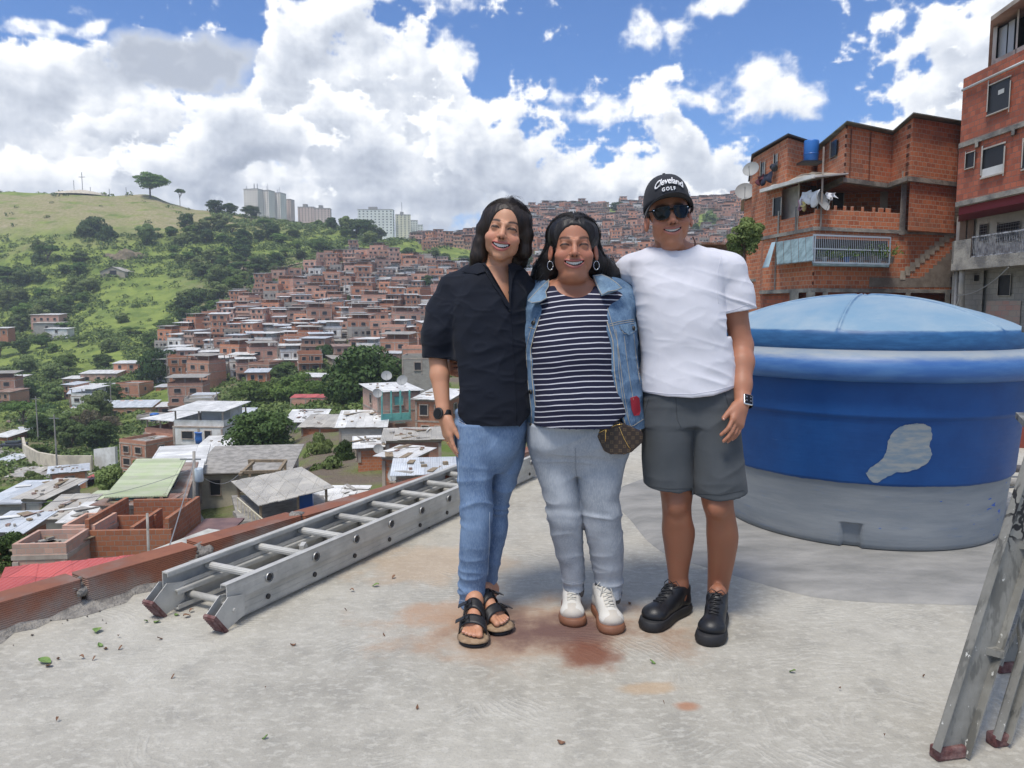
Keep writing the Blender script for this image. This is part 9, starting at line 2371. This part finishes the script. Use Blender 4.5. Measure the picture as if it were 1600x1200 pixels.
 for sx in (-1,1):
  A=lens(sx,1.10);I=lens(sx,.86);n=len(A)
  def sm(l):
   o_=[]
   for i in range(n):
    for t in (0,.33,.66): p0,p1,p2,p3=(np.array(l[(i+k) % n]) for k in (-1,0,1,2));o_.append(.5*((2*p1)+(-p0+p2)*t+(2*p0-5*p1+4*p2-p3)*t*t+(-p0+3*p1-3*p2+p3)*t**3))
   return o_
  A,I=sm(A),sm(I);m_=len(A);vs=[]
  for x,z in A: vs.append(W((x,gy(x)-.002,z))-base)
  for x,z in I: vs.append(W((x,gy(x)-.002,z))-base)
  for x,z in A: vs.append(W((x,gy(x)+.003,z))-base)
  for x,z in I: vs.append(W((x,gy(x)+.003,z))-base)
  gl.add(vs,[(i,(i+1) % m_,m_+(i+1) % m_,m_+i) for i in range(m_)]+[(2*m_+i,3*m_+i,3*m_+(i+1) % m_,2*m_+(i+1) % m_) for i in range(m_)]+[(i,2*m_+i,2*m_+(i+1) % m_,(i+1) % m_) for i in range(m_)])
  L2=MB();L2.add([W((x,gy(x)+.0005,z))-base for x,z in I]+[W((sx*.034,gy(.034)-.0015,-.001))-base],[(i,(i+1) % m_,m_) for i in range(m_)]);fr.append(L2)
  gl.tube([W((sx*.062,gy(.060),.011))-base,W((sx*.0745,-.060,.011))-base,W((sx*.079,-.01,.008))-base,W((sx*.080,.02,-.004))-base],.0030,8)
  gl.tube([W((sx*.010,gy(.01)-.001,.006))-base,W((sx*.004,gy(0)-.002,.009))-base,W((-sx*.004,gy(0)-.002,.009))-base],.0032,8)
 g_=gl.build('sunglasses',M['black_gloss'],root,smooth=False)
 for L2 in fr: L2.build('lens',M['lens'],g_,smooth=True)
 mb=MB()
 for sx in (-1,1): mb.box(W((sx*.058,gy(.058)-.0035,.013))-base,(.005,.0015,.0025),0,0,H.R)
 mb.build('rivets',M['silver'],g_)
 # bead necklace
 mb=MB();
 for k in range(11): q=P(1083+3.2*math.sin(k*.32),371+k*2.0,2.925+.004*k);vs,fs=lumpy(q-base,(.0042,.0042,.0042),5,1);mb.add(vs,fs)
 mb.build('necklace',simple('dark_wood_beads',(.10,.03,.02),.4),root,smooth=True)
M['trainer_black']=vcol_mat('trainer_black',.40,0,.5);M['black_rubber']=simple('black_rubber',(.014,.014,.016),.65);M['capcloth']=cloth_mat('charcoal_cap_cloth',(.028,.030,.036),(.036,.038,.045),9,700,.4,.9);M['lens']=simple('dark_lens',(.004,.004,.006),.12,spec=.25)
man()
# ------------------------------------------------------------------ the woman in the denim jacket
def woman_denim():
 base=np.array([*G(925,950)[:2],0.0]);root=empty('person',tuple(base),0,'woman with wavy dark hair in a blue denim jacket and navy striped top','person','people posing on the roof')
 H=Head(P(896,385.5,2.93),R(0),R(-2),R(0),1.03,1.09,1,.55)
 Y=2.98
 legL=rows_px([(660,824,905,2.96,.15),(690,825,900,2.96,.145),(710,829,899,2.96,.118),(747,841,902,2.95,.104),(783,852,908,2.94,.092),(805,855,910,2.94,.085),(827,859,911,2.95,.080),(857,867,911,2.97,.075),(893,876,912,2.99,.064),(915,880,913,3.0,.060),(928,880,914,3.0,.060)])
 legR=rows_px([(660,898,990,2.96,.15),(690,899,983,2.96,.145),(710,899,979,2.95,.118),(747,901,971,2.93,.104),(770,904,967,2.92,.094),(802,909,970,2.92,.085),(827,913,972,2.93,.080),(857,920,974,2.95,.078),(893,928,973,2.97,.066),(924,933,972,2.98,.062),(938,933,973,2.98,.062)])
 tor=rows_px([(440,862,932,2.97,.055),(452,836,960,2.99,.09),(480,838,962,2.97,.13),(520,834,958,2.95,.155),(545,833,960,2.94,.165),(580,833,962,2.94,.165),(620,836,972,2.94,.155),(650,836,978,2.95,.14),(690,836,975,2.96,.12)])
 f1t,f2t=G(893,978)[:2],G(961,990)[:2];f1=Foot(f1t+np.array([.02,.25]),f1t,.262);f2=Foot(f2t+np.array([-.035,.25]),f2t,.262)
 hw=P(700,572,3.0)
 def body(F_):
  H.field(F_);F_.ell(H.w((0,-.012,-.112)),(.048,.044,.022),H.R,.03);F_.cap(H.w((0,.030,-.07)),.056,P(897,454,3.0),.064,.02);F_.loft(tor,.03,grow=-.012);F_.cap(P(860,460,3.0),.05,P(940,460,3.0),.05,.03)
  F_.loft(legL,.02,grow=-.012);F_.loft(legR,.02,grow=-.012)
  for f,lg in ((f1,legL),(f2,legR)): F_.cap(f.p(.2,0,.10),.033,np.array([lg[-1][1],lg[-1][2],lg[-1][0]+.02]),.040,.02)
  F_.chain([(P(842,465,3.04),.052),(P(800,540,3.14),.042),(P(745,575,3.13),.036),(P(715,573,3.06),.030)],.02);F_.chain([(P(975,468,3.04),.052),(P(1000,545,3.16),.042),(P(1070,575,3.17),.036),(P(1135,565,3.12),.030)],.02)
 tips=[];tips2=[]
 def allb(F_):
  body(F_)
  tips[:]=hand(F_,P(700,571,3.03),P(722,578,2.845)-P(700,571,3.03),(.9,.45,.0),-1,.88,(.9,.85,.85,.9),.03,(.2,.2),.2,(.062,.070,.066,.052))
  tips2[:]=hand(F_,P(1150,557,3.07),P(1148,562,2.90)-P(1150,557,3.07),(-.9,-.45,.0),1,.85,(.7,.7,.75,.75),.05,(.5,.3),.2,(.060,.066,.062,.05))
 P1,P2=two_res(allb,(-.32,2.62,.03),(1.0,3.32,1.62),ZP(452,2.97),.005,.0018,(.07,2.76),(.40,3.12,1.62))
 skin=(.40,.185,.115);mouth=(-.066,.0325,.0078,.0110)
 V2,c2=H.finish(P2[0],P2[1],skin,(.38,.13,.12),(.03,.018,.014),(.0024,.0135,.0030),mouth,.9,False,(.42,.13,.09))
 c1=np.tile(np.array(skin)*.97,(len(P1[0]),1));c1[P1[0][:,2]<.22]=(.10,.10,.10);V,Q,C=join2((P1[0],P1[1],c1),(V2,P2[1],c2));b=org('body',V,Q,M['skin'],root,base,C);H.teeth(V2,b,base,mouth,8)
 nails(tips[:4],M['red_nail'],b,base);nails(tips2[:4],M['red_nail'],b,base)
 def fold_j(V): x,y,z=V.T;k=gauss(z-.44,.09)*1.0+gauss(z-.16,.09)*.8+gauss(z-.74,.08)*.6+.2;return (ridge(V,(6,6,24),21)-.35)*.0085*k+(ridge(V,(16,16,9),22)-.3)*.0015
 def jeans(F_):
  F_.loft(legL,.008);F_.loft(legR,.008);F_.loft(rows_px([(640,826,988,2.96,.16),(690,827,982,2.96,.150),(735,850,962,2.95,.085)]),.03);below(F_,[(870,916),(880,919),(896,922),(914,919),(918,924),(933,930),(950,932),(972,928),(980,927)],2.99)
  for lg in (legL,legR): r=lg[-1];F_.loft([(r[0]-.03,r[1],r[2],r[3]-.006,r[4]-.006),(r[0]+.05,r[1],r[2],r[3]-.006,r[4]-.006)],.003,'cut')
 o,S=garment('jeans',jeans,(.02,2.74,.07),(.50,3.16,.82),.004,M['greyjeans'],root,base,fold_j)
 sew(S,([(881,908),(896,911),(912,908)],[(934,919),(950,921),(971,917)],[(909,820),(911,860),(911,900)],[(915,830),(922,870),(932,912)],[(899,700),(899,730),(902,750)]),.0010,simple('grey_thread',(.22,.24,.27),.8),o,base)
 # striped top
 topR=rows_px([(447,858,936,2.985,.07),(453,838,960,2.99,.10),(480,832,966,2.97,.14),(520,828,962,2.95,.168),(545,827,964,2.94,.178),(580,827,967,2.94,.178),(620,830,978,2.93,.192),(650,830,984,2.93,.194),(692,832,980,2.94,.182)])
 def top(F_):
  F_.loft(topR,.02);F_.ell(P(898,436,2.90),(.082,.12,.075),None,.006,'cut');F_.cap(P(897,400,2.96),.07,P(897,455,2.985),.068,.006,'cut')
  below(F_,[(820,668),(836,672),(845,682),(870,690),(900,692),(925,687),(945,675),(965,657),(990,650)],2.77)
 m,t,bb=material('navy_striped_jersey');p=t.n('ShaderNodeTexCoord').outputs['Object'];x,y,z=t.sep(p);n=t.noise(p,5,3,.5)
 zz=t.math('ADD',t.math('ADD',z,t.math('MULTIPLY',t.math('MULTIPLY',t.math('SUBTRACT',x,-.02),t.math('SUBTRACT',x,-.02)),.45)),t.math('MULTIPLY',n,.014));fr_=t.math('FRACT',t.math('MULTIPLY',zz,1/.0198));st=t.math('MULTIPLY',t.step(t.math('ABSOLUTE',t.math('SUBTRACT',fr_,.5)),.115,.075),t.step(z,ZP(452,2.9),ZP(458,2.9)))
 t.set(bb.inputs['Base Color'],t.mix(st,(.004,.005,.026),(.55,.55,.60)));bb.inputs['Roughness'].default_value=.9;bump(t,bb,t.noise(p,500,2,.6),.2,.001)
 o,S=garment('striped_top',top,(.02,2.66,.78),(.52,3.20,1.36),.004,m,root,base,lambda V: (ridge(V,(5,5,12),31,1.5)-.4)*.005)
 # denim jacket
 jk=rows_px([(440,864,930,3.02,.06),(446,842,954,3.03,.09),(455,824,972,3.02,.118),(480,815,986,3.0,.150),(520,812,994,2.98,.172),(560,813,996,2.975,.182),(600,816,1000,2.97,.188),(640,820,1004,2.97,.192),(696,824,1006,2.97,.196)])
 oL=[(466,861),(472,860),(495,846),(520,837),(545,831.5),(595,835),(645,841),(692,838)];oR=[(466,936),(470,936),(507,947.5),(532,955),(582,957.5),(632,965),(692,986)]
 def open_fn(X,Yy,Z):
  zl=[ZP(a,2.80) for a,b_ in oL][::-1];xl=[XP(b_,2.80,a) for a,b_ in oL][::-1];zr=[ZP(a,2.80) for a,b_ in oR][::-1];xr=[XP(b_,2.80,a) for a,b_ in oR][::-1]
  return np.maximum(np.maximum(np.interp(Z,zl,xl)-X,X-np.interp(Z,zr,xr)),Yy-3.02)
 def jacket(F_):
  F_.loft(jk,.02);F_.chain([(P(846,458,3.03),.062),(P(832,480,3.05),.064),(P(805,540,3.13),.054),(P(760,570,3.15),.048)],.03);F_.chain([(P(952,456,3.03),.064),(P(978,476,3.03),.068),(P(985,520,3.07),.060),(P(1003,552,3.15),.052),(P(1060,572,3.17),.046)],.03)
  F_.apply(open_fn,(.02,2.6,.7),(.52,3.05,1.5),.003,'cut');F_.loft([(r[0],r[1],r[2],r[3]-.016,r[4]-.016) for r in jk]+[(jk[-1][0]-.05,jk[-1][1],jk[-1][2],jk[-1][3]-.016,jk[-1][4]-.016)],.004,'cut') if False else None
  below(F_,[(815,678),(826,679),(838,687),(850,690),(960,693),(982,692),(1005,682),(1012,678)],2.80);F_.cap(P(897,380,2.95),.075,P(897,452,2.985),.085,.006,'cut')
 def fold_k(V): x,y,z=V.T;return (ridge(V,(8,8,15),41,1.6)-.4)*.007+(ridge(V,(22,22,28),42)-.3)*.002
 o,S=garment('denim_jacket',jacket,(-.06,2.66,.76),(.74,3.28,1.40),.0038,M['denim'],root,base,fold_k)
 mb=MB()
 def stitch(pts,r=.0008,dash=False):
  L_=S.line(pts,lift=.0008,step=2.0)
  if len(L_)>1: mb.tube([p-base for p in L_],r,5)
 eR=[(939,471),(950,508),(957.5,533),(960,582),(967,632),(984,684)];eL=[(858,474),(843,497),(834.5,522),(829,546),(832,596),(838,645),(836,684)]
 for e in (eR,eL): stitch(e,.0016)
 stitch([(a+7,b_) for a,b_ in eR]);stitch([(a-7,b_) for a,b_ in eL[1:]])
 stitch([(950,507),(965,503),(990,499)]);stitch([(951,510),(966,506),(990,502)]);stitch([(826,511),(836,514)])
 stitch([(968,512),(975,521),(985,522),(993,517)]);stitch([(968,510),(992,505)]);stitch([(975,525),(979,560),(985,600),(992,640)]);stitch([(990,522),(994,560),(1000,600)]);stitch([(962,515),(968,560),(974,610),(983,660)]);stitch([(978,668),(990,665),(1005,655)]);stitch([(982,690),(1004,680)])
 mb.build('topstitching',M['thread'],o)
 def plate2(pts,mat_,name,th=.006,par=None,lift=.004):
  A=[]
  for a,b_,l in pts:
   h,n_=S.hit(a,b_,lift)
   if h is None: h=P(a,b_,2.86)
   r=ray(a,b_);A.append(h-r/np.linalg.norm(r)*l-base)
  n=len(A);Bk=[a+np.array([0,th,0]) for a in A];mb=MB();mb.add(A+Bk,[tuple(range(n-1,-1,-1)),tuple(range(n,2*n))]+[(i,(i+1) % n,n+(i+1) % n,n+i) for i in range(n)]);return mb.build(name,mat_,par or o,bevel=.001)
 def plateY(pts,mat_,name,th=.005):
  A=[P(a,b_,2.90+c)-base for a,b_,c in pts];n=len(A);cen=sum(A)/n+np.array([0,-.012,0]);mb=MB();Bk=[a+np.array([0,th+.004,-.002]) for a in A]
  mb.add(A+[cen]+Bk,[((i+1) % n,i,n) for i in range(n)]+[tuple(n+1+i for i in range(n))]+[(i,(i+1) % n,n+1+(i+1) % n,n+1+i) for i in range(n)]);c_=mb.build(name,mat_,o);mb=MB();ring=[a+(cen-a)*.07+np.array([0,-.002,0]) for a in A];mb.tube(ring+[ring[0]],.0010,5);mb.build('collar_stitching',M['thread'],c_);return c_
 plateY([(858,436,.05),(850,443,.02),(838,455,-.01),(824,470,-.04),(830,474,-.06),(844,472,-.065),(855,466,-.055),(853,455,-.02),(858,447,.02)],M['denim_lt'],'collar')
 plateY([(926,430,.05),(940,428,.05),(952,433,.02),(966,443,-.02),(973,450,-.03),(964,454,-.06),(950,456,-.065),(940,462,-.06),(935,452,-.02),(930,441,.02)],M['denim_lt'],'collar')
 plate2([(968,509,0),(980,507,0),(992,504,0),(993,516,.002),(982,524,.002),(969,515,.002)],M['denim_lt'],'pocket_flap')
 for px,py in ((854,478),(834,505),(830,612),(831,664),(989,513)):
  h,n_=S.hit(px,py,.004)
  if h is not None: mb=MB();mb.lathe([(.0001,.004),(.006,.004),(.0085,.002),(.0085,-.002)],18,h-base,axis=tuple(n_));mb.build('button',simple('dark_metal_button',(.06,.055,.05),.3,.8) if 'btn' not in M else M['btn'],o,smooth=True)
 # small red patch on the lower front
 plate2([(984,622,0),(994,619,0),(998,622,0),(1000,642,0),(998,649,0),(990,650,0),(986,640,0)],simple('red_patch',(.33,.015,.03),.8),'red_patch',.004,None,.003)
 # bag at the hip
 q=P(955,683,2.80);bag=empty('bag',tuple(q),0,'small brown monogrammed waist bag at the hip under the denim jacket','bag')
 def bagf(F_):
  q0=[(932,676),(958,654),(985,668),(1003,676),(1002,690),(985,704),(962,711),(945,703)]
  Yb=2.80;pts=np.array([(XP(a,Yb,b_),ZP(b_,Yb)) for a,b_ in q0]);c=pts.mean(0)
  def fn(X,Yy,Z):
   d=np.abs(Yy-2.83)-.045+(np.abs(X-c[0])/.09)**2*.018
   for i in range(len(pts)):
    a,b_=pts[i],pts[(i+1) % len(pts)];nn=np.array([b_[1]-a[1],a[0]-b_[0]]);nn /= np.linalg.norm(nn);nn=nn if nn @ (c-a)<0 else -nn;d=np.maximum(d,nn[0]*X+nn[1]*Z-nn @ a)
   return d-.004
  F_.apply(fn,(c[0]-.11,2.76,c[1]-.1),(c[0]+.11,2.9,c[1]+.1),.01);F_.f=F_.f+.0
 m,t,bb=material('brown_monogram_canvas');p=t.n('ShaderNodeTexCoord').outputs['Object'];x,y,z=t.sep(p)
 fx=t.math('SUBTRACT',t.math('FRACT',t.math('MULTIPLY',t.math('ADD',x,z),32)),.5);fz=t.math('SUBTRACT',t.math('FRACT',t.math('MULTIPLY',t.math('SUBTRACT',z,x),32)),.5);rr_=t.math('SQRT',t.math('ADD',t.math('MULTIPLY',fx,fx),t.math('MULTIPLY',fz,fz)));an=t.math('ARCTAN2',fz,fx);pet=t.math('ADD',.20,t.math('MULTIPLY',t.math('COSINE',t.math('MULTIPLY',an,4)),.07));mk=t.math('MULTIPLY',t.step(t.math('ABSOLUTE',t.math('SUBTRACT',rr_,pet)),.075,.035),.75)
 t.set(bb.inputs['Base Color'],t.mix(mk,(.030,.018,.013),(.15,.10,.05)));bb.inputs['Roughness'].default_value=.45
 bo,BS=garment('bag_body',bagf,(.20,2.74,.68),(.58,2.92,.92),.003,m,bag,q,None,3)
 mb=MB();L_=BS.line([(936,676),(950,669),(962,664),(975,662)],lift=.001);
 if len(L_)>1: mb.tube([p-q for p in L_],.0016,6)
 mb.tube([P(947,668,2.765)-q,P(946,676,2.76)-q,P(946,690,2.76)-q],.0016,6);mb.box(P(946.5,672,2.762)-q,(.006,.004,.016));L_=BS.line([(968,668),(975,685),(982,698),(986,702)],lift=.001)
 if len(L_)>1: mb.tube([p-q for p in L_],.0014,6)
 mb.build('zip',M['gold'],bo,smooth=True)
 mb=MB();mb.tube([P(940,672,2.80)-q,P(920,682,2.775)-q,P(900,688,2.80)-q,P(880,688,2.83)-q],.006,8) if False else None
 for sx in (-1,1):
  e=MB();c=H.w((sx*.0775,-.002,-.068));vs=[c+np.array([.0125*math.cos(a)*.85,.003*math.sin(a),.0165*math.sin(a)])-base for a in np.linspace(0,2*math.pi,26)];e.tube(vs,.0011,6);e.build('hoop_earring',M['silver'],root,smooth=True)
 for ft,inn in ((f1,1),(f2,-1)): sneaker(ft,inn,root,base,.262,0,((.62,.60,.55),(.50,.46,.40),(.55,.52,.46),'sneaker_cream','gum','lace_cream'),.026,.008,.080)
 # hair
 def hair(F_):
  Rm=H.R;F_.ell(H.w((0,.026,.036)),H.r((.086,.0965,.0865)),Rm,.01);F_.ell(H.w((0,.075,-.03)),H.r((.080,.055,.09)),Rm,.03)
  F_.chain([(H.w((-.070,.050,-.04)),.035),(P(852,425,3.03),.045),(P(846,436,3.03),.040)],.03);F_.chain([(H.w((.070,.050,-.04)),.035),(P(940,420,3.03),.046),(P(958,430,3.03),.032)],.03)
  F_.ell(H.w((0,-.080,-.014)),H.r((.069,.065,.091)),Rm,.008,'cut');F_.cap(H.w((0,-.03,-.12)),.065,P(897,450,2.94),.07,.01,'cut')
 hr,_=garment('hair',hair,(.02,2.78,1.2),(.46,3.20,1.62),.003,M['hair2'],root,base,lambda V: (ridge(V,(40,40,14),51)-.4)*.005)
 r_=random.Random(5);paths=[];grey=[];fly=[]
 for k in range(760):
  sx=r_.choice((-1,1));y0=r_.uniform(-.056,.08);p=[];out_=r_.random()<.14;off=r_.uniform(.005,.012) if out_ else r_.uniform(.001,.004)
  for i in range(12):
   t=i/11;ph=t*R(98);yy=y0+t*(.050-y0)*.95;q_=math.sqrt(max(.05,1-((yy-.026)/.096)**2));p.append(H.w((sx*(.0015+(.083*q_+off)*math.sin(ph)),yy,.036+(.083*q_+off)*math.cos(ph))))
  e=p[-1];A=r_.uniform(.006,.014);f=r_.uniform(9,14);L=r_.uniform(.10,.17);fan=r_.uniform(.2,1.0);g=np.array([sx*.055*fan,r_.uniform(0,.03),-L])
  for i in range(1,15): t=i/14;p.append(e+g*t+np.array([A*math.sin(f*t+k)*t,A*.5*math.cos(f*t+k),0]))
  (fly if out_ else grey if (y0<-.01 and r_.random()<.10) else paths).append(p)
 for k in range(160):     # curls at the ends
  sx=r_.choice((-1,1));c=P(848+r_.uniform(-10,12),405+r_.uniform(-5,15),3.0+r_.uniform(0,.05)) if sx<0 else P(946+r_.uniform(-12,14),402+r_.uniform(-5,15),3.0+r_.uniform(0,.05));A=r_.uniform(.005,.012);p=[c+np.array([A*math.sin(t*11+k)+sx*.02*t,A*math.cos(t*11+k)*.6,-.09*t]) for t in np.linspace(0,1,16)];paths.append(p)
 strands(paths,.0012,M['hair2'],'hair_strands',hr,base);strands(fly,.0004,M['hair2'],'loose_strands',hr,base);strands(grey,.0015,M['hairg'],'grey_strands',hr,base)
M['sneaker_cream']=vcol_mat('sneaker_cream',.6,0,.3);M['gum']=simple('gum_sole',(.20,.085,.045),.6);M['lace_cream']=simple('cream_lace',(.58,.56,.50),.8);M['btn']=simple('dark_metal_button',(.06,.055,.05),.3,.8)
woman_denim()
# ------------------------------------------------------------------ air between here and the far slopes
def haze():
 mb=MB();mb.box((0,520,35),(2600,1300,200));m=bpy.data.materials.new('haze_air');m.use_nodes=True;t=NT(m.node_tree);out=t.n('ShaderNodeOutputMaterial');v=t.n('ShaderNodeVolumePrincipled');v.inputs['Color'].default_value=(.82,.90,1.0,1);v.inputs['Density'].default_value=.00038;v.inputs['Anisotropy'].default_value=.2
 t.link(v.outputs[0],out.inputs['Volume']);o=mb.build('haze',m);tag(o,'thin bluish haze over the valley','haze',None,'stuff')
haze()
